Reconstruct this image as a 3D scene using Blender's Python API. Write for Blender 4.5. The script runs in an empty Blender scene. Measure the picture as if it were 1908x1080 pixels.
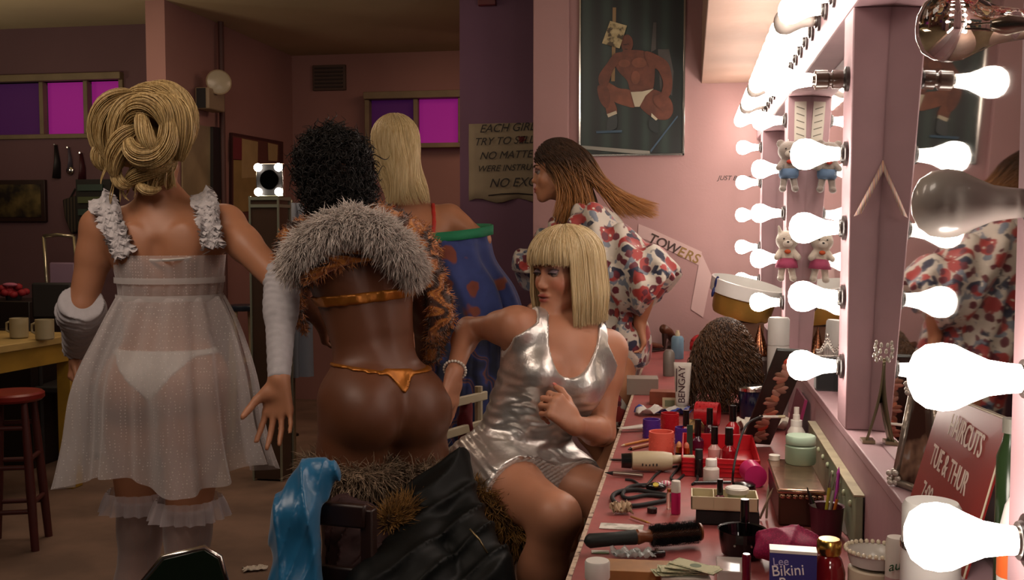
import bpy, bmesh, math, random
import numpy as np
from mathutils import Vector, Matrix
sc = bpy.context.scene
C = sc.collection
random.seed(7); rng = np.random.default_rng(7)
# ------------------------------------------------------------------ camera
FPX = 1900.0; CAMZ = 1.30
YAW = math.atan(331/1900.0); PIT = math.atan(110/1900.0)
sy, cy, sp, cp = math.sin(YAW), math.cos(YAW), math.sin(PIT), math.cos(PIT)
CF = np.array([-sy*cp, cy*cp, -sp]); CR = np.array([cy, sy, 0.0]); CU = np.array([-sy*sp, cy*sp, cp])
CC = np.array([0, 0, CAMZ])
cam = bpy.data.objects.new('camera', bpy.data.cameras.new('camera')); C.objects.link(cam)
cam.data.sensor_width = 36.0; cam.data.lens = 36*FPX/1908; cam.data.clip_start = .02
mw = Matrix.Identity(4)
for i in range(3):
    mw[i][0] = CR[i]; mw[i][1] = CU[i]; mw[i][2] = -CF[i]; mw[i][3] = CC[i]
cam.matrix_world = mw
sc.camera = cam
# ------------------------------------------------------------------ exposure, world
sc.view_settings.view_transform = 'Standard'; sc.view_settings.look = 'None'
sc.view_settings.gamma = 1.0; sc.view_settings.exposure = 0.0; sc.view_settings.use_curve_mapping = False
w = bpy.data.worlds.new('dim_room'); sc.world = w; w.use_nodes = True
w.node_tree.nodes['Background'].inputs[0].default_value = (.75, .62, .58, 1)
w.node_tree.nodes['Background'].inputs[1].default_value = .022
cs = sc.cycles
cs.max_bounces = 8; cs.diffuse_bounces = 3; cs.glossy_bounces = 4; cs.transmission_bounces = 6; cs.transparent_max_bounces = 16
cs.sample_clamp_indirect = 4.0; cs.blur_glossy = 1.0; cs.use_adaptive_sampling = True
BULB_E = 22.0
def lamp(name, typ, loc, energy, color, size=.5, rot=None, sizey=None, target=None, blend=.6, angle=1.2):
    l = bpy.data.lights.new(name, typ); l.energy = energy; l.color = color
    if typ == 'AREA':
        l.size = size
        if sizey: l.shape = 'RECTANGLE'; l.size_y = sizey
    elif typ == 'SPOT': l.spot_size = angle; l.spot_blend = blend; l.shadow_soft_size = size
    else: l.shadow_soft_size = size
    o = bpy.data.objects.new(name, l); C.objects.link(o); o.location = loc
    if target is not None:
        o.rotation_euler = (Vector(target)-Vector(loc)).to_track_quat('-Z', 'Y').to_euler()
    return o
# unseen lamps of the dressing room, some of them added as fill
lamp('ceiling_light_over_dancers', 'AREA', (-1.5, 1.6, 2.55), 15, (1, .80, .66), .9, target=(-1.2, 3.0, 1.0))  # added key light for the people, no fixture in view
lamp('ceiling_light_over_counter', 'AREA', (-.75, .75, 2.5), 7, (1, .84, .70), .6, target=(-.35, 2.5, .9))  # added to brighten the seated woman and the counter
lamp('ceiling_light_back_room', 'AREA', (-2.6, 4.3, 2.55), 13, (1, .74, .55), 1.0, target=(-2.5, 4.6, 0))
lamp('uplighter_left_bay', 'AREA', (-4.7, 4.7, 1.95), 5, (1, .86, .62), .35, target=(-4.3, 5.0, 3.0))  # added upward fill for the bay ceiling, unseen
lamp('uplighter_back_room', 'AREA', (-3.55, 4.3, 1.9), 5, (1, .80, .56), .3, target=(-3.0, 5.6, 3.0))  # second added upward fill, brightens the back room ceiling
lamp('ceiling_light_far_corner', 'AREA', (-1.2, 6.2, 2.5), 9, (1, .62, .42), .8, target=(-1.5, 6.6, 0))

# ------------------------------------------------------------------ pixel helpers (places measured on the photograph)
def ray(x, y): return CF + CR*(x-954)/FPX + CU*(540-y)/FPX
def P(x, y, d): return CC + ray(x, y)*d
def PL(x, y, a, v):
    q = ray(x, y); return CC + q*((v-CC[a])/q[a])
DZ = .75
local_of = lambda t: np.array(t.location)
def D(x, y, z=DZ): return PL(x, y, 2, z)          # a point on the counter top
def V(*a): return np.array(a, float)
def nrm(a):
    a = np.asarray(a, float); n = np.linalg.norm(a); return a/n if n > 1e-12 else a
def lerp(a, b, t): return a+(b-a)*t
# ------------------------------------------------------------------ materials
MATS = {}
def srgb(h):
    if isinstance(h, str):
        h = h.lstrip('#'); c = [int(h[i:i+2], 16)/255 for i in (0, 2, 4)]
        return tuple(((x+.055)/1.055)**2.4 if x > .04045 else x/12.92 for x in c)
    return tuple(h[:3])
def mat(name, col=(.8, .8, .8), rough=.5, metal=0, bump=0, bscale=60, var=0, vscale=8, trans=0, alpha=1, emit=None, estr=0, sheen=0, coat=0, sub=0, spec=.5, col2=None, bdist=.002):
    if name in MATS: return MATS[name]
    m = bpy.data.materials.new(name); MATS[name] = m; m.use_nodes = True
    nt = m.node_tree; N = nt.nodes; L = nt.links; b = N['Principled BSDF']
    c = srgb(col); b.inputs['Base Color'].default_value = (*c, 1)
    b.inputs['Roughness'].default_value = rough; b.inputs['Metallic'].default_value = metal
    b.inputs['Transmission Weight'].default_value = trans; b.inputs['Alpha'].default_value = alpha
    b.inputs['Sheen Weight'].default_value = sheen; b.inputs['Coat Weight'].default_value = coat
    b.inputs['Specular IOR Level'].default_value = spec
    if sub:
        b.inputs['Subsurface Weight'].default_value = sub; b.inputs['Subsurface Radius'].default_value = (.012, .005, .003); b.inputs['Subsurface Scale'].default_value = 1
    if emit: b.inputs['Emission Color'].default_value = (*srgb(emit), 1); b.inputs['Emission Strength'].default_value = estr
    if var or col2:
        tc = N.new('ShaderNodeTexCoord'); n = N.new('ShaderNodeTexNoise'); n.inputs['Scale'].default_value = vscale; n.inputs['Detail'].default_value = 5
        L.new(tc.outputs['Object'], n.inputs['Vector'])
        r = N.new('ShaderNodeValToRGB'); L.new(n.outputs['Fac'], r.inputs[0]); L.new(r.outputs[0], b.inputs['Base Color'])
        d = srgb(col2) if col2 else tuple(x*(1-var) for x in c)
        r.color_ramp.elements[0].position = .35; r.color_ramp.elements[1].position = .65
        r.color_ramp.elements[0].color = (*d, 1); r.color_ramp.elements[1].color = (*c, 1)
    if bump:
        tc = N.new('ShaderNodeTexCoord'); n = N.new('ShaderNodeTexNoise'); n.inputs['Scale'].default_value = bscale; n.inputs['Detail'].default_value = 4
        L.new(tc.outputs['Object'], n.inputs['Vector'])
        bp = N.new('ShaderNodeBump'); bp.inputs['Strength'].default_value = bump; bp.inputs['Distance'].default_value = bdist
        L.new(n.outputs['Fac'], bp.inputs['Height']); L.new(bp.outputs[0], b.inputs['Normal'])
    return m
def ramp_mat(name, kind, stops, scale=10, rough=.5, metal=0, stretch=(1, 1, 1), bump=0, distort=0, sheen=0, const=False, rand=1.0, alpha=1, rot=(0, 0, 0)):
    """procedural pattern: kind noise / voronoi / wave"""
    if name in MATS: return MATS[name]
    m = bpy.data.materials.new(name); MATS[name] = m; m.use_nodes = True
    nt = m.node_tree; N = nt.nodes; L = nt.links; b = N['Principled BSDF']
    b.inputs['Roughness'].default_value = rough; b.inputs['Metallic'].default_value = metal; b.inputs['Sheen Weight'].default_value = sheen; b.inputs['Alpha'].default_value = alpha
    tc = N.new('ShaderNodeTexCoord'); mp = N.new('ShaderNodeMapping'); mp.inputs['Scale'].default_value = stretch; mp.inputs['Rotation'].default_value = rot
    L.new(tc.outputs['Object'], mp.inputs[0]); vec = mp.outputs[0]
    if distort:
        n = N.new('ShaderNodeTexNoise'); n.inputs['Scale'].default_value = scale*1.3; L.new(vec, n.inputs['Vector'])
        mx = N.new('ShaderNodeVectorMath'); mx.operation = 'MULTIPLY_ADD'; mx.inputs[1].default_value = (distort,)*3
        L.new(n.outputs['Color'], mx.inputs[0]); L.new(vec, mx.inputs[2]); vec = mx.outputs[0]
    if kind == 'noise':
        t = N.new('ShaderNodeTexNoise'); t.inputs['Scale'].default_value = scale; t.inputs['Detail'].default_value = 3; out = t.outputs['Fac']
    elif kind == 'voronoi':
        t = N.new('ShaderNodeTexVoronoi'); t.inputs['Scale'].default_value = scale; t.inputs['Randomness'].default_value = rand; out = t.outputs['Distance']
    else:
        t = N.new('ShaderNodeTexWave'); t.inputs['Scale'].default_value = scale; t.inputs['Distortion'].default_value = 2 if distort else 0; out = t.outputs['Fac']
    L.new(vec, t.inputs['Vector'])
    r = N.new('ShaderNodeValToRGB'); L.new(out, r.inputs[0]); L.new(r.outputs[0], b.inputs['Base Color'])
    if const: r.color_ramp.interpolation = 'CONSTANT'
    e = r.color_ramp.elements
    while len(e) > 1: e.remove(e[-1])
    e[0].position = stops[0][0]; e[0].color = (*srgb(stops[0][1]), 1)
    for p, c in stops[1:]:
        k = e.new(p); k.color = (*srgb(c), 1)
    if bump:
        bp = N.new('ShaderNodeBump'); bp.inputs['Strength'].default_value = bump; bp.inputs['Distance'].default_value = .003
        L.new(out, bp.inputs['Height']); L.new(bp.outputs[0], b.inputs['Normal'])
    return m
# ------------------------------------------------------------------ mesh builder
class MB:
    def __init__(s): s.v = []; s.f = []; s.mi = []; s.cur = 0; s.M = None
    def pt(s, p):
        if s.M is not None:
            q = s.M @ Vector(p); p = (q.x, q.y, q.z)
        s.v.append(tuple(float(c) for c in p)); return len(s.v)-1
    def face(s, idx): s.f.append(tuple(idx)); s.mi.append(s.cur)
    def box(s, c, size, rot=None):
        hx, hy, hz = [a/2 for a in size]; k = []
        R = rot if rot is not None else Matrix.Identity(3)
        for dx, dy, dz in ((-1,-1,-1),(1,-1,-1),(1,1,-1),(-1,1,-1),(-1,-1,1),(1,-1,1),(1,1,1),(-1,1,1)):
            q = R @ Vector((dx*hx, dy*hy, dz*hz)); k.append(s.pt((c[0]+q.x, c[1]+q.y, c[2]+q.z)))
        for q in ((0,3,2,1),(4,5,6,7),(0,1,5,4),(1,2,6,5),(2,3,7,6),(3,0,4,7)): s.face([k[i] for i in q])
        return s
    def bb(s, lo, hi): return s.box([(a+b)/2 for a, b in zip(lo, hi)], [abs(b-a) for a, b in zip(lo, hi)])
    def rings(s, rings, closed=True, cap=True):
        """rings: list of lists of points"""
        ids = [[s.pt(p) for p in r] for r in rings]; n = len(ids[0])
        for a, b in zip(ids[:-1], ids[1:]):
            for i in range(n if closed else n-1):
                j = (i+1) % n; s.face((a[i], a[j], b[j], b[i]))
        if cap and closed: s.face(ids[0][::-1]); s.face(ids[-1])
        return s
    def lathe(s, prof, c=(0,0,0), axis=(0,0,1), n=24, cap=True, sx=1, sy=1):
        """prof: list of (r, h)"""
        ax = nrm(axis); t = np.array([1,0,0]) if abs(ax[0]) < .9 else np.array([0,1,0])
        u = nrm(np.cross(ax, t)); v = np.cross(ax, u); c = np.asarray(c, float)
        if abs(ax[2]) > .99: u, v = np.array([1,0,0.]), np.array([0,1.*np.sign(ax[2]),0])
        R = []
        for r, h in prof:
            r = max(r, 1e-5)
            R.append([c+ax*h+u*r*sx*math.cos(2*math.pi*i/n)+v*r*sy*math.sin(2*math.pi*i/n) for i in range(n)])
        return s.rings(R, True, cap)
    def cyl(s, a, b, ra, rb=None, n=16):
        a = np.asarray(a, float); b = np.asarray(b, float); h = np.linalg.norm(b-a)
        return s.lathe([(ra, 0), (ra if rb is None else rb, h)], a, b-a, n)
    def tube(s, pts, r, n=8, flat=1.0, cap=True):
        pts = [np.asarray(p, float) for p in pts]; m = len(pts)
        rr = r if hasattr(r, '__len__') else [r]*m
        T = [nrm(pts[min(i+1, m-1)]-pts[max(i-1, 0)]) for i in range(m)]
        u = nrm(np.cross(T[0], [0, 0, 1]));
        if np.linalg.norm(np.cross(T[0], [0, 0, 1])) < .05: u = nrm(np.cross(T[0], [1, 0, 0]))
        R = []
        for i in range(m):
            u = nrm(u-T[i]*np.dot(u, T[i])); v = np.cross(T[i], u)
            R.append([pts[i]+(u*math.cos(2*math.pi*k/n)+v*math.sin(2*math.pi*k/n)*flat)*rr[i] for k in range(n)])
        return s.rings(R, True, cap)
    def ell(s, c, r, n=16, m=10, rot=None):
        if not hasattr(r, '__len__'): r = (r, r, r)
        R = []
        for j in range(m+1):
            th = -math.pi/2+math.pi*j/m; ring = []
            for i in range(n):
                q = Vector((r[0]*max(math.cos(th), 1e-4)*math.cos(2*math.pi*i/n), r[1]*max(math.cos(th), 1e-4)*math.sin(2*math.pi*i/n), r[2]*math.sin(th)))
                if rot is not None: q = rot @ q
                ring.append((c[0]+q.x, c[1]+q.y, c[2]+q.z))
            R.append(ring)
        return s.rings(R, True, True)
    def prism(s, poly, o, u, v, th):
        """flat polygon poly (2-D) placed at o with axes u, v and thickness th along u x v"""
        o = np.asarray(o, float); u = np.asarray(u, float); v = np.asarray(v, float); w_ = nrm(np.cross(u, v))*th
        a = [s.pt(o+u*x+v*y) for x, y in poly]; b = [s.pt(o+u*x+v*y+w_) for x, y in poly]
        s.face(a[::-1]); s.face(b)
        for i in range(len(a)):
            j = (i+1) % len(a); s.face((a[i], a[j], b[j], b[i]))
        return s
    def sheet(s, G, th=0):
        """grid of points, optional thickness is given by a solidify modifier at build"""
        ids = [[s.pt(p) for p in r] for r in G]
        for a, b in zip(ids[:-1], ids[1:]):
            for i in range(len(a)-1): s.face((a[i], a[i+1], b[i+1], b[i]))
        return s
    def build(s, name, m=None, parent=None, world=False, smooth=None, bevel=0, solid=0, sub=0, seg=2):
        me = bpy.data.meshes.new(name); V_ = s.v
        if world and parent is not None:
            off = [0, 0, 0]; q = parent
            while q is not None:
                off = [a+b for a, b in zip(off, q.location)]; q = q.parent
            V_ = [(x-off[0], y-off[1], z-off[2]) for x, y, z in V_]
        me.from_pydata(V_, [], s.f); me.validate(verbose=False)
        bm = bmesh.new(); bm.from_mesh(me); bmesh.ops.recalc_face_normals(bm, faces=bm.faces); bm.to_mesh(me); bm.free()
        ms = m if isinstance(m, (list, tuple)) else [m]
        for x in ms:
            if x: me.materials.append(x)
        if len(ms) > 1 and len(me.polygons) == len(s.mi):
            me.polygons.foreach_set('material_index', s.mi)
        o = bpy.data.objects.new(name, me); C.objects.link(o)
        if parent is not None: o.parent = parent
        if smooth is None or smooth: smooth_ang(me, 40 if smooth is None else 180)
        if solid: md = o.modifiers.new('solid', 'SOLIDIFY'); md.thickness = solid; md.offset = 0
        if bevel: md = o.modifiers.new('bevel', 'BEVEL'); md.width = bevel; md.segments = seg; md.limit_method = 'ANGLE'
        if sub: md = o.modifiers.new('sub', 'SUBSURF'); md.levels = sub; md.render_levels = sub
        return o
def smooth_ang(me, deg):
    me.polygons.foreach_set('use_smooth', [True]*len(me.polygons))
    if deg < 180:
        bm = bmesh.new(); bm.from_mesh(me); lim = math.radians(deg)
        for e in bm.edges:
            e.smooth = not (len(e.link_faces) != 2 or e.calc_face_angle(0) > lim)
        bm.to_mesh(me); bm.free()
def tag(o, label, cat, group=None, kind=None):
    o['label'] = label; o['category'] = cat
    if group: o['group'] = group
    if kind: o['kind'] = kind
    return o
def thing(name, label, cat, loc=(0, 0, 0), rz=0, group=None, rot=None):
    o = bpy.data.objects.new(name, None); C.objects.link(o); o.location = tuple(float(a) for a in loc)
    o.rotation_euler = rot if rot is not None else (0, 0, rz); o.empty_display_size = .05
    return tag(o, label, cat, group)
def struct(o): o['kind'] = 'structure'; return o
def dup(root, loc=None, rz=None, label=None, group=None, scale=None, rot=None):
    r = root.copy(); C.objects.link(r)
    if loc is not None: r.location = tuple(float(a) for a in loc)
    if rz is not None: r.rotation_euler = (0, 0, rz)
    if rot is not None: r.rotation_euler = rot
    if scale: r.scale = (scale,)*3
    if label: r['label'] = label
    if group: r['group'] = group
    def rec(src, dst):
        for ch in list(KIDS.get(src.name, ())):
            c = ch.copy(); C.objects.link(c); c.parent = dst; rec(ch, c)
    KIDS = {}
    for o in bpy.data.objects:
        if o.parent is not None: KIDS.setdefault(o.parent.name, []).append(o)
    rec(root, r)
    return r
def text(name, s, m, parent, size, loc, xdir, ydir, ext=.0004, shear=0, align='LEFT', world=True, sx=1.0, spacing=1.0, bold=0.0):
    cu = bpy.data.curves.new(name, 'FONT'); cu.body = s; cu.size = size; cu.extrude = ext; cu.shear = shear; cu.align_x = align
    cu.space_character = spacing; cu.offset = bold; cu.materials.append(m)
    oc = bpy.data.objects.new(name+'_src', cu); C.objects.link(oc); bpy.context.view_layer.update()
    me = bpy.data.meshes.new_from_object(oc.evaluated_get(bpy.context.evaluated_depsgraph_get())); me.name = name; bpy.data.objects.remove(oc)
    if not me.materials: me.materials.append(m)
    o = bpy.data.objects.new(name, me); C.objects.link(o)
    x = nrm(xdir); z = nrm(np.cross(x, ydir)); y = np.cross(z, x)
    M = Matrix.Identity(4)
    for i in range(3): M[i][0] = x[i]*sx; M[i][1] = y[i]; M[i][2] = z[i]; M[i][3] = loc[i]
    if parent is not None:
        o.parent = parent
        if world: M = parent_world(parent).inverted() @ M
    o.matrix_local = M
    return o
def parent_world(p):
    M = Matrix.Translation(p.location) @ p.rotation_euler.to_matrix().to_4x4()
    return (parent_world(p.parent) @ M) if p.parent else M
# ================================================================== ROOM
pinkw = mat('pink_painted_wall', '#ac8684', .75, bump=.25, bscale=90, var=.10, vscale=2.2)
pinkf = mat('pink_painted_wood', '#b08c92', .55, bump=.2, bscale=40, var=.14, vscale=6)
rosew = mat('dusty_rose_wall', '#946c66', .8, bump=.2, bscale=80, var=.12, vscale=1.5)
purpw = mat('dull_purple_wall', '#6c4c62', .8, bump=.2, bscale=60, var=.15, vscale=1.8)
ceilm = mat('beige_ceiling_plaster', '#b8a684', .9, bump=.3, bscale=50, var=.15, vscale=1.2)
floorm = mat('worn_brown_concrete', '#7d6555', .7, bump=.3, bscale=25, var=.38, vscale=3.5)
tancei = mat('tan_soffit_plaster', '#a98a7a', .7, bump=.35, bscale=14, var=.16, vscale=3, bdist=.004)
def sbox(name, lo, hi, m, bevel=0): return struct(MB().bb(lo, hi).build(name, m, bevel=bevel))
YB = 4.88; CZ_ = 2.63; XM = .30                        # poster wall, ceiling height, front face of the vanity posts
sbox('floor', (-7, -2.5, -.08), (2.2, 8.2, 0), floorm)
sbox('ceiling', (-7, -2.5, CZ_), (2.2, 8.2, CZ_+.1), ceilm)
sbox('wall_poster', (-.742, YB, 0), (1.4, YB+.14, CZ_), pinkw)
sbox('trim_1', (-.742, YB-.035, 0), (-.572, YB, CZ_), pinkw, .004)      # shallow pier at its edge
sbox('wall_vanity', (.47, -1.2, 0), (.58, YB, CZ_), pinkw)
sbox('wall_sign', (PL(857, 300, 1, 5.35)[0], 5.35, 0), (1.3, 5.47, CZ_), purpw)
sbox('wall_back', (-3.3, 7.45, 0), (1.3, 7.6, CZ_), rosew)
sbox('wall_left_side', (-3.12, 5.535, 0), (-3.0, 7.45, CZ_), rosew)
# far wall of the left bay, with window opening
yl = 6.15
wl0, wl1 = PL(-60, 200, 1, yl)[0], PL(232, 200, 1, yl)[0]
wz0, wz1 = PL(100, 250, 1, yl)[2], PL(100, 152, 1, yl)[2]
m = MB()
for lo, hi in (((-7, yl, 0), (wl0, yl+.15, CZ_)), ((wl1, yl, 0), (-3.12, yl+.15, CZ_)), ((wl0, yl, 0), (wl1, yl+.15, wz0)), ((wl0, yl, wz1), (wl1, yl+.15, CZ_))): m.bb(lo, hi)
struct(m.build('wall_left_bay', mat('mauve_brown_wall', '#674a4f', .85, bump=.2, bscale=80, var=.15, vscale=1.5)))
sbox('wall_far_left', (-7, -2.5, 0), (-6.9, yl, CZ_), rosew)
sbox('soffit_ceiling', (.045, .2, 1.985), (.47, YB, 2.30), tancei, .004)
bpy.data.objects['soffit_ceiling'].name = 'ceiling_soffit'
winf = mat('dark_window_frame', '#4b3f38', .6); trimg = mat('olive_window_trim', '#7b6a50', .6, var=.2)
paper_on = mat('lit_magenta_curtain', '#90207e', .8, emit='#8c1a78', estr=.45, bump=.4, bscale=30)
paper_dim = mat('dim_purple_curtain', '#4a2050', .8, emit='#48105a', estr=.16, bump=.4, bscale=30)
def window(n, x0, x1, z0, z1, y, panes, th=.03):
    r = bpy.data.objects.new('window_%d' % n, None); C.objects.link(r); struct(r)
    f = MB(); f.bb((x0, y-.02, z0-th), (x1, y+.05, z0)); f.bb((x0, y-.05, z1), (x1, y+.05, z1+th*1.5))
    f.bb((x0, y-.02, z0), (x0+th, y+.05, z1)); f.bb((x1-th, y-.02, z0), (x1, y+.05, z1))
    for a, b, on in panes[:-1]: f.bb((x0+(x1-x0)*b-th/2, y-.01, z0), (x0+(x1-x0)*b+th/2, y+.04, z1))
    f.build('window_frame', trimg, r, bevel=.004)
    for a, b, on in panes:
        MB().bb((x0+(x1-x0)*a+th*.4, y+.05, z0), (x0+(x1-x0)*b-th*.4, y+.056, z1)).build('curtain', paper_on if on else paper_dim, r)
window(1, wl0, wl1, wz0, wz1, yl, [(0, .48, 0), (.48, .76, 1), (.76, 1, 1)])
a = PL(688, 270, 1, 7.45); b = PL(858, 185, 1, 7.45)
window(2, a[0], b[0]+.04, a[2], b[2], 7.36, [(0, .52, 0), (.52, 1, 1)], .035)
# boxed beam and pipe, air vent, exit sign
m = MB(); pp = PL(411, 200, 0, -2.97); m.cyl((-2.96, pp[1], 0), (-2.96, pp[1], CZ_), .018); struct(m.build('wall_pipe', mat('brown_pipe', '#4a2c28', .6)))
bpy.data.objects['wall_pipe'].name = 'trim_2'
t = thing('air_vent', 'dark slatted air vent grille high on the far rose wall', 'air vent', (PL(614, 145, 1, 7.44)))
m = MB(); m.box((0, 0, 0), (.26, .03, .19)); m.build('frame', mat('vent_brown', '#4d3b30', .6), t, bevel=.004)
for k in range(6): MB().box((0, -.02, -.07+k*.028), (.22, .012, .012)).build('slat', mat('vent_slat', '#2e221c', .6), t)
t = thing('exit_box', 'small dark red box on the purple wall near the ceiling', 'exit sign', PL(908, 2, 1, 5.335))
MB().box((0, 0, .015), (.095, .04, .08)).build('case', mat('dark_red_plastic', '#5a1118', .4), t, bevel=.004)
# ================================================================== VANITY
glassm = bpy.data.materials.new('mirror_glass'); glassm.use_nodes = True
b_ = glassm.node_tree.nodes['Principled BSDF']; b_.inputs['Metallic'].default_value = 1; b_.inputs['Roughness'].default_value = .025; b_.inputs['Base Color'].default_value = (.74, .73, .72, 1)
bulb_on = bpy.data.materials.new('lit_bulb'); bulb_on.use_nodes = True
nt = bulb_on.node_tree; nt.nodes.clear(); e_ = nt.nodes.new('ShaderNodeEmission'); e_.inputs[0].default_value = (1, .88, .76, 1); e_.inputs[1].default_value = BULB_E
oo = nt.nodes.new('ShaderNodeOutputMaterial'); nt.links.new(e_.outputs[0], oo.inputs[0])
bulb_off = mat('frosted_glass_bulb', '#cfc6be', .3, trans=.2, spec=.6, coat=.5)
bulb_clear = mat('clear_glass_bulb', '#f4efe8', .02, trans=1, spec=.5)
sock = mat('dark_bakelite_socket', '#2c2220', .35); brass = mat('dull_brass', '#8c7a52', .3, metal=1)
screw = mat('steel_screw_cap', '#b9b4aa', .25, metal=1)
POSTS = [(.96, .06), (2.09, .055), (3.39, .055), (4.53, .055)]    # centre Y, half width
MZ = {0: (.40, .37)}
BP = [(.0125, 0), (.0135, .012), (.0160, .030), (.0225, .047), (.0290, .062), (.0305, .074), (.0285, .088), (.0215, .099), (.011, .1045), (.002, .106)]
def bulb_at(x, y, z, lbl, mt, grp, ext=0, ax=(-1, 0, 0), sc_=1.0):
    t = thing('light_bulb', lbl, 'light bulb', (x, y, z), group=grp)
    ax = np.array(ax, float)
    MB().lathe([(.024, 0), (.024, .006), (.018, .008), (.017, .008+.004)], (0, 0, 0), ax, 20).build('socket', sock, t)
    if ext:
        MB().lathe([(.016, .008), (.018, .014), (.018, .03), (.0135, .032), (.0135, .036), (.019, .04), (.019, .062), (.015, .064)], (0, 0, 0), ax, 20).build('socket_extender', mat('brown_bakelite', '#4a352b', .3, coat=.5), t)
    MB().lathe([(.0122, .006+ext), (.0122, .018+ext)], (0, 0, 0), ax, 16).build('screw_cap', screw, t)
    MB().lathe([(r*sc_, h*sc_*.88+.014+ext) for r, h in BP], (0, 0, 0), ax, 24).build('glass', mt, t, smooth=True)
    if mt is bulb_clear:
        MB().lathe([(.004, .02), (.006, .035), (.003, .05)], (0, 0, 0), ax, 10).tube([(ax[0]*.05, -.01, .0), (ax[0]*.07, -.006, 0), (ax[0]*.07, .006, 0), (ax[0]*.05, .01, 0)], .0006, 5).build('filament', screw, t)
    return t
ZL = .916                                                # ledge height
MT, MBOT = 1.722, ZL                                     # mirror top / bottom
def mx(z): return .354+(z-1.30)*.032
prev = None
for i, (yc, hw) in enumerate(POSTS):
    top = 1.722
    o = struct(MB().bb((XM, yc-hw, ZL), (.47, yc+hw, top)).build('vanity_post', pinkf, bevel=.003)); o.name = 'trim_%d' % (3+i)
    y1 = POSTS[i+1][0]-POSTS[i+1][1] if i+1 < len(POSTS) else YB
    y0 = yc+hw
    t = thing('wall_mirror', ['large vanity mirror nearest the red lettered sign', 'vanity mirror with clipped paper strips on its post', 'vanity mirror behind the teddy bears', 'short last vanity mirror beside the poster wall'][i], 'mirror', (.4, (y0+y1)/2, ZL))
    g = MB(); a = [(mx(MBOT), y0+.002, MBOT+.002), (mx(MBOT), y1-.002, MBOT+.002), (mx(MT), y1-.002, MT-.002), (mx(MT), y0+.002, MT-.002)]
    ids = [g.pt(p) for p in a]+[g.pt((p[0]+.005, p[1], p[2])) for p in a]
    for q in ((0,1,2,3), (7,6,5,4), (0,4,5,1), (1,5,6,2), (2,6,7,3), (3,7,4,0)): g.face([ids[k] for k in q])
    g.build('glass', glassm, t, world=True)
    bk = MB()
    ids = [bk.pt((p[0]+.006, p[1], p[2])) for p in a]+[bk.pt((p[0]+.018, p[1], p[2])) for p in a]
    for q in ((0,1,2,3), (7,6,5,4), (0,4,5,1), (1,5,6,2), (2,6,7,3), (3,7,4,0)): bk.face([ids[k] for k in q])
    bk.build('backing', mat('brown_board', '#5b4434', .8), t, world=True)
g0 = MB().bb((.33, -.5, ZL), (.345, POSTS[0][0]-POSTS[0][1], MT))
t = thing('wall_mirror', 'vanity mirror strip beside the viewer', 'mirror', (.38, .3, ZL)); 
MB().bb((.385, -.5, ZL+.01), (.39, POSTS[0][0]-POSTS[0][1]-.01, MT-.02)).build('glass', glassm, t, world=True)
# header box over the mirrors, ledge and apron under them
o = sbox('vanity_header', (XM, -.5, 1.722), (.47, YB, 1.90), pinkf, .003); o.name = 'trim_7'
o = sbox('vanity_ledge', (XM, -.5, .898), (.47, YB, ZL), pinkf, .002); o.name = 'trim_8'
o = sbox('vanity_apron', (XM+.002, -.5, .74), (.47, YB, .898), pinkf); o.name = 'trim_9'
# post bulbs
zs0 = [1.477, 1.324, 1.171, 1.027]; zs1 = [1.594, 1.450, 1.306, 1.171, 1.034]
place = ['post nearest the viewer', 'post with the paper strips', 'post with the teddy bears', 'last post by the poster wall']
ordn = ['top', 'second', 'third', 'fourth', 'fifth']
for i, zz in enumerate([zs0, zs1, [1.652, 1.498, 1.357, 1.211, 1.07], [1.658, 1.508, 1.369, 1.231, 1.09]]):
    for k, z in enumerate(zz):
        mt = bulb_on; ds = 'lit bulb, %s one down the %s' % (ordn[k], place[i])
        if i == 0 and k == 0: mt = bulb_clear; ds = 'unlit clear glass bulb at the top of the nearest post'
        if i == 0 and k == 1: mt = bulb_off; ds = 'unlit frosted bulb below the clear one on the nearest post'
        ext = .055 if (i == 1 and k == 0) else 0
        if ext: ds = 'lit bulb on a dark socket extender atop the paper strip post'
        bulb_at(XM, POSTS[i][0]-.01, z, ds, mt, None, ext)
# header bulbs
nh = 26; ORD = 'first second third fourth fifth sixth seventh eighth ninth tenth eleventh twelfth thirteenth fourteenth fifteenth sixteenth seventeenth eighteenth nineteenth twentieth twenty-first twenty-second twenty-third twenty-fourth twenty-fifth twenty-sixth'.split()
for k in range(nh):
    y = YB-.115-k*.13
    if y < 1.95: break
    off = k in (4, 8, 17)
    bulb_at(XM, y, 1.80, '%s bulb on the mirror header, %s from the poster wall' % ('unlit frosted' if off else 'lit', ORD[k]), bulb_off if off else bulb_on, 'overhead header bulbs')
# ------------------------------------------------------------------ counter
redlam = mat('worn_red_laminate', '#a55654', .42, bump=.12, bscale=50, var=.30, vscale=9)
t = thing('counter', 'long narrow dressing counter with worn red top and pale edge', 'counter', (.05, 2.6, .70))
MB().bb((-.180, -.6, .725), (.302, 4.72, .75)).build('counter_top', redlam, t, world=True)
MB().bb((-.1875, -.6, .715), (-.1795, 4.72, .7515)).build('edge_strip', ramp_mat('chipped_cream_edge', 'noise', [(.35, '#4b2f28'), (.45, '#b9a08a'), (.7, '#cdb8a2')], 60, .6), t, world=True)
MB().bb((-.02, -.6, .66), (-.005, 4.70, .725)).build('apron', mat('dark_apron_wood', '#3a211b', .6), t, world=True)
for y in (-.5, 1.2, 3.0, 4.6): MB().bb((-.15, y, 0), (-.09, y+.06, .715)).build('leg', mat('dark_apron_wood', '#3a211b', .6), t, world=True)
for y in (-.5, 1.2, 3.0, 4.6): MB().bb((.22, y, 0), (.28, y+.06, .725)).build('leg', mat('dark_apron_wood', '#3a211b', .6), t, world=True)
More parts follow.
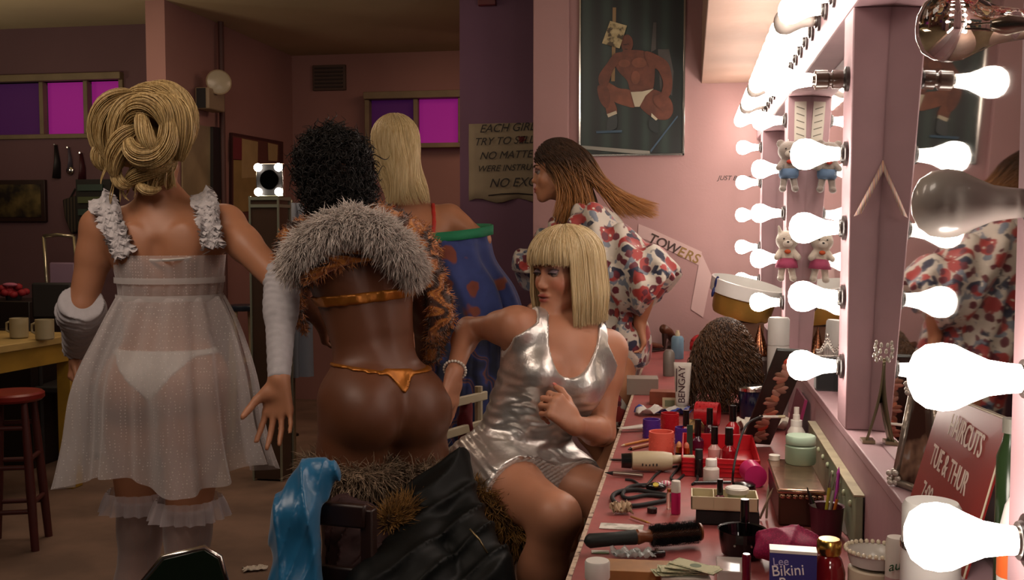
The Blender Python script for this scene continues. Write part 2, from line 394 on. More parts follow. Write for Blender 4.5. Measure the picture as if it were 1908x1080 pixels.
# ================================================================== IMPLICIT BODY MODELLER
class SDF:
    def __init__(s, lo, hi, h):
        s.h = h; s.lo = np.array(lo, float)
        s.n = [int(math.ceil((b-a)/h))+1 for a, b in zip(lo, hi)]
        s.ax = [(s.lo[i]+np.arange(s.n[i])*h).astype(np.float32) for i in range(3)]
        s.F = np.full(s.n, .12, np.float32)
    def clone(s):
        t = SDF.__new__(SDF); t.h, t.lo, t.n, t.ax = s.h, s.lo, s.n, s.ax; t.F = s.F.copy(); return t
    def blk(s, lo, hi, pad):
        sl = []
        for i in range(3):
            a = max(0, int((lo[i]-pad-s.lo[i])/s.h)); b = min(s.n[i], int((hi[i]+pad-s.lo[i])/s.h)+2)
            if b <= a: return None
            sl.append(slice(a, b))
        return tuple(sl), s.ax[0][sl[0]][:, None, None], s.ax[1][sl[1]][None, :, None], s.ax[2][sl[2]][None, None, :]
    def _mix(s, sl, d, k, mode):
        A = s.F[sl]
        if mode == 'add':
            if k > 0:
                h = np.maximum(k-np.abs(A-d), 0)/k; s.F[sl] = np.minimum(A, d)-h*h*k*.25
            else: s.F[sl] = np.minimum(A, d)
        else:
            d = -d
            h = np.maximum(k-np.abs(A-d), 0)/k; s.F[sl] = np.maximum(A, d)+h*h*k*.25
    def rc(s, a, b, ra, rb, k=.02, flat=None, mode='add', pad=.05):
        a = np.asarray(a, float); b = np.asarray(b, float); R = max(ra, rb)
        q = s.blk(np.minimum(a, b)-R, np.maximum(a, b)+R, pad)
        if q is None: return s
        sl, X, Y, Z = q; ab = b-a; L2 = max(float(ab@ab), 1e-9)
        px, py, pz = X-a[0], Y-a[1], Z-a[2]
        t = np.clip((px*ab[0]+py*ab[1]+pz*ab[2])/L2, 0, 1)
        dx, dy, dz = px-t*ab[0], py-t*ab[1], pz-t*ab[2]
        if flat is not None:                                  # (direction, factor): squashed along that direction
            n, fct = nrm(flat[0]), flat[1]; c = dx*n[0]+dy*n[1]+dz*n[2]; e = c*(1/fct-1)
            dx, dy, dz = dx+e*n[0], dy+e*n[1], dz+e*n[2]
        d = np.sqrt(dx*dx+dy*dy+dz*dz)-(ra+(rb-ra)*t)
        if flat is not None: d = d*(.5+.5*flat[1])
        s._mix(sl, d.astype(np.float32), k, mode); return s
    def el(s, c, r, fr=None, k=.02, mode='add', pad=.05):
        """ellipsoid, fr = (R, F, U) axes"""
        c = np.asarray(c, float); R = max(r)
        q = s.blk(c-R, c+R, pad)
        if q is None: return s
        sl, X, Y, Z = q; px, py, pz = X-c[0], Y-c[1], Z-c[2]
        if fr is not None: px, py, pz = [px*a[0]+py*a[1]+pz*a[2] for a in fr]
        k0 = np.sqrt((px/r[0])**2+(py/r[1])**2+(pz/r[2])**2); k1 = np.sqrt((px/r[0]**2)**2+(py/r[1]**2)**2+(pz/r[2]**2)**2)+1e-9
        d = k0*(k0-1)/k1
        s._mix(sl, d.astype(np.float32), k, mode); return s
    def grids(s): return s.ax[0][:, None, None], s.ax[1][None, :, None], s.ax[2][None, None, :]
    def mesh(s, F=None):
        F = s.F if F is None else F
        # crop to the occupied block
        occ = F < 0
        if not occ.any(): return np.zeros((0, 3)), np.zeros((0, 4), int)
        lo = []; hi = []
        for i in range(3):
            m = np.where(occ.any(axis=tuple(j for j in range(3) if j != i)))[0]; lo.append(max(m[0]-2, 0)); hi.append(min(m[-1]+3, F.shape[i]))
        F = F[lo[0]:hi[0], lo[1]:hi[1], lo[2]:hi[2]]
        F = np.pad(F, 1, constant_values=.1)
        org = s.lo+(np.array(lo)-1)*s.h
        n = F.shape; inside = F < 0
        cnt = np.zeros([a-1 for a in n], np.int8)
        for dx in (0, 1):
            for dy in (0, 1):
                for dz in (0, 1): cnt += inside[dx:n[0]-1+dx, dy:n[1]-1+dy, dz:n[2]-1+dz]
        act = (cnt > 0) & (cnt < 8); ci = np.argwhere(act)
        idx = np.full(act.shape, -1, np.int32); idx[act] = np.arange(len(ci))
        acc = np.zeros((len(ci), 3)); w = np.zeros(len(ci))
        i, j, k = ci.T
        cn = [(a, b, c) for a in (0, 1) for b in (0, 1) for c in (0, 1)]
        for p in cn:
            for ax in range(3):
                if p[ax]: continue
                q = list(p); q[ax] = 1
                fa = F[i+p[0], j+p[1], k+p[2]]; fb = F[i+q[0], j+q[1], k+q[2]]
                m = (fa < 0) != (fb < 0); t = np.where(m, fa/np.where(m, fa-fb, 1), 0)
                for d in range(3): acc[:, d] += np.where(m, p[d]+(t if d == ax else 0), 0)
                w += m
        vs = (ci+acc/w[:, None])*s.h+org
        fs = []
        for ax in range(3):
            a_, b_ = [(1, 2), (2, 0), (0, 1)][ax]
            sl0 = [slice(None)]*3; sl1 = [slice(None)]*3; sl0[ax] = slice(0, -1); sl1[ax] = slice(1, None)
            e = inside[tuple(sl0)] != inside[tuple(sl1)]
            E = np.argwhere(e); E = E[(E[:, a_] > 0) & (E[:, b_] > 0) & (E[:, a_] < n[a_]-1) & (E[:, b_] < n[b_]-1)]
            ins = inside[E[:, 0], E[:, 1], E[:, 2]]
            def at(da, db):
                Q = E.copy(); Q[:, a_] += da; Q[:, b_] += db; return idx[Q[:, 0], Q[:, 1], Q[:, 2]]
            q = np.stack([at(-1, -1), at(0, -1), at(0, 0), at(-1, 0)], 1)
            q[~ins] = q[~ins][:, ::-1]; fs.append(q)
        fs = np.concatenate(fs); fs = fs[(fs >= 0).all(1)]
        return vs, fs
def relax(vs, fs, it=1, lam=.5):
    if it == 0 or len(vs) == 0: return vs
    a = np.concatenate([fs[:, 0], fs[:, 1], fs[:, 2], fs[:, 3]]); b = np.concatenate([fs[:, 1], fs[:, 2], fs[:, 3], fs[:, 0]])
    deg = np.bincount(a, minlength=len(vs))+np.bincount(b, minlength=len(vs))
    for _ in range(it):
        av = np.stack([np.bincount(a, vs[b, d], len(vs))+np.bincount(b, vs[a, d], len(vs)) for d in range(3)], 1)/np.maximum(deg, 1)[:, None]
        vs = vs+(av-vs)*lam
    return vs
def npmesh(name, vs, fs, m, parent, col=None, smooth=True):
    """mesh from numpy arrays in world space, stored relative to parent"""
    if parent is not None:
        off = np.zeros(3); q = parent
        while q is not None: off += np.array(q.location); q = q.parent
        vs = vs-off
    me = bpy.data.meshes.new(name); k = fs.shape[1]
    me.vertices.add(len(vs)); me.vertices.foreach_set('co', np.ascontiguousarray(vs, np.float32).ravel())
    me.loops.add(fs.size); me.loops.foreach_set('vertex_index', np.ascontiguousarray(fs, np.int32).ravel())
    me.polygons.add(len(fs)); me.polygons.foreach_set('loop_start', np.arange(0, fs.size, k, dtype=np.int32))
    me.polygons.foreach_set('loop_total', np.full(len(fs), k, np.int32)); me.update(calc_edges=True)
    me.polygons.foreach_set('use_smooth', np.full(len(fs), smooth))
    if m: me.materials.append(m)
    if col is not None:
        at = me.color_attributes.new('Col', 'FLOAT_COLOR', 'POINT'); c = np.ones((len(vs), 4), np.float32); c[:, :3] = col
        at.data.foreach_set('color', c.ravel())
    o = bpy.data.objects.new(name, me); C.objects.link(o)
    if parent is not None: o.parent = parent
    return o
def attr_mat(name, rough=.5, metal=0, sub=0, bump=0, bscale=200, spec=.5, var=.12, vs=25, sheen=0, alpha=1, bdist=.001, coat=0):
    if name in MATS: return MATS[name]
    m = mat(name, (.5, .5, .5), rough, metal, bump=bump, bscale=bscale, spec=spec, sub=sub, sheen=sheen, alpha=alpha, bdist=bdist, coat=coat)
    N = m.node_tree.nodes; L = m.node_tree.links; b = N['Principled BSDF']
    a = N.new('ShaderNodeVertexColor'); a.layer_name = 'Col'; tc = N.new('ShaderNodeTexCoord'); n = N.new('ShaderNodeTexNoise'); n.inputs['Scale'].default_value = vs; n.inputs['Detail'].default_value = 4
    L.new(tc.outputs['Object'], n.inputs['Vector'])
    mr = N.new('ShaderNodeMapRange'); mr.inputs[1].default_value = .3; mr.inputs[2].default_value = .7; mr.inputs[3].default_value = 1-var; mr.inputs[4].default_value = 1.0
    L.new(n.outputs['Fac'], mr.inputs[0])
    v = N.new('ShaderNodeVectorMath'); v.operation = 'SCALE'; L.new(a.outputs['Color'], v.inputs[0]); L.new(mr.outputs[0], v.inputs['Scale']); L.new(v.outputs[0], b.inputs['Base Color'])
    return m
def frame(Fd, Ud):
    F = nrm(Fd); R = nrm(np.cross(F, Ud)); U = np.cross(R, F); return (R, F, U)
def LP(c, fr, x, y, z): return np.asarray(c)+fr[0]*x+fr[1]*y+fr[2]*z
def head_sdf(S, c, fr, neck, ears=True, sc_=1.0, jaw=1.0):
    L = lambda x, y, z: LP(c, fr, x*sc_, y*sc_, z*sc_); g = sc_
    r3 = lambda a, b, c_: (a*g, b*g, c_*g)
    S.rc(L(0, -.030, -.070), neck, .046*g, .050, .022, pad=.06)
    S.el(L(0, -.014, .034), r3(.072, .090, .078), fr, .03)
    S.el(L(0, .020, -.030), r3(.056, .064, .086), fr, .03)
    for q in (-1, 1):
        S.rc(L(q*.048, .0, -.060), L(q*.012, .066, -.102), .017*g, .015*g, .022)
        S.el(L(q*.034, .058, -.036), r3(.021, .02, .02), fr, .025)
        S.el(L(q*.026, .080, .014), r3(.022, .009, .007), fr, .014)
    S.el(L(0, .066, -.104), r3(.019, .017, .016), fr, .02)
    S.el(L(0, .072, -.072), r3(.026, .018, .022), fr, .015)
    S.rc(L(0, .080, .006), L(0, .096, -.034), .0058*g, .0072*g, .012)
    S.el(L(0, .0985, -.039), r3(.0075, .0078, .0068), fr, .008)
    for q in (-1, 1):
        S.el(L(q*.0095, .0895, -.0425), r3(.0065, .008, .0052), fr, .006)
        S.el(L(q*.031, .093, -.004), r3(.0175, .014, .0105), fr, .012, 'cut')
    S.el(L(0, .0905, -.0665), r3(.0235, .0095, .0052), fr, .004)
    S.el(L(0, .0885, -.0790), r3(.0190, .0105, .0068), fr, .004)
    S.el(L(0, .101, -.0722), r3(.019, .009, .0016), fr, .003, 'cut')
    if ears:
        for q in (-1, 1):
            S.el(L(q*.072, -.008, -.018), r3(.007, .017, .030), fr, .008); S.el(L(q*.080, -.004, -.016), r3(.004, .009, .018), fr, .006, 'cut')
def eyes(c, fr, parent, sc_=1.0, look=(0, 1, 0), lidcol='#5b3a36', iris='#4a3a2a', brow='#4b3223'):
    L = lambda x, y, z: LP(c, fr, x*sc_, y*sc_, z*sc_)
    R3 = Matrix([[float(fr[j][i]) for j in range(3)] for i in range(3)])
    for q in (-1, 1):
        o = MB(); o.ell(L(q*.031, .0715, -.004), .0122*sc_, 18, 14, R3); e = o.build('eye', mat('eye_white', '#8a8078', .15), parent, world=True, smooth=True)
        d = nrm(fr[0]*look[0]+fr[1]*look[1]+fr[2]*look[2]); p = L(q*.031, .0715, -.004)+d*.0105*sc_
        MB().lathe([(.0058*sc_, 0), (.0050*sc_, .0018*sc_), (.0002, .0026*sc_)], p, d, 14).build('iris', mat('iris_'+iris, iris, .1), e, world=True, smooth=True)
        # upper lid with lashes: an arc hugging the eyeball
        G = []
        for z0, y0 in ((.0105, .0735), (.008, .0808), (.0012, .0856)):
            G.append([L(q*.031+a*.0155, y0-abs(a)**2*.006, -.004+z0-abs(a)**2*.0045) for a in np.linspace(-1, 1, 9)])
        MB().sheet(G).build('eyelid', mat('lid_'+lidcol, lidcol, .6), parent, world=True, smooth=True, solid=.0016)
        m = MB(); m.tube([L(q*.031+a*.0165, .0866-abs(a)**2*.006, -.0032-abs(a)**2*.0028) for a in np.linspace(-1, 1, 9)], .0012*sc_, 5); m.build('eyelashes', mat('lash_black', '#120c0a', .6), parent, world=True)
        m = MB(); m.tube([L(q*(.014+.034*a), .0905-.013*a*a*1.4, .0155+.007*math.sin(a*2.6)) for a in np.linspace(0, 1, 8)], [.0016, .0024, .0025, .0024, .0022, .0019, .0015, .0008], 6); m.build('eyebrow', mat('brow_'+brow, brow, .8), parent, world=True)
def torso_sdf(S, pc, pf, cc, cf, neck, shA, shB, bust=.05, hipw=1.0, butt=1.0, waist=1.0, chest=1.0):
    """pc/pf pelvis centre and frame, cc/cf rib cage centre and frame"""
    p = lambda x, y, z: LP(pc, pf, x, y, z); c = lambda x, y, z: LP(cc, cf, x, y, z)
    wc = (pc+cc)*.5; wf = frame(pf[1]+cf[1], nrm(cc-pc))
    S.el(p(0, 0, 0), (.150*hipw, .098, .095), pf, .05, pad=.07)
    S.el(wc, (.112*waist, .080*waist, .13), wf, .06, pad=.07)
    S.el(c(0, 0, 0), (.130*chest, .092*chest, .135), cf, .06, pad=.07)
    S.el(c(0, -.008, .085), (.118*chest, .070, .07), cf, .05, pad=.07)
    for q, sh in ((-1, shA), (1, shB)):
        S.el(p(q*.070*hipw, -.062, -.045), (.082*butt, .070*butt, .085*butt), pf, .035)
        S.rc(neck-cf[2]*.025, sh, .042, .038, .05, pad=.07)
        S.rc(c(q*.06, -.03, .03), sh, .06, .040, .05, pad=.07)
        if bust: S.el(c(q*.060, .070, -.008), (.049, bust, .050), cf, .035)
    S.rc(neck, c(0, 0, .06), .055, .07, .05, pad=.07)
    # spine furrow
    S.rc(c(0, -.108, .05), LP(wc, wf, 0, -.098, 0), .012, .012, .03, mode='cut'); S.rc(LP(wc, wf, 0, -.098, 0), p(0, -.108, .05), .012, .010, .03, mode='cut')
def arm_sdf(S, sh, el, wr, th=1.0):
    S.rc(sh, lerp(sh, el, .35), .045*th, .043*th, .03); S.rc(lerp(sh, el, .3), el, .043*th, .035*th, .02)
    S.rc(el, lerp(el, wr, .3), .035*th, .038*th, .02); S.rc(lerp(el, wr, .25), wr, .038*th, .024*th, .02)
def leg_sdf(S, hp, kn, an, th=1.0, toe=None, back=None):
    S.rc(hp, lerp(hp, kn, .4), .088*th, .080*th, .035, pad=.07); S.rc(lerp(hp, kn, .35), kn, .082*th, .052*th, .03)
    d = back if back is not None else np.array([0, 0, 0.])
    m = lerp(kn, an, .32)+d*.015
    S.rc(kn, m, .050*th, .052*th, .03); S.rc(m, an, .052*th, .033*th, .03)
    if toe is not None:
        S.rc(an, lerp(an, toe, .5), .034, .034, .02); S.rc(lerp(an, toe, .4), toe, .036, .022, .02); S.el(an-nrm(toe-an)*.03-np.array([0, 0, .02]), (.028, .028, .03), None, .02)
FL = (.078, .088, .082, .064)
def hand_sdf(S, wr, fd, pn, thumb, curl=(.3, .3, .35, .4), spread=.06, sz=1.0, tcurl=.5, tout=.75):
    """wrist, finger direction, palm normal (direction the palm faces), thumb: +1/-1 side along cross(fd,pn)"""
    fd = nrm(fd); pn = nrm(pn-fd*np.dot(pn, fd)); sd = np.cross(fd, pn)*thumb
    S.rc(wr, wr+fd*.03*sz, .022*sz, .021*sz, .02, flat=(pn, .75))
    K = []
    for i in range(4):
        o = (.030-.020*i)*sz; k = wr+fd*(.086-.006*abs(i-1.3))*sz+sd*o-pn*.002
        S.rc(wr+fd*.02*sz+sd*o*.6, k, .0125*sz, .0110*sz, .012); K.append(k)
    S.el(wr+fd*.035*sz+sd*.022*sz+pn*.008*sz, (.02*sz, .016*sz, .016*sz), None, .015)
    tips = []
    for i, k in enumerate(K):
        a = spread*(1.5-i); d = nrm(fd*math.cos(a)+sd*math.sin(a)); p = k; ang = 0; L = FL[i]*sz
        r = (.0088, .0088, .0085, .0074)[i]*sz
        for j, fr_ in enumerate((.46, .30, .24)):
            ang += curl[i]*(1.0, 1.15, .8)[j]
            q = p+(d*math.cos(ang)+pn*math.sin(ang))*L*fr_
            S.rc(p, q, r*(1-.06*j), r*(.96-.08*j), .006 if j == 0 else .003, pad=.02); p = q
        tips.append((p, nrm(d*math.cos(ang)+pn*math.sin(ang)), nrm(-pn*math.cos(ang)+d*math.sin(ang))))
    t0 = wr+fd*.024*sz+sd*.022*sz+pn*.004; d = nrm(fd*(1-tout*.5)+sd*tout+pn*.35); t1 = t0+d*.040*sz
    d2 = nrm(d+fd*.5+pn*tcurl*.5); t2 = t1+d2*.033*sz; d3 = nrm(d2+fd*.2+pn*tcurl); t3 = t2+d3*.024*sz
    S.rc(t0, t1, .015*sz, .0115*sz, .012); S.rc(t1, t2, .0112*sz, .0098*sz, .004); S.rc(t2, t3, .0098*sz, .0078*sz, .003)
    tips.append((t3, d3, nrm(np.cross(np.cross(d3, -pn), d3))))
    return tips
def nails(tips, m, parent, sz=1.0):
    for p, d, n in tips:
        fr = (nrm(np.cross(d, n)), d, n); R3 = Matrix([[float(fr[j][i]) for j in range(3)] for i in range(3)])
        MB().ell(p+d*.002+n*.0055, (.0052*sz, .0085*sz, .0022), 10, 6, R3).build('fingernail', m, parent, world=True, smooth=True)
def garment(S, F, name, m, parent, col=None, it=1):
    vs, fs = S.mesh(F)
    if len(vs) == 0: print('EMPTY', name); return None
    vs = relax(vs, fs, it)
    return npmesh(name, vs, fs, m, parent, col(vs) if callable(col) else col)
# ------------------------------------------------------------------ hair
def strands(name, paths, r, m, parent, n=3, tips=.25):
    """paths: (K, T, 3) array of world points; builds tapered thin tubes"""
    Pn = np.asarray(paths, float); K, T, _ = Pn.shape
    tg = np.gradient(Pn, axis=1); tg /= np.linalg.norm(tg, axis=2, keepdims=True)+1e-9
    ref = rng.normal(size=(K, 1, 3)); u = np.cross(tg, ref); u /= np.linalg.norm(u, axis=2, keepdims=True)+1e-9; v = np.cross(tg, u)
    t = np.linspace(0, 1, T); rad = (r if np.ndim(r) else np.full(K, r))[:, None]*(np.where(t < .7, 1, 1-(t-.7)/.3*(1-tips)))[None]
    ring = []
    for i in range(n):
        a = 2*math.pi*i/n; ring.append(Pn+(u*math.cos(a)+v*math.sin(a))*rad[..., None])
    V_ = np.stack(ring, 2).reshape(-1, 3)                     # K,T,n
    base = (np.arange(K)[:, None, None]*T+np.arange(T-1)[None, :, None])*n; i = np.arange(n)[None, None]; j = (i+1) % n
    fs = np.stack([base+i, base+j, base+n+j, base+n+i], -1).reshape(-1, 4)
    return npmesh(name, V_, fs, m, parent)
def hair_mat(name, c1, c2, rough=.42, scale=220, stretch=(1, 1, .06)):
    m = ramp_mat(name, 'noise', [(.3, c1), (.7, c2)], scale, rough, stretch=stretch)
    m.node_tree.nodes['Principled BSDF'].inputs['Specular IOR Level'].default_value = .45
    return m
def fur(name, vs, fs, count, length, r, m, parent, jitter=.6, droop=(0, 0, -.3), segs=4):
    """short tufts standing on a mesh surface"""
    tri = vs[fs[:, :3]]; nn = np.cross(tri[:, 1]-tri[:, 0], tri[:, 2]-tri[:, 0]); ar = np.linalg.norm(nn, axis=1); nn /= ar[:, None]+1e-12
    k = rng.choice(len(fs), count, p=ar/ar.sum()); b = rng.random((count, 2)); p0 = tri[k, 0]+(tri[k, 1]-tri[k, 0])*b[:, :1]+(tri[k, 2]-tri[k, 0])*b[:, 1:]
    d = nn[k]+rng.normal(size=(count, 3))*jitter+np.array(droop); d /= np.linalg.norm(d, axis=1, keepdims=True)
    L = length*(.6+.8*rng.random(count)); cv = rng.normal(size=(count, 3))*.35+np.array(droop)
    t = np.linspace(0, 1, segs)
    path = p0[:, None]+(d[:, None]*t[None, :, None]+cv[:, None]*(t**2)[None, :, None]*.5)*L[:, None, None]
    return strands(name, path, r, m, parent, 3, .15)
# ================================================================== PEOPLE
TOC = nrm(V(-CF[0], -CF[1], 0)); UP = V(0, 0, 1)
def face_dir(deg, down=0):
    """0 = towards the camera side of the room, + = turned to the right of the picture"""
    a = math.radians(deg); return nrm(TOC*math.cos(a)+CR*math.sin(a)-UP*down)
skin_m = attr_mat('skin', .46, sub=.12, bump=.15, bscale=300, var=.10, vs=9, bdist=.0006)
def paint(vs, base): return np.tile(np.array(srgb(base)), (len(vs), 1))
def blob(vs, col, c, r, color, fr=None, k=1.0):
    q = vs-np.asarray(c)
    if fr is not None: q = np.stack([q@f for f in fr], 1)
    d = np.sqrt(((q/np.array(r))**2).sum(1)); w_ = np.clip((1.25-d)/.5, 0, 1)[:, None]*k
    return col*(1-w_)+np.array(srgb(color))*w_
def face_paint(vs, col, c, fr, lip='#7e2f2c', lid=None, blush=None, sc_=1.0):
    L = lambda x, y, z: LP(c, fr, x*sc_, y*sc_, z*sc_)
    col = blob(vs, col, L(0, .098, -.072), (.0225, .014, .0125), lip, fr, .9)
    col = blob(vs, col, L(0, .100, -.0722), (.018, .012, .0022), '#3a1412', fr)
    for q in (-1, 1):
        if lid: col = blob(vs, col, L(q*.031, .085, .003), (.021, .02, .011), lid, fr, .75)
        if blush: col = blob(vs, col, L(q*.045, .07, -.035), (.024, .03, .016), blush, fr, .35)
    return col
def wr(X, Y, Z, a, amp, seed, dirs):
    """wrinkle offset field: sum of a few skewed waves"""
    r_ = np.random.default_rng(seed); o = 0
    for d, lam in dirs:
        ph = r_.random()*6; q = X*d[0]+Y*d[1]+Z*d[2]; w2 = np.sin((X*r_.normal()+Y*r_.normal()+Z*r_.normal())*18+ph)
        o = o+np.sin(q*2*math.pi/lam+w2*1.6)*(.6+.4*np.sin(q*5+ph))
    return a+amp*o/len(dirs)
def lf(c, fr, g): 
    X, Y, Z = g; return [(X-c[0])*f[0]+(Y-c[1])*f[1]+(Z-c[2])*f[2] for f in fr]

# ---- seated woman in the silver dress
def person_silver():
    sn = P(1062, 620, 2.72); hc = P(1054, 500, 2.70); hf = frame(face_dir(-50, .08), UP)
    cc = P(1034, 694, 2.69); pc = P(945, 862, 2.74)
    cf = frame(face_dir(12, .0), nrm(cc-pc)+UP*.5); pf = frame(face_dir(42), nrm(cc-pc)+UP*.6)
    shL = P(962, 608, 2.64); shR = P(1132, 652, 2.75)                  # picture side names
    elL = P(872, 612, 2.80); wrL = P(846, 694, 2.63); elR = P(1122, 806, 2.70); wrR = P(1071, 792, 2.49)
    hpN = LP(pc, pf, .080, .01, -.035); hpF = LP(pc, pf, -.080, .01, -.035)
    knN = P(1036, 962, 2.36); anN = P(985, 1285, 2.50); knF = P(1142, 925, 2.62); anF = P(1110, 1290, 2.70)
    t = thing('person', 'seated woman with blonde bob and bangs in a shiny silver tank dress, one arm back', 'person', (pc[0], pc[1], 0))
    S = SDF((-1.15, 1.9, -.02), (0.12, 3.05, 1.45), .0042)
    torso_sdf(S, pc, pf, cc, cf, sn, shR, shL, bust=.050, hipw=1.04, chest=1.04, waist=1.06)
    S.rc(hpN, lerp(hpN, knN, .4), .090, .082, .035, pad=.07); S.rc(lerp(hpN, knN, .35), knN, .083, .054, .03)
    S.rc(hpF, lerp(hpF, knF, .4), .090, .082, .035, pad=.07); S.rc(lerp(hpF, knF, .35), knF, .083, .054, .03)
    for s_, e_ in ((shL, elL), (shR, elR)): S.rc(s_, lerp(s_, e_, .3), .038, .037, .03)
    T = S.clone(); mt = lerp(lerp(hpN, knN, .12), lerp(hpF, knF, .12), .5)
    T.rc(lerp(hpN, knN, .2), lerp(hpF, knF, .2),   .078, .078, .06, pad=.07); T.rc(hpN, hpF, .08, .08, .05, pad=.07); T.rc(lerp(hpN, knN, .42), lerp(hpF, knF, .38), .070, .070, .06, pad=.07)                                                       # what the dress follows
    for kn, an in ((knN, anN), (knF, anF)):
        m = lerp(kn, an, .3)-CR*.012
        S.rc(kn, m, .052, .054, .03); S.rc(m, an, .054, .032, .03); S.rc(an, an+nrm(kn-an)*-.03+CR*.10, .032, .02, .02)
    head_sdf(S, hc, hf, sn, ears=False, sc_=.94)
    arm_sdf(S, shL, elL, wrL, .84); arm_sdf(S, shR, elR, wrR, .93)
    # collar bones
    for s_, sh in ((-1, shR), (1, shL)): S.rc(LP(sn, cf, s_*.015, .05, -.018), lerp(sn, sh, .75)+cf[1]*.028+UP*.008, .006, .006, .018)
    hd = P(828, 790, 2.60)-wrL
    t1 = hand_sdf(S, wrL, hd, nrm(-CR*.8-TOC*.5), 1, (.15, .2, .25, .35), .05, .93)
    t2 = hand_sdf(S, wrR, nrm(-CR*.75+UP*.75+TOC*.2), nrm(-TOC*.6-UP*.35-CR*.2), -1, (.95, 1.05, 1.1, 1.15), .04, .93, tcurl=.8)
    vs, fs = S.mesh(); vs = relax(vs, fs, 2, .4)
    col = paint(vs, '#b98063'); col = face_paint(vs, col, hc, hf, '#8f3a36', '#6b5a5e', '#b0584a', .94)
    npmesh('body', vs, fs, skin_m, t, col)
    eyes(hc, hf, t, .94, (.1, 1, -.25), '#77646a', '#39424a', '#5b3b26')
    nails(t1+t2, mat('coral_nails', '#c0685c', .3), t, .93)
    # dress
    g = T.grids(); x, y, z = lf(cc, cf, g); px, py, pz = lf(pc, pf, g); X, Y, Z = g
    off = .0085+.0055*np.clip((.0-z)/.07, 0, 1)*(wr(x, y, z, 0, 1, 3, [((.35, .2, 1), .030), ((.55, 0, .8), .041), ((-.15, .1, 1), .023)]))
    F = T.F-off
    yy = np.clip(y, -1, 1)
    hw = .072*np.sqrt(np.clip(1-((.150-z)/.148)**2, 0, 1))+.0*z
    scoop = np.where(z > .150, .076-np.abs(x), hw-np.abs(x)); scoop = np.where(z < .004, -.02, scoop)
    scoop = np.where(yy < 0, np.where(z < .03, -.02, scoop), scoop)
    arm = .102+np.clip(.115-z, 0, .05)*.95-np.abs(x); arm = np.where(z < -.05, .3, arm)
    hem = np.where(pz > .045, .3, .165-(py*.92-pz*.22)+.0*px)
    reg = np.maximum(np.maximum(scoop, -arm), -hem)
    F = np.maximum(F, reg)
    def trimcol(v):
        return paint(v, '#dcd8d4')
    silver = attr_mat('silver_lame', .33, .78, bump=.35, bscale=55, var=.16, vs=30, bdist=.004)
    garment(T, F, 'tank_dress', silver, t, trimcol, 1)
    # piping along neckline and hem
    e = T.F-.0075
    band = np.maximum(e, np.maximum(reg-.001, -(reg+.0045)));
    garment(T, band, 'dress_piping', mat('pale_silver_piping', '#dcd6d0', .35, metal=.3), t, None, 2)
    # bracelet
    m = MB(); ad = nrm(wrL-elL); c0 = wrL-ad*.012; u_ = nrm(np.cross(ad, UP)); v_ = np.cross(ad, u_)
    for k in range(22):
        a = 2*math.pi*k/22; m.ell(c0+(u_*math.cos(a)+v_*math.sin(a))*.0285, .0042, 8, 6)
    m.build('bracelet', mat('pearl_beads', '#d9cfc2', .2, coat=.6), t, world=True, smooth=True)
    # bob wig: strands over a dome, falling straight; bangs in front
    K = 5200; Tn = 16; paths = np.zeros((K, Tn, 3)); top = LP(hc, hf, 0, -.005, 0)
    rr = np.random.default_rng(11)
    for k in range(K):
        az = rr.uniform(-math.pi, math.pi); lay = rr.random()            # azimuth from the face direction
        front = abs(az) < math.radians(58)
        a, b, c_ = .083+.009*lay, .101+.008*lay, .079+.009*lay           # dome radii
        cz = .028
        end = (.062 if front else -.140)+rr.normal()*.004
        if front: end = .021+rr.normal()*.003+.004*math.cos(az*2.6)
        th0 = rr.uniform(.02, .75)                                       # polar start (0 = crown)
        dome_len = math.pi/2-th0
        hh = max(cz-end, 0)
        for i in range(Tn):
            s_ = i/(Tn-1)*(dome_len*.1+hh)
            if s_ < dome_len*.1: th = th0+s_/.1; rr_ = math.sin(th); zz = cz+c_*math.cos(th)
            else: rr_ = 1.0; zz = cz-(s_-dome_len*.1)
            if front: zz = cz+(zz-cz)*1.0
            fl = 1+.10*np.clip((cz-zz)/.14, 0, 1)*(0 if front else 1)-.10*np.clip((-.07-zz)/.05, 0, 1)
            y_ = b*rr_*math.cos(az)*fl
            if front: y_ = min(y_, .110)
            paths[k, i] = LP(hc, hf, a*rr_*math.sin(az)*fl, y_-.004, zz)
    paths += rr.normal(size=(K, 1, 3))*.0016
    hm = hair_mat('blonde_bob_hair', '#bea273', '#dfcca2')
    h = strands('hair', paths, .0013, hm, t)
    # inner cap
    H = SDF(hc-.16, hc+.16, .005); H.el(LP(hc, hf, 0, -.006, .028), (.083, .101, .079), hf, .0)
    g = H.grids(); x, y, z = lf(hc, hf, g)
    az = np.arctan2(x, y); H2 = H.clone(); sk = (np.sqrt((x/.084)**2+((y+.006)/.101)**2)-1)*.09; skirt = np.maximum(np.maximum(sk, z-.03), -.132-z)
    F = np.minimum(H.F, skirt); F = np.maximum(F, -(np.sqrt((x/.079)**2+((y+.0)/.097)**2)-1)*.08 if False else F)
    F = np.maximum(F, -np.maximum(np.maximum(z-.040, .015-y), np.abs(x)-.12)); garment(H, F, 'hair_cap', mat('dark_blonde_root', '#8a6b3c', .7), h, None, 1)
    return t
person_silver()
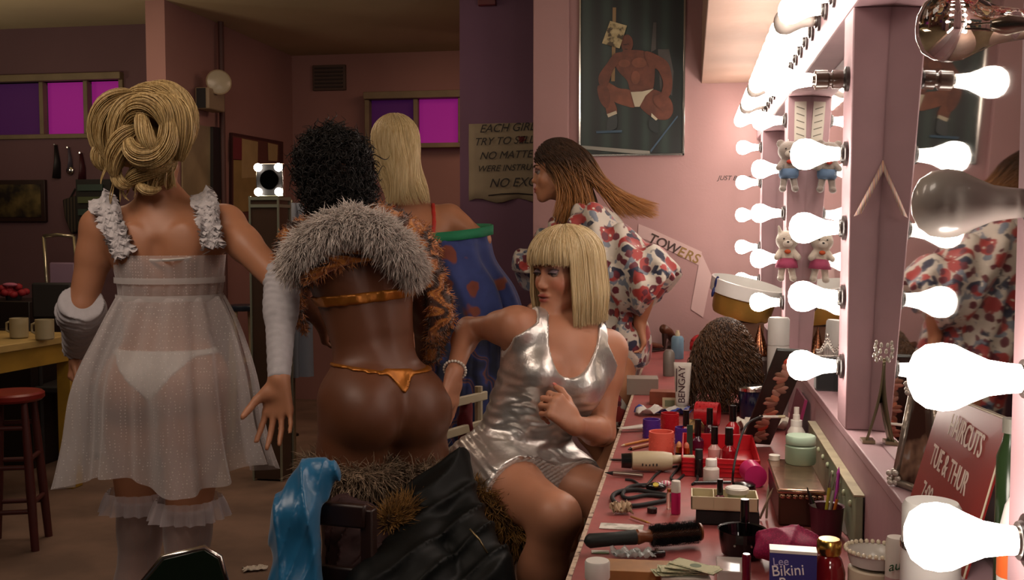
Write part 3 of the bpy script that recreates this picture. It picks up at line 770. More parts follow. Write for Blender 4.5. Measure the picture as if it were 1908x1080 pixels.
# ---- shared makers
def lock(A, B, C_, D_, n, rad, seed, T=18, twist=1.2, out=None):
    """n strands following a bezier A-B-C_-D_ inside a bundle of given radius"""
    r_ = np.random.default_rng(seed); t = np.linspace(0, 1, T)[:, None]
    c = (1-t)**3*A+3*(1-t)**2*t*B+3*(1-t)*t*t*C_+t**3*D_
    tg = np.gradient(c, axis=0); tg /= np.linalg.norm(tg, axis=1, keepdims=True)+1e-9
    ref = nrm(np.cross(D_-A, B-A)+V(1e-4, 2e-4, 3e-4)); u = np.cross(tg, ref); u /= np.linalg.norm(u, axis=1, keepdims=True)+1e-9; v = np.cross(tg, u)
    P_ = []
    prof = (np.sin(np.linspace(.12, math.pi-.12, T))**.6)[:, None]
    for k in range(n):
        a = r_.uniform(0, 2*math.pi); q = math.sqrt(r_.random())*rad; ph = a+twist*t
        P_.append(c+(u*np.cos(ph)+v*np.sin(ph))*q*prof)
    return P_
def ruffle(name, path, width, m, parent, nrm_dir, seed=1, waves=9, amp=.014, layers=3):
    r_ = np.random.default_rng(seed); mb = MB(); path = [np.asarray(p, float) for p in path]
    N_ = 70
    for L_ in range(layers):
        G = []; ph = r_.random()*6
        for i in range(N_):
            t = i/(N_-1)*(len(path)-1); k = min(int(t), len(path)-2); p = lerp(path[k], path[k+1], t-k); d = nrm(path[k+1]-path[k]); n = nrm(nrm_dir-d*np.dot(nrm_dir, d)); s_ = np.cross(d, n)
            row = []
            for j in range(9):
                a = j/8-.5; w_ = abs(a)*2
                row.append(p+s_*(a*width*(1+.18*math.sin(i*.9+ph)))+n*(.004+L_*.005+amp*w_*math.sin(i*waves*2*math.pi/N_*1.0+ph+a*5)+.003*math.sin(i*2.3+j))+d*.006*math.sin(j*2+i*.6+ph))
            G.append(row)
        mb.sheet(G)
    return mb.build(name, m, parent, world=True, smooth=True)
def sheer(name, color, a0=.28, a1=.85, rough=.7, dots=0):
    if name in MATS: return MATS[name]
    m = bpy.data.materials.new(name); MATS[name] = m; m.use_nodes = True; nt = m.node_tree; N = nt.nodes; L = nt.links; b = N['Principled BSDF']
    b.inputs['Base Color'].default_value = (*srgb(color), 1); b.inputs['Roughness'].default_value = rough; b.inputs['Sheen Weight'].default_value = .3
    lw = N.new('ShaderNodeLayerWeight'); lw.inputs[0].default_value = .35; mr = N.new('ShaderNodeMapRange'); mr.inputs[3].default_value = a0; mr.inputs[4].default_value = a1
    L.new(lw.outputs['Facing'], mr.inputs[0]); out = mr.outputs[0]
    if dots:
        tc = N.new('ShaderNodeTexCoord'); v = N.new('ShaderNodeTexVoronoi'); v.inputs['Scale'].default_value = dots; v.inputs['Randomness'].default_value = .25
        L.new(tc.outputs['Object'], v.inputs['Vector']); m2 = N.new('ShaderNodeMapRange'); m2.inputs[1].default_value = .16; m2.inputs[2].default_value = .24; m2.inputs[3].default_value = .35; m2.inputs[4].default_value = 0
        L.new(v.outputs['Distance'], m2.inputs[0]); ad = N.new('ShaderNodeMath'); ad.operation = 'ADD'; ad.use_clamp = True; L.new(out, ad.inputs[0]); L.new(m2.outputs[0], ad.inputs[1]); out = ad.outputs[0]
    L.new(out, b.inputs['Alpha']); return m
def loft_cloth(name, rings, m, parent, n=120, pleats=16, amp=(.002, .02), seed=2, hem=0, solid=0, a0=0, a1=2*math.pi, sub=6):
    """rings: list of (centre, half width vec, half depth vec); interpolated smoothly with growing pleats"""
    r_ = np.random.default_rng(seed); ph = r_.random(8)*6; R = []; M_ = len(rings)
    for i in range((M_-1)*sub+1):
        t = i/sub; k = min(int(t), M_-2); f_ = t-k
        idx = [max(k-1, 0), k, k+1, min(k+2, M_-1)]
        def cr(z):
            p0, p1, p2, p3 = [np.asarray(rings[j][z], float) for j in idx]
            return .5*((2*p1)+(-p0+p2)*f_+(2*p0-5*p1+4*p2-p3)*f_**2+(-p0+3*p1-3*p2+p3)*f_**3)
        c, u, v = cr(0), cr(1), cr(2); tt = i/((M_-1)*sub); A = lerp(amp[0], amp[1], tt)
        ring = []
        for j in range(n+1):
            th = a0+(a1-a0)*j/n
            w_ = A*(math.sin(th*pleats+ph[0]+1.1*math.sin(th*3+ph[1]))+.45*math.sin(th*pleats*1.9+ph[2])+.5*math.sin(th*5+ph[3]))
            q = u*math.cos(th)+v*math.sin(th); d = nrm(q); ring.append(c+q+d*w_+UP*(hem*tt*math.sin(th*4+ph[4])))
        R.append(ring)
    return MB().sheet(R).build(name, m, parent, world=True, smooth=True, solid=solid)

# ---- blonde woman in the sheer white nightie, from behind
def person_nightie():
    d = 2.80
    sn = P(303, 375, d); hc = P(282, 275, d-.02); hf = frame(face_dir(188, -.05), UP-CR*.12)
    cc = P(312, 492, d); cf = frame(face_dir(184), nrm(sn-cc)+UP*2); pc = P(310, 690, d-.02); pf = frame(face_dir(176), UP)
    shL = P(188, 424, d); shR = P(420, 418, d)
    elL = P(152, 574, d-.02); wrL = P(146, 652, d+.16); elR = P(525, 528, d-.14); wrR = P(520, 708, d-.25)
    hpL = LP(pc, pf, -.082, 0, -.03); hpR = LP(pc, pf, .082, 0, -.03)
    knL = P(262, 985, d+.0); knR = P(350, 990, d-.10); anL = P(258, 1295, d+.06); anR = P(348, 1320, d-.12)
    t = thing('person', 'blonde woman seen from behind in a sheer white babydoll nightie and long gloves', 'person', (pc[0], pc[1], 0))
    S = SDF(P(300, 540, d)-V(.52, .42, 1.4), P(300, 540, d)+V(.52, .45, .65), .0055)
    torso_sdf(S, pc, pf, cc, cf, sn, shL, shR, bust=.05, chest=1.05, hipw=1.02, waist=1.05, butt=1.03)
    leg_sdf(S, hpL, knL, anL, 1.0, anL+pf[1]*.16-UP*.05, -pf[1]); leg_sdf(S, hpR, knR, anR, 1.0, anR+pf[1]*.16-UP*.05, -pf[1])
    T = S.clone()
    head_sdf(S, hc, hf, sn, sc_=.98)
    arm_sdf(S, shL, elL, wrL, 1.06); arm_sdf(S, shR, elR, wrR, 1.04)
    A = SDF.clone(S); 
    t1 = hand_sdf(S, wrL, nrm(P(140, 720, d+.16)-wrL+CR*.0), nrm(CR), 1, (.9, 1.0, 1.0, 1.0), .03, .95)
    t2 = hand_sdf(S, wrR, nrm(-UP+CR*-.02-TOC*-.15), nrm(TOC-CR*.1), 1, (.12, .16, .2, .3), .15, 1.0, tout=.7)
    # shoulder blades
    for q in (-1, 1): S.el(LP(cc, cf, q*.07, -.085, .055), (.032, .014, .055), cf, .03)
    vs, fs = S.mesh(); vs = relax(vs, fs, 2, .4)
    npmesh('body', vs, fs, skin_m, t, paint(vs, '#b9805f'))
    # knickers
    g = S.grids(); x, y, z = lf(pc, pf, g); F = T.F-.003
    tri = np.abs(x)-np.clip((z+.07)*.95, .004, .2); band = np.maximum(np.abs(z-.055)-.008, -.2)
    reg = np.minimum(band, np.maximum(tri, np.maximum(z-.055, -.15-z)))
    garment(S, np.maximum(F, np.maximum(reg, np.abs(z)-.17)), 'knickers', mat('white_satin_knickers', '#d8d2cc', .5), t, None, 2)
    # stockings with ruffled tops
    st = sheer('sheer_white_stocking', '#b9aeb0', .38, .8)
    Z = g[2]; zt = P(300, 925, d)[2]
    for kn, an, hp in ((knL, anL, hpL), (knR, anR, hpR)):
        L_ = SDF(np.minimum(kn, an)-.13, np.maximum(np.maximum(kn, an), V(0, 0, 0)+hp)+V(.13, .13, .0), .0065)
        leg_sdf(L_, hp, kn, an, 1.02, an+pf[1]*.16-UP*.05, -pf[1]); F = np.maximum(L_.F-.004, L_.grids()[2]-zt); garment(L_, F, 'stocking', st, t, None, 2)
        c = lerp(hp, kn, (hp[2]-zt)/(hp[2]-kn[2]))
        rr = lambda s_: (c+UP*s_[0], CR*s_[1], V(-CR[1], CR[0], 0)*s_[1])
        loft_cloth('stocking_ruffle', [rr((.022, .084)), rr((0, .092)), rr((-.03, .100))], sheer('sheer_ruffle', '#d8ccd0', .4, .9), t, 90, 18, (.003, .008), 4)
    # gloves
    gl = attr_mat('white_glove', .7, var=.1, vs=60, alpha=.93, bump=.3, bscale=90, bdist=.002)
    for sh, el, wr_, puff in ((shL, elL, wrL, 1), (shR, elR, wrR, 0)):
        G_ = SDF(np.minimum(el, wr_)-.10, np.maximum(el, wr_)+.10, .0045); X, Y, Z = G_.grids()
        a = lerp(el, wr_, -.12 if puff else -.05); b = lerp(el, wr_, 1.02)
        if puff: G_.rc(a, b, .056, .040, 0); G_.el(lerp(el, wr_, .1), (.063, .06, .05), None, .03)
        else: G_.rc(lerp(el, wr_, -.18), lerp(el, wr_, .12), .044, .041, .02); G_.rc(el, lerp(el, wr_, .3), .040, .0415, .02); G_.rc(lerp(el, wr_, .25), b, .0415, .0275, .02)
        ax = nrm(wr_-el); s_ = (X-el[0])*ax[0]+(Y-el[1])*ax[1]+(Z-el[2])*ax[2]; Lg = np.linalg.norm(wr_-el)
        w_ = (np.sin(s_*2*math.pi/.019+2*np.sin((X+Y)*60)+np.sin(Z*45))+.5*np.sin(s_*2*math.pi/.03+X*90))*(.0032 if puff else .0006+.0018*np.clip(1-s_/.06, 0, 1))
        F = np.maximum(G_.F-w_, np.maximum(s_-Lg*.99, -(s_+(.035 if puff else .045)))); garment(G_, F, 'glove', gl, t, lambda v: paint(v, '#c8c4c8'), 1)
    # babydoll
    aw = V(-CF[0], -CF[1], 0); aw = nrm(aw)
    def R_(px, py, hw, hd, dd=0): return (P(px, py, d+dd), CR*hw, aw*hd)
    sk = sheer('sheer_white_nightie', '#dcd5d4', .34, .90, .7, 120)
    loft_cloth('nightie_bodice', [R_(316, 474, .150, .128), R_(316, 500, .146, .128), R_(318, 530, .140, .124), R_(318, 552, .137, .120)], sk, t, 140, 22, (.001, .002), 3)
    for yy, hw in ((520, .144), (552, .140)):
        m = MB(); c = P(317, yy, d); ring = []
        for w2 in (.008, -.008): ring.append([c+CR*hw*math.cos(a)+aw*(hw-.018)*math.sin(a)+UP*w2+nrm(CR*math.cos(a)+aw*math.sin(a))*.003 for a in np.linspace(0, 2*math.pi, 81)])
        m.sheet(ring).build('ribbon_band', sheer('lace_band', '#d9d4d2', .55, .9), t, world=True, smooth=True)
    loft_cloth('nightie_skirt', [R_(318, 550, .140, .122), R_(316, 610, .180, .165), R_(308, 700, .226, .21, -.0), R_(308, 800, .246, .21), R_(312, 872, .268, .225)], sk, t, 280, 12, (.003, .027), 5, hem=.026)
    m = MB(); m.tube([P(x_, y_, d-.136+.0011*abs(x_-316)) for x_, y_ in ((236, 478), (262, 483), (290, 485), (316, 484), (345, 482), (372, 476), (396, 464))], .0045, 6); m.build('neckline_trim', mat('white_lace', '#d4cec9', .8), t, world=True)
    rf = mat('white_lace_ruffle', '#cfc9ca', .8, trans=0, sheen=.3)
    ruffle('strap_ruffle', [P(192, 374, d-.02), P(200, 392, d-.085), P(215, 430, d-.105), P(236, 478, d-.11)], .062, rf, t, TOC+UP*.2, 3)
    ruffle('strap_ruffle', [P(380, 366, d-.02), P(386, 388, d-.085), P(393, 425, d-.105), P(398, 462, d-.11)], .058, rf, t, TOC+UP*.2, 8)
    # piled-up blonde hair
    H = SDF(hc-.2, hc+.22, .006); H.el(LP(hc, hf, 0, -.006, .030), (.086, .104, .096), hf, .01); bun = P(268, 232, d-.03)
    H.el(bun, (.112, .10, .085), None, .03); H.el(P(262, 262, d-.11), (.045, .04, .045), None, .03); H.el(P(232, 262, d-.04), (.05, .06, .07), None, .03)
    g = H.grids(); x, y, z = lf(hc, hf, g)
    F = np.maximum(H.F+.008, -np.maximum(z+.0, .03-y)-.0) if False else np.maximum(H.F+.002, np.minimum(y-.045, .2))
    hm = hair_mat('golden_blonde_hair', '#a5834e', '#e2c890', .4)
    cap = garment(H, F, 'hair', mat('blonde_hair_base', '#94713f', .6), t, None, 2)
    B = lambda x_, y_, dd=0.: P(x_, y_, d-.05+dd); Ps = []; k = 30
    specs = [((205, 300), (170, 240), (185, 180), (245, 172), .030, -.05), ((188, 290), (160, 230), (200, 170), (262, 185), .026, -.02), ((215, 320), (235, 250), (210, 200), (262, 178), .032, -.09),
             ((245, 300), (300, 320), (335, 260), (300, 200), .026, -.12), ((230, 235), (245, 180), (310, 180), (308, 245), .028, -.13), ((240, 250), (232, 300), (300, 310), (308, 245), .026, -.13),
             ((262, 175), (310, 155), (362, 195), (352, 268), .034, -.03), ((280, 185), (330, 180), (350, 230), (335, 300), .032, -.08), ((290, 200), (345, 190), (362, 250), (320, 292), .028, -.05),
             ((215, 330), (200, 290), (230, 240), (262, 238), .024, -.11), ((235, 345), (255, 320), (300, 300), (330, 300), .026, -.07), ((250, 352), (285, 345), (320, 320), (325, 285), .020, -.04),
             ((225, 300), (205, 330), (225, 350), (245, 345), .015, -.08), ((262, 330), (255, 352), (275, 362), (300, 350), .012, -.07), ((300, 310), (318, 325), (325, 340), (312, 352), .010, -.03), ((196, 262), (180, 280), (176, 300), (200, 318), .018, -.03),
             ((230, 205), (250, 160), (330, 165), (345, 225), .030, -.02), ((262, 200), (262, 240), (275, 265), (290, 285), .020, -.145)]
    for q in specs:
        a, b, c, e, rad, dd = q; k += 1; Ps += lock(B(*a, dd+.03), B(*b, dd), B(*c, dd), B(*e, dd+.02), 260, rad*1.12, k, 16)
    for q in range(12):                                                   # loose wisps
        a = B(200+q*11, 300+(q*37) % 40, -.06); Ps += lock(a, a+V(.0, 0, -.02), a+V(-.02+.01*(q % 3), 0, -.04), a+V(.01*(q % 4)-.02, 0, -.06), 6, .004, 60+q, 16)
    strands('hair_locks', Ps, .0012, hm, cap)
    m = MB(); m.tube([B(172+6*math.cos(a)*1.2, 232+4*math.sin(a), -.01) for a in np.linspace(0, 2*math.pi, 14)], .004, 6); m.build('hair_clip', mat('black_clip', '#0d0b0c', .3), t, world=True)
    return t
person_nightie()

# ---- dancer in tiger jacket, from behind
def person_tiger():
    d = 2.60
    sn = P(655, 432, d-.02); hc = P(624, 345, d-.02); hf = frame(face_dir(200, .05), UP-CR*.1)
    pc = P(712, 728, d); pf = frame(face_dir(216), UP+TOC*-.12); cc = P(676, 525, d); cf = frame(face_dir(192), nrm(cc-pc)+UP*.5)
    shL = P(576, 462, d+.05); shR = P(765, 470, d+.05)
    elL = P(556, 545, d+.36); wrL = P(600, 600, d+.46); elR = P(797, 575, d+.10); wrR = P(790, 655, d+.26)
    hpL = LP(pc, pf, -.080, 0, -.03); hpR = LP(pc, pf, .080, 0, -.03)
    knL = P(650, 1045, d-.02); knR = P(792, 1040, d+.05); anL = P(655, 1370, d+.05); anR = P(800, 1340, d+.22)
    t = thing('person', 'dark-skinned dancer from behind in a gold thong and cropped tiger jacket, black curly hair', 'person', (pc[0], pc[1], 0))
    o_ = P(690, 620, d)
    S = SDF(o_-V(.42, .38, 1.12), o_+V(.42, .62, .62), .0052)
    torso_sdf(S, pc, pf, cc, cf, sn, shL, shR, bust=.05, chest=.98, hipw=1.0, waist=.95, butt=1.14)
    leg_sdf(S, hpL, knL, anL, 1.02, None, -pf[1]); leg_sdf(S, hpR, knR, anR, 1.02, None, -pf[1])
    T = S.clone(); head_sdf(S, hc, hf, sn, sc_=.96); arm_sdf(S, shL, elL, wrL); arm_sdf(S, shR, elR, wrR)
    hand_sdf(S, wrL, nrm(-UP*.6-TOC), CR, -1, (.5,)*4); hand_sdf(S, wrR, nrm(-UP*.8-TOC*.6), -CR, 1, (.5,)*4)
    # gluteal furrow
    S.rc(LP(pc, pf, 0, -.128, .035), LP(pc, pf, 0, -.142, -.06), .004, .008, .028, mode='cut'); S.rc(LP(pc, pf, 0, -.142, -.06), LP(pc, pf, 0, -.100, -.14), .008, .010, .025, mode='cut')
    vs, fs = S.mesh(); vs = relax(vs, fs, 2, .4)
    skin2 = attr_mat('deep_brown_skin', .46, sub=.06, var=.12, vs=9, bump=.1, bscale=300, bdist=.0005, coat=0)
    npmesh('body', vs, fs, skin2, t, paint(vs, '#6a402a'))
    gold = attr_mat('copper_gold_lame', .35, .6, bump=.5, bscale=60, var=.3, vs=40, bdist=.003)
    g = S.grids(); x, y, z = lf(pc, pf, g); F = T.F-.0042
    hi = .050+.22*np.abs(x)*.55                                          # waist string rising to the sides
    band = np.abs(z-hi)-.005; tri = np.maximum(np.maximum(np.abs(x)-np.clip((z-.005)*.75, -.01, .04), z-.066), -y*0-1)
    string = np.maximum(np.abs(x)-.0025, z-.03); back = np.maximum(tri, y)
    reg = np.minimum(band, np.maximum(back, -.17-z)); front = np.maximum(np.maximum(np.abs(x)-np.clip((z+.09)*.7, .01, .1), z-.08), -y)
    reg = np.maximum(np.minimum(reg, front), np.abs(z)-.19)
    garment(S, np.maximum(F, reg), 'thong', gold, t, lambda v: paint(v, '#b9742c'), 2)
    x, y, z = lf(cc, cf, g); F = T.F-.006-.002*np.sin(x*170)
    garment(S, np.maximum(F, np.maximum(np.abs(z+.035)-.014, np.abs(x)-.16)), 'bikini_strap', gold, t, lambda v: paint(v, '#b9742c'), 2)
    # cropped jacket with sleeves
    J = SDF(o_-V(.40, .30, .42), o_+V(.42, .62, .40), .0065)
    J.rc(shL, sn, .068, .068, .04); J.rc(shR, sn, .068, .068, .04); J.rc(shL, elL, .075, .072, .03); J.rc(elL, wrL, .070, .058, .03)
    J.rc(shR, elR, .066, .062, .03); J.rc(elR, lerp(elR, wrR, .8), .060, .054, .03); J.rc(LP(cc, cf, -.07, -.03, .06), LP(cc, cf, .07, -.03, .06), .095, .095, .04); J.rc(LP(cc, cf, -.06, -.02, .10), LP(cc, cf, .06, -.02, .10), .085, .085, .04)
    X, Y, Z = J.grids(); xx, yy, zz = lf(cc, cf, (X, Y, Z))
    off = .004*np.sin(Z*85+3*np.sin(X*25))+.003*np.sin(X*70+Z*60)
    low = np.where(np.abs(xx) < .155, .000+.055*(1-(xx/.155)**2)-zz, -1)               # scooped hem at the back
    F = np.maximum(J.F-off, low); F = np.maximum(F, -((X-sn[0])**2+(Y-sn[1])**2+(Z-sn[2]-.03)**2)**.5+.070)
    tig = ramp_mat('tiger_stripe_fur', 'wave', [(.0, '#34190a'), (.25, '#5a2d12'), (.42, '#a8601f'), (.8, '#c98436'), (1, '#96521e')], 3.2, .85, distort=.6, sheen=.4, stretch=(1, 1, 2.6))
    vs, fs = J.mesh(F); vs = relax(vs, fs, 2); jk = npmesh('jacket', vs, fs, tig, t)
    fur('jacket_fur', vs, fs, 9000, .014, .0011, tig, jk)
    # pale fur collar falling in an arch across the back
    K_ = SDF(o_-V(.36, .35, .25), o_+V(.36, .35, .35), .007)
    pth = [P(548, 492, d-.06), P(568, 455, d-.125), P(612, 425, d-.15), P(660, 412, d-.15), P(706, 428, d-.145), P(742, 458, d-.12), P(768, 500, d-.06)]
    for i, (a, b) in enumerate(zip(pth[:-1], pth[1:])): K_.rc(a, b, .024, .026, .02)
    vs, fs = K_.mesh(); vs = relax(vs, fs, 1); fm = ramp_mat('pale_grey_fur', 'noise', [(.3, '#b0a298'), (.7, '#f0e4da')], 60, .9, sheen=.5)
    cl = npmesh('fur_collar', vs, fs, mat('grey_fur_base', '#a0948a', .95), t); fur('collar_fur', vs, fs, 12000, .030, .0010, fm, cl, .7, (0, 0, -.5), 5)
    # boots with fur cuffs
    bt = mat('dark_brown_boot_leather', '#2c1712', .45, var=.3, bump=.3, bscale=30)
    fm2 = ramp_mat('beige_fur', 'noise', [(.3, '#6a5442'), (.7, '#b29a80')], 60, .95)
    for hp, kn, an, zt in ((hpL, knL, anL, P(640, 868, d)[2]), (hpR, knR, anR, P(770, 878, d)[2])):
        L_ = SDF(np.minimum(kn, an)-.13, np.maximum(kn, hp)+V(.13, .13, .0), .0075); toe = an+pf[1]*.17-UP*.08
        leg_sdf(L_, hp, kn, an, 1.0, toe, -pf[1]); L_.el(toe, (.035, .05, .03), None, .02)
        garment(L_, np.maximum(L_.F-.010, L_.grids()[2]-zt), 'boot', bt, t, None, 2)
        c = lerp(hp, kn, (hp[2]-zt)/(hp[2]-kn[2])); mb = MB()
        K_ = SDF(c-.17, c+.17, .008); X, Y, Z = K_.grids(); q = np.sqrt((X-c[0])**2+(Y-c[1])**2)-.088; K_.F = (np.sqrt(q*q+(Z-c[2]+.05*(X-c[0]))**2)-.022).astype(np.float32)
        vs, fs = K_.mesh(); cf_ = npmesh('fur_cuff', vs, fs, mat('beige_fur_base', '#6a5442', .95), t); fur('cuff_fur', vs, fs, 4200, .040, .0012, fm2, cf_, .8, (0, 0, -.4), 4)
    # black curls
    rr = np.random.default_rng(5); H = SDF(hc-.2, hc+.2, .007); H.el(LP(hc, hf, 0, -.01, .045), (.074, .084, .078), hf, .01); H.el(LP(hc, hf, 0, -.045, -.035), (.066, .05, .055), hf, .04)
    g = H.grids(); x, y, z = lf(hc, hf, g); F = np.maximum(H.F, np.maximum(y-.05, -.2)*1.0); F = np.where(z > .04, H.F, F)
    vs, fs = H.mesh(F); vs = relax(vs, fs, 1); ca = npmesh('hair', vs, fs, mat('black_hair_base', '#0c0908', .9), t)
    tri = vs[fs[:, :3]]; nn = np.cross(tri[:, 1]-tri[:, 0], tri[:, 2]-tri[:, 0]); nn /= np.linalg.norm(nn, axis=1, keepdims=True)+1e-9
    K = 3600; k = rr.choice(len(fs), K); tt = np.linspace(0, 1, 14); p0 = tri[k, 0]; n = nn[k]; a = np.cross(n, rr.normal(size=(K, 3))); a /= np.linalg.norm(a, axis=1, keepdims=True); b = np.cross(n, a)
    R0 = (.005+.007*rr.random(K))[:, None, None]; ph = rr.random(K)[:, None]*6+tt[None]*rr.uniform(7, 13, K)[:, None]
    drift = rr.normal(size=(K, 1, 3))*.012*tt[None, :, None]
    path = p0[:, None]+n[:, None]*(tt[None, :, None]*(.014+.018*rr.random(K))[:, None, None])+(a[:, None]*np.cos(ph)[..., None]+b[:, None]*np.sin(ph)[..., None])*R0+drift
    strands('curls', path, .0016, mat('black_curly_hair', '#120d0b', .5, spec=.35), ca)
    return t
person_tiger()
# ---- blonde in the sliding blue robe, from behind
def person_bluerobe():
    d = 4.20
    sn = P(755, 378, d); hc = P(737, 272, d-.02); hf = frame(face_dir(196, -.05), UP-CR*.10)
    cc = P(778, 470, d); cf = frame(face_dir(184), nrm(sn-cc)+UP*2); pc = P(800, 620, d); pf = frame(face_dir(180), UP)
    shL = P(700, 412, d); shR = P(838, 404, d); elR = P(898, 446, d-.04); wrR = P(880, 520, d+.12); elL = P(668, 480, d+.05); wrL = P(700, 560, d+.12)
    t = thing('person', 'long-haired blonde from behind with red straps, blue green-edged robe slipping off', 'person', (pc[0], pc[1], 0))
    S = SDF(V(pc[0]-.5, pc[1]-.4, -.02), V(pc[0]+.45, pc[1]+.4, 1.86), .0075)
    torso_sdf(S, pc, pf, cc, cf, sn, shL, shR, bust=.045)
    T = S.clone()
    for q in (-1, 1):
        hp = LP(pc, pf, q*.08, 0, -.03); kn = V(hp[0], hp[1]+.02, .52); an = V(hp[0]+.01, hp[1]-.02*q, .10); leg_sdf(S, hp, kn, an, 1, an+pf[1]*.15-UP*.07, -pf[1])
    head_sdf(S, hc, hf, sn, sc_=.98); arm_sdf(S, shL, elL, wrL); arm_sdf(S, shR, elR, wrR)
    hand_sdf(S, wrR, nrm(-UP*.5-CR*.7), -TOC, 1, (.6,)*4); hand_sdf(S, wrL, nrm(-UP*.5+CR*.7), -TOC, -1, (.6,)*4)
    vs, fs = S.mesh(); npmesh('body', relax(vs, fs, 2, .4), fs, skin_m, t, paint(vs, '#b9805f'))
    x, y, z = lf(cc, cf, S.grids()); F = T.F-.005
    for q in (-1, 1):
        garment(S, np.maximum(F, np.maximum(np.abs(x-q*(.058+.18*np.clip(z, 0, .12)))-.009, .02-z)), 'bra_strap', mat('red_straps', '#c2352c', .5), t, None, 1)
    garment(S, np.maximum(F, np.maximum(np.abs(z+.0)-.022, np.abs(x)-.15)), 'bra_band', mat('red_straps', '#c2352c', .5), t, None, 1)
    # long straight hair
    rr = np.random.default_rng(3); K = 2600; Tn = 16; pa = np.zeros((K, Tn, 3))
    end0 = P(760, 378, d-.16)
    for k in range(K):
        az = rr.uniform(-2.5, 2.5); th0 = rr.uniform(.05, 1.2); lay = rr.random(); L = rr.uniform(.20, .27) if abs(az) < 2.1 else .16
        for i in range(Tn):
            s_ = i/(Tn-1); th = th0+(math.pi/2-th0)*min(1, s_/.35); dn = max(0, (s_-.35)/.65)*L
            r0 = .088+.012*lay; yy = -(.106+.010*lay)*math.sin(th)*math.cos(az); xx = r0*math.sin(th)*math.sin(az)
            q = LP(hc, hf, xx*(1-.15*dn/L+.25*max(0, dn-.1)), yy*(1+.35*dn)-.01, .030+(.094+.01*lay)*math.cos(th)); q = q-UP*dn+CR*dn*.16+V(0, -.02*dn, 0)+CR*.012*math.sin(dn*22+az*2)*min(1, dn*6)
            pa[k, i] = q
    H = SDF(hc-.3, hc+.2, .008); H.el(LP(hc, hf, 0, -.008, .03), (.084, .100, .092), hf, 0); H.rc(LP(hc, hf, 0, -.035, .0), LP(hc, hf, .02, -.05, -.13), .078, .07, .03, flat=(hf[1], .5))
    X = lf(hc, hf, H.grids()); cap = garment(H, np.maximum(H.F+.003, np.maximum(X[1]-.02, -.2)), 'hair', mat('ash_blonde_base', '#a88d5e', .6), t, None, 2)
    strands('hair_strands', pa, .0016, hair_mat('platinum_blonde_hair', '#b99c68', '#e8d5a6', .4), cap)
    # robe: blue knit with rust flowers, green band along the upper edge
    rob = ramp_mat('blue_knit_rust_flowers', 'voronoi', [(0, '#6b3426'), (.26, '#7a3c2a'), (.34, '#2c3a72'), (.6, '#34437c'), (1, '#26305e')], 9, .85, distort=.08, rand=.35, sheen=.2)
    def R_(px, py, hw, hd, tilt=0, dd=0): return (P(px, py, d+dd), CR*hw+UP*tilt, nrm(TOC)*hd)
    r = loft_cloth('robe', [R_(832, 440, .180, .165, .016), R_(838, 480, .185, .18), R_(862, 530, .205, .19), R_(880, 580, .195, .18), R_(884, 625, .165, .15)], rob, t, 130, 9, (.002, .02), 4, hem=.02)
    m = MB(); ring = []
    for w2 in (.020, 0, -.018): ring.append([P(832, 440, d)+(CR*.180+UP*.016)*math.cos(a)+nrm(TOC)*.165*math.sin(a)+nrm(CR*math.cos(a)+TOC*math.sin(a))*(.008+.003*math.sin(a*11))+UP*(w2+.012-.014*math.sin(a)) for a in np.linspace(0, 2*math.pi, 81)])
    m.sheet(ring).build('green_band', mat('green_knit_edge', '#1f7d55', .8, bump=.5, bscale=90), t, world=True, smooth=True, solid=.008)
    sk = ramp_mat('navy_striped_skirt', 'wave', [(0, '#10142c'), (.55, '#1a2248'), (.8, '#27346a'), (.92, '#70412e'), (1, '#1a2248')], 3.2, .75, distort=.35, stretch=(1, 1, 1.6))
    loft_cloth('skirt', [R_(868, 600, .150, .14), R_(862, 680, .165, .16), R_(856, 800, .20, .19), R_(850, 930, .23, .21), R_(850, 985, .24, .22)], sk, t, 120, 11, (.006, .022), 6)
    return t
person_bluerobe()

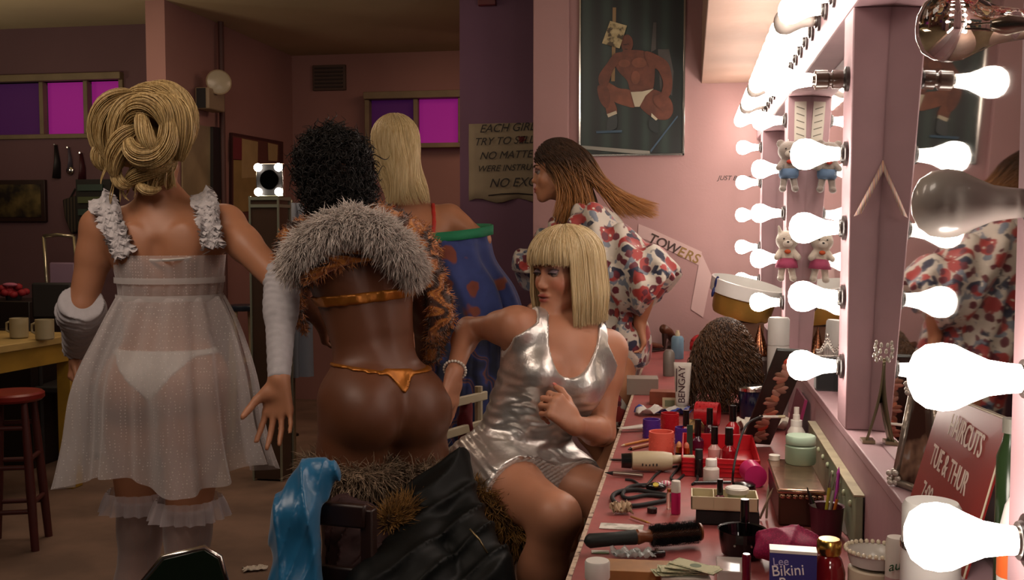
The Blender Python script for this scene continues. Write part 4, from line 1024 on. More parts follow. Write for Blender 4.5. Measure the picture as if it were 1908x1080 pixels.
# ---- brunette in the floral robe, in profile
def person_floral():
    d = 3.95
    hc = P(1038, 316, d); hf = frame(face_dir(-92, .08), UP); sn = P(1078, 402, d)
    cc = P(1112, 480, d); pc = P(1130, 630, d); cf = frame(face_dir(-100), nrm(sn-pc)); pf = frame(face_dir(-95), UP)
    shN = P(1104, 425, d-.15); shF = P(1082, 425, d+.13); elN = P(1212, 520, d-.22); wrN = P(1192, 600, d-.13); elF = P(1000, 500, d+.06); wrF = P(1022, 552, d-.02)
    t = thing('person', 'long-haired brunette in profile wearing a white robe with red and navy flowers', 'person', (pc[0], pc[1], 0))
    S = SDF(V(pc[0]-.55, pc[1]-.42, -.02), V(pc[0]+.36, pc[1]+.45, 1.76), .007)
    torso_sdf(S, pc, pf, cc, cf, sn, shF if False else shF, shN, bust=.05) if False else torso_sdf(S, pc, pf, cc, cf, sn, shN, shF, bust=.05)
    for q in (-1, 1):
        hp = LP(pc, pf, q*.08, 0, -.03); kn = V(hp[0]-.06*q, hp[1], .50); an = V(hp[0]+(.16*q), hp[1], .10); leg_sdf(S, hp, kn, an, 1, an+pf[1]*.15-UP*.07, -pf[1])
    head_sdf(S, hc, hf, sn, sc_=.98); arm_sdf(S, shN, elN, wrN); arm_sdf(S, shF, elF, wrF)
    hand_sdf(S, wrN, nrm(-UP-CR*-.15), -CR, 1, (.5, .5, .6, .6), .06, 1); hand_sdf(S, wrF, nrm(-CR-UP*.6), -UP, 1, (.4,)*4)
    vs, fs = S.mesh(); vs = relax(vs, fs, 2, .4); col = paint(vs, '#b07a5a'); col = face_paint(vs, col, hc, hf, '#94323a', '#7a5a58', None, .98)
    npmesh('body', vs, fs, skin_m, t, col); eyes(hc, hf, t, .98)
    # robe
    G = SDF(V(pc[0]-.62, pc[1]-.55, .45), V(pc[0]+.42, pc[1]+.60, 1.62), .0085)
    G.el(cc, (.165, .145, .17), cf, .05); G.rc(cc, pc, .15, .17, .06); G.rc(pc, V(pc[0]-.01, pc[1], .50), .15, .19, .06, flat=(CR, .7))
    for sh, el, wr_, w0 in ((shN, elN, wrN, .128), (shF, elF, wrF, .11)):
        G.rc(lerp(sn, sh, .6), sh, .065, .075, .05); G.rc(sh, el+V(0, 0, -.02), .074, w0, .04)
    G.rc(P(1048, 425, d+.04), P(1020, 500, d+.05), .055, .075, .05); G.rc(P(1030, 420, d-.05), P(1015, 540, d-.0), .035, .06, .05)
    X, Y, Z = G.grids(); fold = .013*np.sin(X*62+Z*16+2*np.sin(Y*14))+.009*np.sin(Y*60-X*25+Z*22)
    F = G.F-fold; nk = np.sqrt((X-sn[0])**2+(Y-sn[1])**2+(Z-sn[2]-.05)**2)-.085; F = np.maximum(F, -nk)
    F = np.maximum(F, .015*np.sin(X*30+Y*24)+(.56-Z))
    # sleeve openings: cut along the forearm end
    for el, wr_ in ((elN, wrN), (elF, wrF)):
        ax = nrm(wr_-el); c = lerp(el, wr_, .0)+V(0, 0, -.045); s_ = (X-c[0])*ax[0]+(Y-c[1])*ax[1]+(Z-c[2])*ax[2]; rd = np.sqrt((X-c[0])**2+(Y-c[1])**2+(Z-c[2])**2)-.17
        ax2 = nrm(el-V(0, 0, .02)-(shN if el is elN else shF)); s_ = (X-c[0])*ax2[0]+(Y-c[1])*ax2[1]+(Z-c[2])*ax2[2]-.03+.012*np.sin(X*70+Y*50); F = np.maximum(F, -np.maximum(-s_, rd))
    fl = floral_mat()
    garment(G, F, 'robe', fl, t, None, 2)
    # hair sweeping back
    rr = np.random.default_rng(9); Ps = []; Tn = 18
    for k in range(3000):
        az = rr.uniform(-2.7, 2.7); th = rr.uniform(.1, 1.5); lay = rr.random()
        # root on the skull: az measured from the back of the head
        x_ = math.sin(th)*math.sin(az)*.080; y_ = -math.sin(th)*math.cos(az)*.098; z_ = .032+math.cos(th)*.088
        p0 = LP(hc, hf, x_*1.08, y_*1.05-.006, z_+.004); u = rr.random(); v = rr.random()
        front = az > 1.9 or az < -1.9
        tgt = P(lerp(1085, 1130, u)+20*v, 400+v*25, d-.10+.14*rr.random()) if u < .55 else P(lerp(1150, 1228, v), lerp(378, 408, rr.random()), d-.06+.12*rr.random())
        if front: tgt = P(lerp(1030, 1085, u), lerp(395, 425, v), d-.12+.08*rr.random())
        out = LP(hc, hf, x_*1.35, y_*1.35-.02-.03*(u > .55), z_*.5-.03*0+.015)
        q = P(lerp(1060, 1110, u), lerp(330, 350, v), d-.12+.2*rr.random())
        t_ = np.linspace(0, 1, Tn)[:, None]; pth = (1-t_)**3*p0+3*(1-t_)**2*t_*out+3*(1-t_)*t_*t_*q+t_**3*tgt
        Ps.append(pth+rr.normal(size=(1, 3))*.004*t_)
    H = SDF(hc-.2, hc+.3, .008); H.el(LP(hc, hf, 0, -.008, .032), (.082, .100, .092), hf, 0); H.rc(LP(hc, hf, 0, -.05, -.0), P(1092, 380, d), .062, .05, .03)
    X = lf(hc, hf, H.grids()); cap = garment(H, np.maximum(H.F+.003, np.maximum(X[1]-.045, -.25)), 'hair', mat('brown_hair_base', '#3c2716', .7), t, None, 2)
    Ps = np.array(Ps)
    o = strands('hair_strands', Ps, .0016, None, cap)
    m_ = mat('brown_to_blonde_hair', '#6b4526', .42); N = m_.node_tree.nodes; L = m_.node_tree.links; b = N['Principled BSDF']; a = N.new('ShaderNodeVertexColor'); a.layer_name = 'Col'; L.new(a.outputs[0], b.inputs['Base Color'])
    tt = np.tile(np.repeat(np.linspace(0, 1, Tn), 3), len(Ps)); c1 = np.array(srgb('#3a2413')); c2 = np.array(srgb('#a8713a')); w_ = np.clip((tt-.25)/.6, 0, 1)[:, None]; jit = rr.uniform(.75, 1.2, (len(Ps), 1)).repeat(Tn*3, 0)
    cc_ = (c1*(1-w_)+c2*w_)*jit; at = o.data.color_attributes.new('Col', 'FLOAT_COLOR', 'POINT'); A = np.ones((len(tt), 4), np.float32); A[:, :3] = cc_; at.data.foreach_set('color', A.ravel()); o.data.materials.append(m_)
    return t
def floral_mat():
    m = bpy.data.materials.new('floral_print'); m.use_nodes = True; nt = m.node_tree; N = nt.nodes; L = nt.links; b = N['Principled BSDF']; b.inputs['Roughness'].default_value = .55; b.inputs['Sheen Weight'].default_value = .2
    tc = N.new('ShaderNodeTexCoord'); prev = None; base = (*srgb('#bdb4a6'), 1)
    last = None
    for sc_, col, thr, off, dst in ((17, '#6f7884', .36, 0, .30), (14, '#1a2038', .34, 3.1, .22), (12.5, '#98302c', .40, 7.7, .16), (22, '#5e1a28', .32, 12.3, .10), (30, '#c9c0b0', .16, 5.2, .1)):
        n = N.new('ShaderNodeTexNoise'); n.inputs['Scale'].default_value = 22; L.new(tc.outputs['Object'], n.inputs['Vector'])
        ma = N.new('ShaderNodeVectorMath'); ma.operation = 'MULTIPLY_ADD'; ma.inputs[1].default_value = (dst*.35,)*3; L.new(n.outputs['Color'], ma.inputs[0]); L.new(tc.outputs['Object'], ma.inputs[2])
        ad = N.new('ShaderNodeVectorMath'); ad.inputs[1].default_value = (off, off*.3, off*1.7); L.new(ma.outputs[0], ad.inputs[0])
        v = N.new('ShaderNodeTexVoronoi'); v.inputs['Scale'].default_value = sc_; v.inputs['Randomness'].default_value = .8; L.new(ad.outputs[0], v.inputs['Vector'])
        mr = N.new('ShaderNodeMapRange'); mr.inputs[1].default_value = thr-.03; mr.inputs[2].default_value = thr+.03; mr.inputs[3].default_value = 1; mr.inputs[4].default_value = 0; L.new(v.outputs['Distance'], mr.inputs[0])
        mx = N.new('ShaderNodeMix'); mx.data_type = 'RGBA'; L.new(mr.outputs[0], mx.inputs[0]); mx.inputs[7].default_value = (*srgb(col), 1)
        if last is None: mx.inputs[6].default_value = base
        else: L.new(last, mx.inputs[6])
        last = mx.outputs[2]
    L.new(last, b.inputs['Base Color']); return m
person_floral()
# ================================================================== THINGS ON THE COUNTER
def mpx(p): return float(np.dot(np.asarray(p)-CC, CF))/FPX
def at_h(px, py, z): return PL(px, py, 2, z)
E0 = .0006
def lt(name, label, cat, pos, parts, group=None, axis=(0, 0, 1), n=24, sx=1, sy=1, rz=0):
    """a turned thing: parts = [(name, profile, material)]"""
    t = thing(name, label, cat, (pos[0], pos[1], pos[2]+E0), rz, group)
    for nm, prof, m in parts: MB().lathe(prof, (0, 0, 0), axis, n, sx=sx, sy=sy).build(nm, m, t, bevel=0)
    return t
def bp(name, label, cat, pos, size, m, rz=0, group=None, bevel=.001, z0=0):
    o = MB().box((0, 0, size[2]/2), size).build(name, m, bevel=bevel); o.location = (pos[0], pos[1], pos[2]+E0+z0); o.rotation_euler = (0, 0, rz)
    return tag(o, label, cat, group)
white = mat('white_plastic', '#d6cfc4', .35); cream = mat('cream_plastic', '#cdbf9c', .4); blackp = mat('black_gloss_plastic', '#0d0b0c', .22, coat=.3)
blackm = mat('black_matte', '#141213', .7); redp = mat('red_plastic', '#b3141f', .35); pinkp = mat('hot_pink_plastic', '#c21e62', .35); purp = mat('purple_plastic', '#4b2484', .45)
salm = mat('salmon_plastic', '#e0614f', .45); goldm = mat('gold_metal', '#c9a052', .25, metal=1); silv = mat('chrome', '#cfccc6', .15, metal=1); wood = mat('light_wood', '#a8743f', .5, var=.3, vscale=20)
maroon = mat('maroon_plastic', '#5c0f20', .35); bluep = mat('blue_plastic', '#23409a', .4); green_j = mat('sage_green_plastic', '#8fa58c', .4); paper = mat('white_paper', '#d8d0c2', .8)
# --- far end of the counter
def shoe(pos, rz, lbl):
    t = thing('high_heel_shoe', lbl, 'shoe', (pos[0], pos[1], pos[2]+E0), rz); m = mat('brown_shoe_leather', '#5a3320', .4)
    R = []
    for s_, z, w_, h in ((-.11, .075, .022, .045), (-.06, .062, .026, .040), (0, .028, .024, .030), (.05, .014, .036, .030), (.09, .012, .034, .024), (.125, .010, .010, .010)):
        R.append([(s_+.0*a, w_*math.cos(a), z+h*.5+h*.5*math.sin(a)) for a in np.linspace(0, 2*math.pi, 13)[:-1]])
    MB().rings(R).build('upper', m, t, smooth=True); MB().cyl((-.105, 0, 0), (-.098, 0, .078), .006, .014, 10).build('heel', mat('dark_heel', '#2a1710', .4), t)
    MB().box((.06, 0, .005), (.12, .055, .008)).build('sole', mat('dark_heel', '#2a1710', .4), t, bevel=.003); return t
p = D(1222, 652); shoe(V(p[0]-.05, p[1]-.10, DZ), .9, 'brown high-heeled shoe at the far end of the counter, nearer of two'); shoe(V(p[0]+.075, p[1]+.10, DZ), 1.2, 'brown high-heeled shoe at the far end of the counter, closer to the wall')
p = D(1262, 668); lt('spray_bottle', 'light blue spray can with cream nozzle near the curly wig', 'spray can', p, [('can', [(.026, 0), (.027, .003), (.027, .088), (.02, .098)], mat('light_blue_can', '#6f93a8', .35)), ('nozzle', [(.010, .098), (.010, .110), (.007, .116), (.007, .122)], cream)])
p = D(1247, 640); lt('spray_can', 'slim white can with a pink cap behind the grey one', 'spray can', p, [('can', [(.017, 0), (.017, .040)], white), ('cap', [(.018, .040), (.018, .060), (.014, .064)], pinkp)])
p = D(1246, 700); lt('spray_can', 'plain grey bottle beside the standing ointment tube', 'bottle', p, [('bottle', [(.021, 0), (.022, .004), (.022, .085), (.016, .096), (.012, .100)], mat('grey_plastic', '#6d665e', .4))])
p = D(1196, 735); bp('storage_box', 'grey box at the counter edge behind the blonde bob', 'box', p+V(0, .03, 0), (.105, .085, .055), mat('grey_card', '#8a7d72', .6), .06)
p = D(1236, 755); bp('wooden_box', 'small reddish wooden box in front of the grey box', 'box', p+V(0, .03, 0), (.085, .06, .042), mat('reddish_wood', '#8f4a30', .5, var=.3, vscale=25), -.04)
p = D(1245, 760)
t = thing('picture_card', 'tiny cream framed card leaning on the wooden box', 'card', (p[0]+.005, p[1]-.020, DZ+E0)); MB().box((0, 0, .018), (.045, .004, .034)).build('card', cream, t); MB().box((0, -.0025, .018), (.030, .001, .020)).build('picture', mat('faded_green', '#7d8264', .7), t)
# ointment tube standing on its cap
p = D(1271, 768); t = thing('ointment_tube', 'white ointment tube standing on its cap with dark vertical lettering', 'tube', (p[0], p[1], DZ+E0), -.1)
MB().lathe([(.015, 0), (.016, .022)], (0, 0, 0), (0, 0, 1), 18).build('cap', white, t)
R = []
for k in range(9):
    s_ = k/8; R.append([((.019+.008*s_)*math.cos(a), (.017*(1-s_)+.0016)*math.sin(a), .022+.130*s_) for a in np.linspace(0, 2*math.pi, 25)[:-1]])
MB().rings(R).build('tube', mat('white_tube', '#d8d2c8', .3), t, smooth=True)
text('lettering', 'BENGAY', mat('dark_red_ink', '#3a1420', .5), t, .029, (.0095, -.0168, .030), (0, 0, 1), (-1, -.0, 0), world=False, spacing=.95, sx=1.05)
MB().box((-.016, -.015, .10), (.003, .002, .07)).build('stripe', mat('dark_red_ink', '#3a1420', .5), t)
# red flower, wig, hats
p = D(1296, 690); t = thing('fabric_rose', 'bright red fabric flower behind the curly wig', 'artificial flower', (p[0]+.02, p[1]+.12, DZ+E0))
rr = np.random.default_rng(2); m = MB(); m.ell((0, 0, .05), (.02, .02, .05), 12, 8)
for k in range(34):
    zc2 = 1-2*(k+.5)/34; a = k*2.4; rr2 = math.sqrt(1-zc2*zc2); c2 = (.036*rr2*math.cos(a), .036*rr2*math.sin(a), .085+.040*zc2)
    m.ell(c2, (.019, .019, .007), 10, 6, Vector((rr2*math.cos(a), rr2*math.sin(a), zc2+.35)).to_track_quat('Z', 'Y').to_matrix())
m.build('petals', mat('red_silk', '#b01620', .6), t, smooth=True)
WG = D(1352, 772); wc_ = V(WG[0], WG[1]+.10, DZ)
t = thing('wig', 'big curly dark brown wig on a stand', 'wig', (wc_[0], wc_[1], DZ+E0))
MB().lathe([(.06, 0), (.06, .012), (.02, .02), (.02, .06)], (0, 0, 0), (0, 0, 1), 20).build('stand', mat('dark_base', '#2a1c16', .5), t)
MB().ell((0, 0, .165), (.085, .09, .12), 24, 16).build('wig_cap', mat('wig_cap_brown', '#26170f', .9), t, smooth=True)
K = 2600; Tn = 26; tt = np.linspace(0, 1, Tn); az = rr.uniform(0, 2*math.pi, K); th = rr.uniform(.05, 1.9, K); root = np.stack([.085*np.sin(th)*np.cos(az), .09*np.sin(th)*np.sin(az), .165+.115*np.cos(th)], 1)
out = root-V(0, 0, .165); out /= np.linalg.norm(out, axis=1, keepdims=True); L_ = rr.uniform(.06, .15, K); fall = np.clip(tt[None]*1.2-.1, 0, 1)[..., None]*L_[:, None, None]*V(0, 0, -1)
base = root[:, None]+out[:, None]*(.03*np.sin(np.clip(tt*1.6, 0, 1.57)))[None, :, None]+fall; ph = rr.random(K)[:, None]*6+tt[None]*L_[:, None]*150; rc_ = .0065
base = base+np.stack([np.cos(ph), np.sin(ph), .3*np.sin(ph)], -1)*rc_*np.clip(tt*4, 0, 1)[None, :, None]; base[..., 2] = np.maximum(base[..., 2], .006)
rad_ = np.hypot(base[..., 0], base[..., 1]); f_ = np.minimum(1, rr.uniform(.100, .136, (K, 1))/np.maximum(rad_, 1e-6)); base[..., 0] *= f_; base[..., 1] *= f_
o = strands('curls', base+local_of(t), .0018, hair_mat('dark_brown_curls', '#26170e', '#6e4c30', .35), t)
hx = V(.192, 4.02, DZ)
bp('storage_box', 'brown cardboard box under the tilted gold hat', 'box', hx, (.15, .22, .205), mat('brown_card', '#5a3a28', .8), .1)
t = thing('showgirl_hat', 'gold pillbox hat with a wide white band and blue bow', 'hat', (hx[0], hx[1]-.02, DZ+.205+.016), rot=(.10, .22, 0))
MB().lathe([(.105, .004), (.112, .02), (.118, .075), (.112, .082)], (0, 0, 0), (0, 0, 1), 40).build('crown', mat('gold_lame', '#b89548', .4, metal=.7, bump=.6, bscale=30, bdist=.006), t)
MB().lathe([(.125, .080), (.135, .083), (.140, .135), (.132, .137), (.126, .088)], (0, 0, 0), (0, 0, 1), 44).build('band', mat('white_satin', '#dcdad6', .3), t)
m = MB(); m.ell((-.118, -.062, .12), (.008, .012, .024)); m.ell((-.122, -.062, .08), (.006, .010, .02)); m.build('bow', mat('navy_ribbon', '#20285e', .5), t, smooth=True)
t = thing('sequin_cone', 'bronze sequinned cone ornament in front of the gold hat', 'ornament', (.245, 3.66, DZ+E0))
MB().lathe([(.045, 0), (.045, .10), (.032, .115)], (0, 0, 0), (0, 0, 1), 20).build('box_base', mat('dark_base', '#2a1c16', .5), t)
MB().lathe([(.036, .115), (.001, .225)], (0, 0, 0), (0, 0, 1), 20).build('cone', ramp_mat('bronze_sequins', 'voronoi', [(0, '#c8a070'), (.3, '#5a3018'), (1, '#2a150c')], 160, .2, .8), t)
# tall white spray can
t = lt('hairspray_can', 'tall white hairspray can between the wig and the mirrors', 'spray can', (.262, 3.10, DZ), [('can', [(.031, 0), (.032, .003), (.032, .205), (.030, .212)], mat('satin_white_can', '#cfccc8', .3)), ('cap', [(.0315, .213), (.0315, .288), (.028, .294)], mat('white_cap', '#d4d2ce', .4))])
MB().box((-.008, -.0322, .135), (.017, .0016, .024)).build('emblem', blackp, t)
m = MB(); m.box((-.008, -.0335, .139), (.010, .0008, .003)); m.box((-.010, -.0335, .131), (.003, .0008, .010)); m.build('emblem_mark', white, t)
for k in range(3): MB().box((-.004, -.0328, .112-.006*k), (.026-.006*k, .0008, .0015)).build('print_line', mat('grey_ink', '#55504c', .6), t)
p = at_h(1398, 716, .845); p = p-V(0, .05, 0); lt('cream_jar', 'dark blue jar with silver lid beside the eyeshadow palette', 'jar', (p[0], p[1], DZ), [('jar', [(.026, 0), (.032, .01), (.036, .075), (.036, .084)], mat('navy_glass', '#121a3c', .15, coat=.5)), ('lid', [(.040, .085), (.041, .094), (.036, .098)], silv)])
# crumpled tissue and papers behind the tubs
def crumple(name, label, cat, p, w_, d_, h_, m, seed, rz=0, group=None, solid=.0012):
    r_ = np.random.default_rng(seed); G = []; a, b, c = r_.random(3)*6
    for i in range(15):
        G.append([((i/14-.5)*w_+.004*math.sin(j*1.3+a), (j/10-.5)*d_+.004*math.sin(i*1.7+b), .002+h_*abs(math.sin(i*.75+a+.6*math.sin(j*.8+c))*math.sin(j*.6+b+.4*math.sin(i*.5)))+.003*r_.random()) for j in range(11)])
    o = MB().sheet(G).build(name, m, smooth=True, solid=solid); o.location = (p[0], p[1], p[2]+E0); o.rotation_euler = (0, 0, rz); return tag(o, label, cat, group)
p = D(1235, 772); crumple('tissue', 'crumpled white tissue with a blue patch near the wooden box', 'tissue', p, .16, .07, .022, ramp_mat('white_blue_tissue', 'noise', [(.52, '#d6d0c8'), (.56, '#3a4a9c')], 12, .8), 3, .2)
p = D(1172, 803); t = thing('cream_tube', 'flattened white cream tube at the counter edge by the purple curler', 'tube', (p[0]+.012, p[1], DZ+E0), .45)
R = [[(-.045+.09*k/6, (.012)*math.cos(a), .010+(.009*k/6+.001)*math.sin(a)) for a in np.linspace(0, 2*math.pi, 17)[:-1]] for k in range(7)]
MB().rings(R).build('tube', white, t, smooth=True); MB().lathe([(.007, .045), (.007, .058)], (0, 0, .010), (1, 0, 0), 12).build('cap', silv, t)
p = D(1408, 800); crumple('magazine', 'open white magazine page lying behind the red tray', 'magazine', p+V(.02, .0, 0), .16, .09, .03, paper, 7, .5)
# hair rollers
def roller(px, py, r, h, m, lbl, lie=0, rz=0, dz=0):
    r *= 1.22; h *= 1.18
    p = D(px, py); t = thing('hair_roller', lbl, 'hair roller', (p[0], p[1], DZ+E0+dz+(r if lie else 0)), rz, None, rot=((math.pi/2, 0, rz) if lie else None))
    z0 = -h/2 if lie else 0
    MB().lathe([(r, z0), (r, z0+h), (r*.86, z0+h), (r*.86, z0+.002)], (0, 0, 0), (0, 0, 1), 28, cap=False).build('sleeve', m, t)
    mm = MB()
    for k in range(12):
        for j in range(int(h/.010)): a = 2*math.pi*k/12+j*.26; mm.box((r*1.01*math.cos(a), r*1.01*math.sin(a), z0+.006+j*.010), (.0022, .0022, .0022))
    mm.build('bristles', m, t); return t
roller(1214, 815, .0190, .042, purp, 'purple hair roller standing by the counter edge')
roller(1248, 805, .0200, .045, redp, 'red hair roller standing behind the salmon one')
roller(1232, 848, .0250, .050, salm, 'large salmon pink hair roller standing in front of the others')
roller(1273, 826, .0175, .036, purp, 'purple hair roller half hidden beside the lipsticks')
roller(1318, 792, .027, .055, redp, 'large red hair roller lying behind the nail polishes', 1, 1.35)
# red tray with nail polishes
p = D(1350, 892); q = D(1290, 800); trx0, trx1, try0, try1 = p[0]-.095, p[0]+.078, p[1]+.01, p[1]+.30
t = thing('red_tray', 'deep red plastic tray holding nail polish bottles', 'tray', ((trx0+trx1)/2, (try0+try1)/2, DZ+E0)); wx, wy = trx1-trx0, try1-try0
m = MB(); m.box((0, 0, .002), (wx, wy, .004))
for sx_, sy_, w_, d_ in ((-1, 0, .004, wy), (1, 0, .004, wy), (0, -1, wx, .004), (0, 1, wx, .004)): m.box((sx_*(wx/2-.002), sy_*(wy/2-.002), .022), (w_, d_, .040))
m.build('tray', redp, t, bevel=.0015)
m = MB()
for k in range(3): m.box((0, -wy/2-.001, .014+.009*k), (wx*.98, .002, .0022))
m.build('rim_ribs', redp, t)
def polish(px, py, z, lbl, cm='#8e1220', h=.030, cap=None, r=.012, ch=.034, grp=None):
    r *= 1.28; h *= 1.25; ch *= 1.2; p = at_h(px, py, z); k = mat('polish_'+cm, cm, .12, coat=.6)
    return lt('nail_polish', lbl, 'nail polish', p, [('bottle', [(r*.95, 0), (r, .002), (r, h*.75), (r*.5, h), (r*.45, h+.003)], k), ('cap', [(r*.55, h+.003), (r*.52, h+.003+ch)], cap or blackp)], grp, n=16)
ZT = DZ+.0048
polish(1278, 822, ZT, 'red nail polish with a black cap at the back corner of the red tray', '#a3101c')
polish(1322, 822, ZT, 'dark nail polish with a tall black cap in the middle of the red tray', '#3c0c18', .034)
polish(1365, 818, ZT, 'scarlet nail polish with a slanting black cap by the palette', '#b8141f', .036, r=.014)
polish(1331, 856, ZT, 'pale pink nail polish with black cap near the front of the red tray', '#c99a94', .028)
polish(1358, 860, ZT, 'crimson nail polish with a shiny black cap at the front of the red tray', '#8a0f1c', .030, r=.014)
polish(1300, 838, ZT, 'plum nail polish with a black cap beside the hair clip in the red tray', '#4a1230', .026)
p = at_h(1330, 836, ZT); t = thing('wrapped_candy', 'red and white striped hair scrunchie in the red tray', 'hair scrunchie', (p[0]+.002, p[1]-.012, p[2]+.001+E0)); t.name = 'hair_scrunchie'
p = at_h(1343, 872, ZT); t.location = (p[0], p[1]+.012, p[2]+E0)
m = MB(); m.tube([(.017*math.cos(a), .017*math.sin(a), .010+.002*math.sin(a*7)) for a in np.linspace(0, 2*math.pi, 40)], [.006+.002*math.sin(i*1.6) for i in range(40)], 8, cap=False); m.build('ruched_loop', ramp_mat('red_white_stripe', 'wave', [(.45, '#d8ccc4'), (.5, '#b01a2a')], 30, .6), t, smooth=True)
p = at_h(1296, 818, ZT); t = thing('hair_claw', 'mottled tan hair claw standing in the red tray', 'hair clip', (p[0], p[1]+.012, p[2]+E0), .5); m = MB()
for s_ in (-1, 1): m.sheet([[(s_*(.004+.012*math.sin(i/6*2.4)), (j/5-.5)*.05, .045*(1-i/6)+.0015) for j in range(6)] for i in range(7)])
m.build('claw', ramp_mat('tortoise', 'noise', [(.4, '#5d4428'), (.6, '#c2a26a')], 60, .3), t, smooth=True, solid=.003)
p = at_h(1288, 858, ZT)
t = thing('comb', 'dark green pocket comb standing in the red tray', 'comb', (p[0]-.004, p[1]+.04, p[2]+E0), 0, rot=(.0, .5, .2)); m = MB(); m.box((0, 0, .04), (.014, .003, .075)); m.build('comb', mat('dark_green_plastic', '#23392c', .3), t)
t.rotation_euler = (0, 0, .2); 
p = D(1405, 905); t = thing('hair_roller', 'ribbed magenta hair roller lying against the copper box', 'hair roller', (p[0]-.002, p[1]+.012, DZ+E0+.024), 0, None, rot=(math.pi/2, 0, .15)); m = MB()
m.lathe([(.024-.0012*(k % 2), -.03+.06*k/18) for k in range(19)], (0, 0, 0), (0, 0, 1), 30); m.build('sleeve', mat('magenta_plastic', '#b82460', .35), t)
# lipsticks, pencils
def lipstick(px, py, lbl, cm='#9a3a34', z=DZ):
    p = at_h(px, py, z); lt('lipstick', lbl, 'lipstick', p, [('case', [(.0095, 0), (.0095, .022)], blackp), ('collar', [(.0075, .022), (.0075, .036)], goldm), ('stick', [(.006, .036), (.006, .043), (.003, .048), (.0005, .049)], mat('lipstick_'+cm, cm, .3))], n=16)
lipstick(1265, 860, 'gold collared lipstick left of its twin, by the salmon roller', '#c98a5c'); lipstick(1279, 862, 'gold collared lipstick right of its twin, by the red tray', '#c06a50')
lt('mascara_tube', 'tall slim black mascara tube standing before the red tray', 'mascara', D(1302, 888), [('tube', [(.0095, 0), (.0095, .040), (.0085, .041)], blackp), ('cap', [(.0088, .041), (.0084, .062)], blackm)], n=16)
p = D(1325, 898); lt('pill_bottle', 'small white bottle with white screw cap before the red tray', 'bottle', p, [('bottle', [(.0165, 0), (.0175, .003), (.0175, .030), (.011, .036)], white), ('cap', [(.0125, .036), (.0125, .049), (.0115, .051)], mat('ribbed_white', '#dcd8d0', .4))])
def stick(name, label, cat, a, b, r, m, tipm=None, tl=.012, rr_=None, group=None):
    a = np.asarray(a, float); b = np.asarray(b, float); t = thing(name, label, cat, a, group=group); d = nrm(b-a); L = np.linalg.norm(b-a)
    m1 = MB(); m1.lathe([(r, 0), (r*(rr_ or 1), L-tl)], (0, 0, 0), d, 10); m1.build('shaft', m, t)
    m2 = MB(); m2.lathe([(r*(rr_ or 1), L-tl), (r*.15, L)], (0, 0, 0), d, 10); m2.build('tip', tipm or m, t); return t
z_ = DZ+.0045
stick('makeup_pencil', 'orange makeup pencil lying at the counter edge, topmost of three', 'makeup pencil', at_h(1212, 818, z_), at_h(1157, 830, z_), .0035, mat('orange_wood', '#c07a35', .5), cream)
stick('makeup_pencil', 'tan makeup pencil beside the salmon roller', 'makeup pencil', at_h(1208, 828, z_), at_h(1170, 837, z_), .0045, mat('tan_plastic', '#a8714d', .5), blackp)
stick('makeup_pencil', 'brown makeup pencil lying below the orange one', 'makeup pencil', at_h(1214, 846, z_), at_h(1172, 842, z_), .0035, mat('brown_pencil', '#6a3a26', .4), mat('pink_tip', '#c08a80', .5))
stick('makeup_brush', 'thin dark makeup brush jutting over the counter edge', 'makeup brush', at_h(1180, 857, z_), at_h(1135, 856, z_), .0030, mat('dark_brush_wood', '#2c1a14', .4), blackm)
stick('curling_iron', 'slim metal curling iron jutting over the counter edge', 'curling iron', at_h(1198, 886, DZ+.008), at_h(1127, 880, DZ+.008), .0055, mat('brushed_steel', '#9a8a80', .3, metal=.9), blackm, .02)
stick('eyeliner_pencil', 'black eyeliner pencil lying across behind the cream tray', 'makeup pencil', at_h(1293, 899, z_), at_h(1372, 898, z_), .0035, blackp, silv)
# hair dryer
p = D(1212, 880); t = thing('hair_dryer', 'cream hand hair dryer lying on its side with a black nose', 'hair dryer', (p[0], p[1]+.01, DZ+E0+.024), .12)
dm = mat('dryer_cream', '#b9a888', .35)
MB().lathe([(.012, -.045), (.021, -.042), (.023, -.01), (.022, .03), (.019, .048)], (0, 0, 0), (1, 0, 0), 24).build('barrel', dm, t)
MB().lathe([(.018, 0), (.0165, .02), (.0165, .022)], (-.045, 0, 0), (-1, 0, 0), 24).build('nozzle', blackp, t)
m = MB(); m.tube([(.03, .004, .0), (.06, .012, .002), (.10, .02, .001)], [.014, .0125, .012], 12, flat=.8); m.build('handle', dm, t, smooth=True)
m = MB()
for k in range(5): m.box((-.02+.008*k, -.0205, -.004), (.003, .004, .006))
m.build('switch', blackm, t)
def cord(name, label, pts, r, m, cat='cord', z=None):
    P3 = [at_h(x, y, (DZ+r+E0 if len(q) == 0 else q[0])) for x, y, *q in pts]; out = []
    n = len(P3)
    for i in range(n-1):
        p0, p1, p2, p3 = P3[max(i-1, 0)], P3[i], P3[i+1], P3[min(i+2, n-1)]
        for s_ in np.linspace(0, 1, 7)[:-1]: out.append(.5*((2*p1)+(-p0+p2)*s_+(2*p0-5*p1+4*p2-p3)*s_**2+(-p0+3*p1-3*p2+p3)*s_**3))
    out.append(P3[-1]); o = MB().tube(out, r, 8).build(name, m, smooth=True); return tag(o, label, cat)
cord('dryer_cord', 'black cable winding between the hair dryer and lipsticks', [(1262, 868), (1240, 872), (1222, 884), (1206, 902), (1196, 905), (1180, 895), (1165, 893)], .0028, blackm)
cord('dryer_cord', 'black cable looping towards the red tray', [(1270, 862), (1262, 874), (1250, 890), (1262, 894), (1278, 880), (1290, 868), (1300, 890), (1290, 902)], .0028, blackm)
cord('curler_cord', 'bundle of thick black cable loops by the yellow plug', [(1241, 932), (1215, 937), (1180, 942), (1150, 938), (1141, 925), (1155, 915), (1185, 912), (1215, 917), (1243, 922)], .0048, blackm)
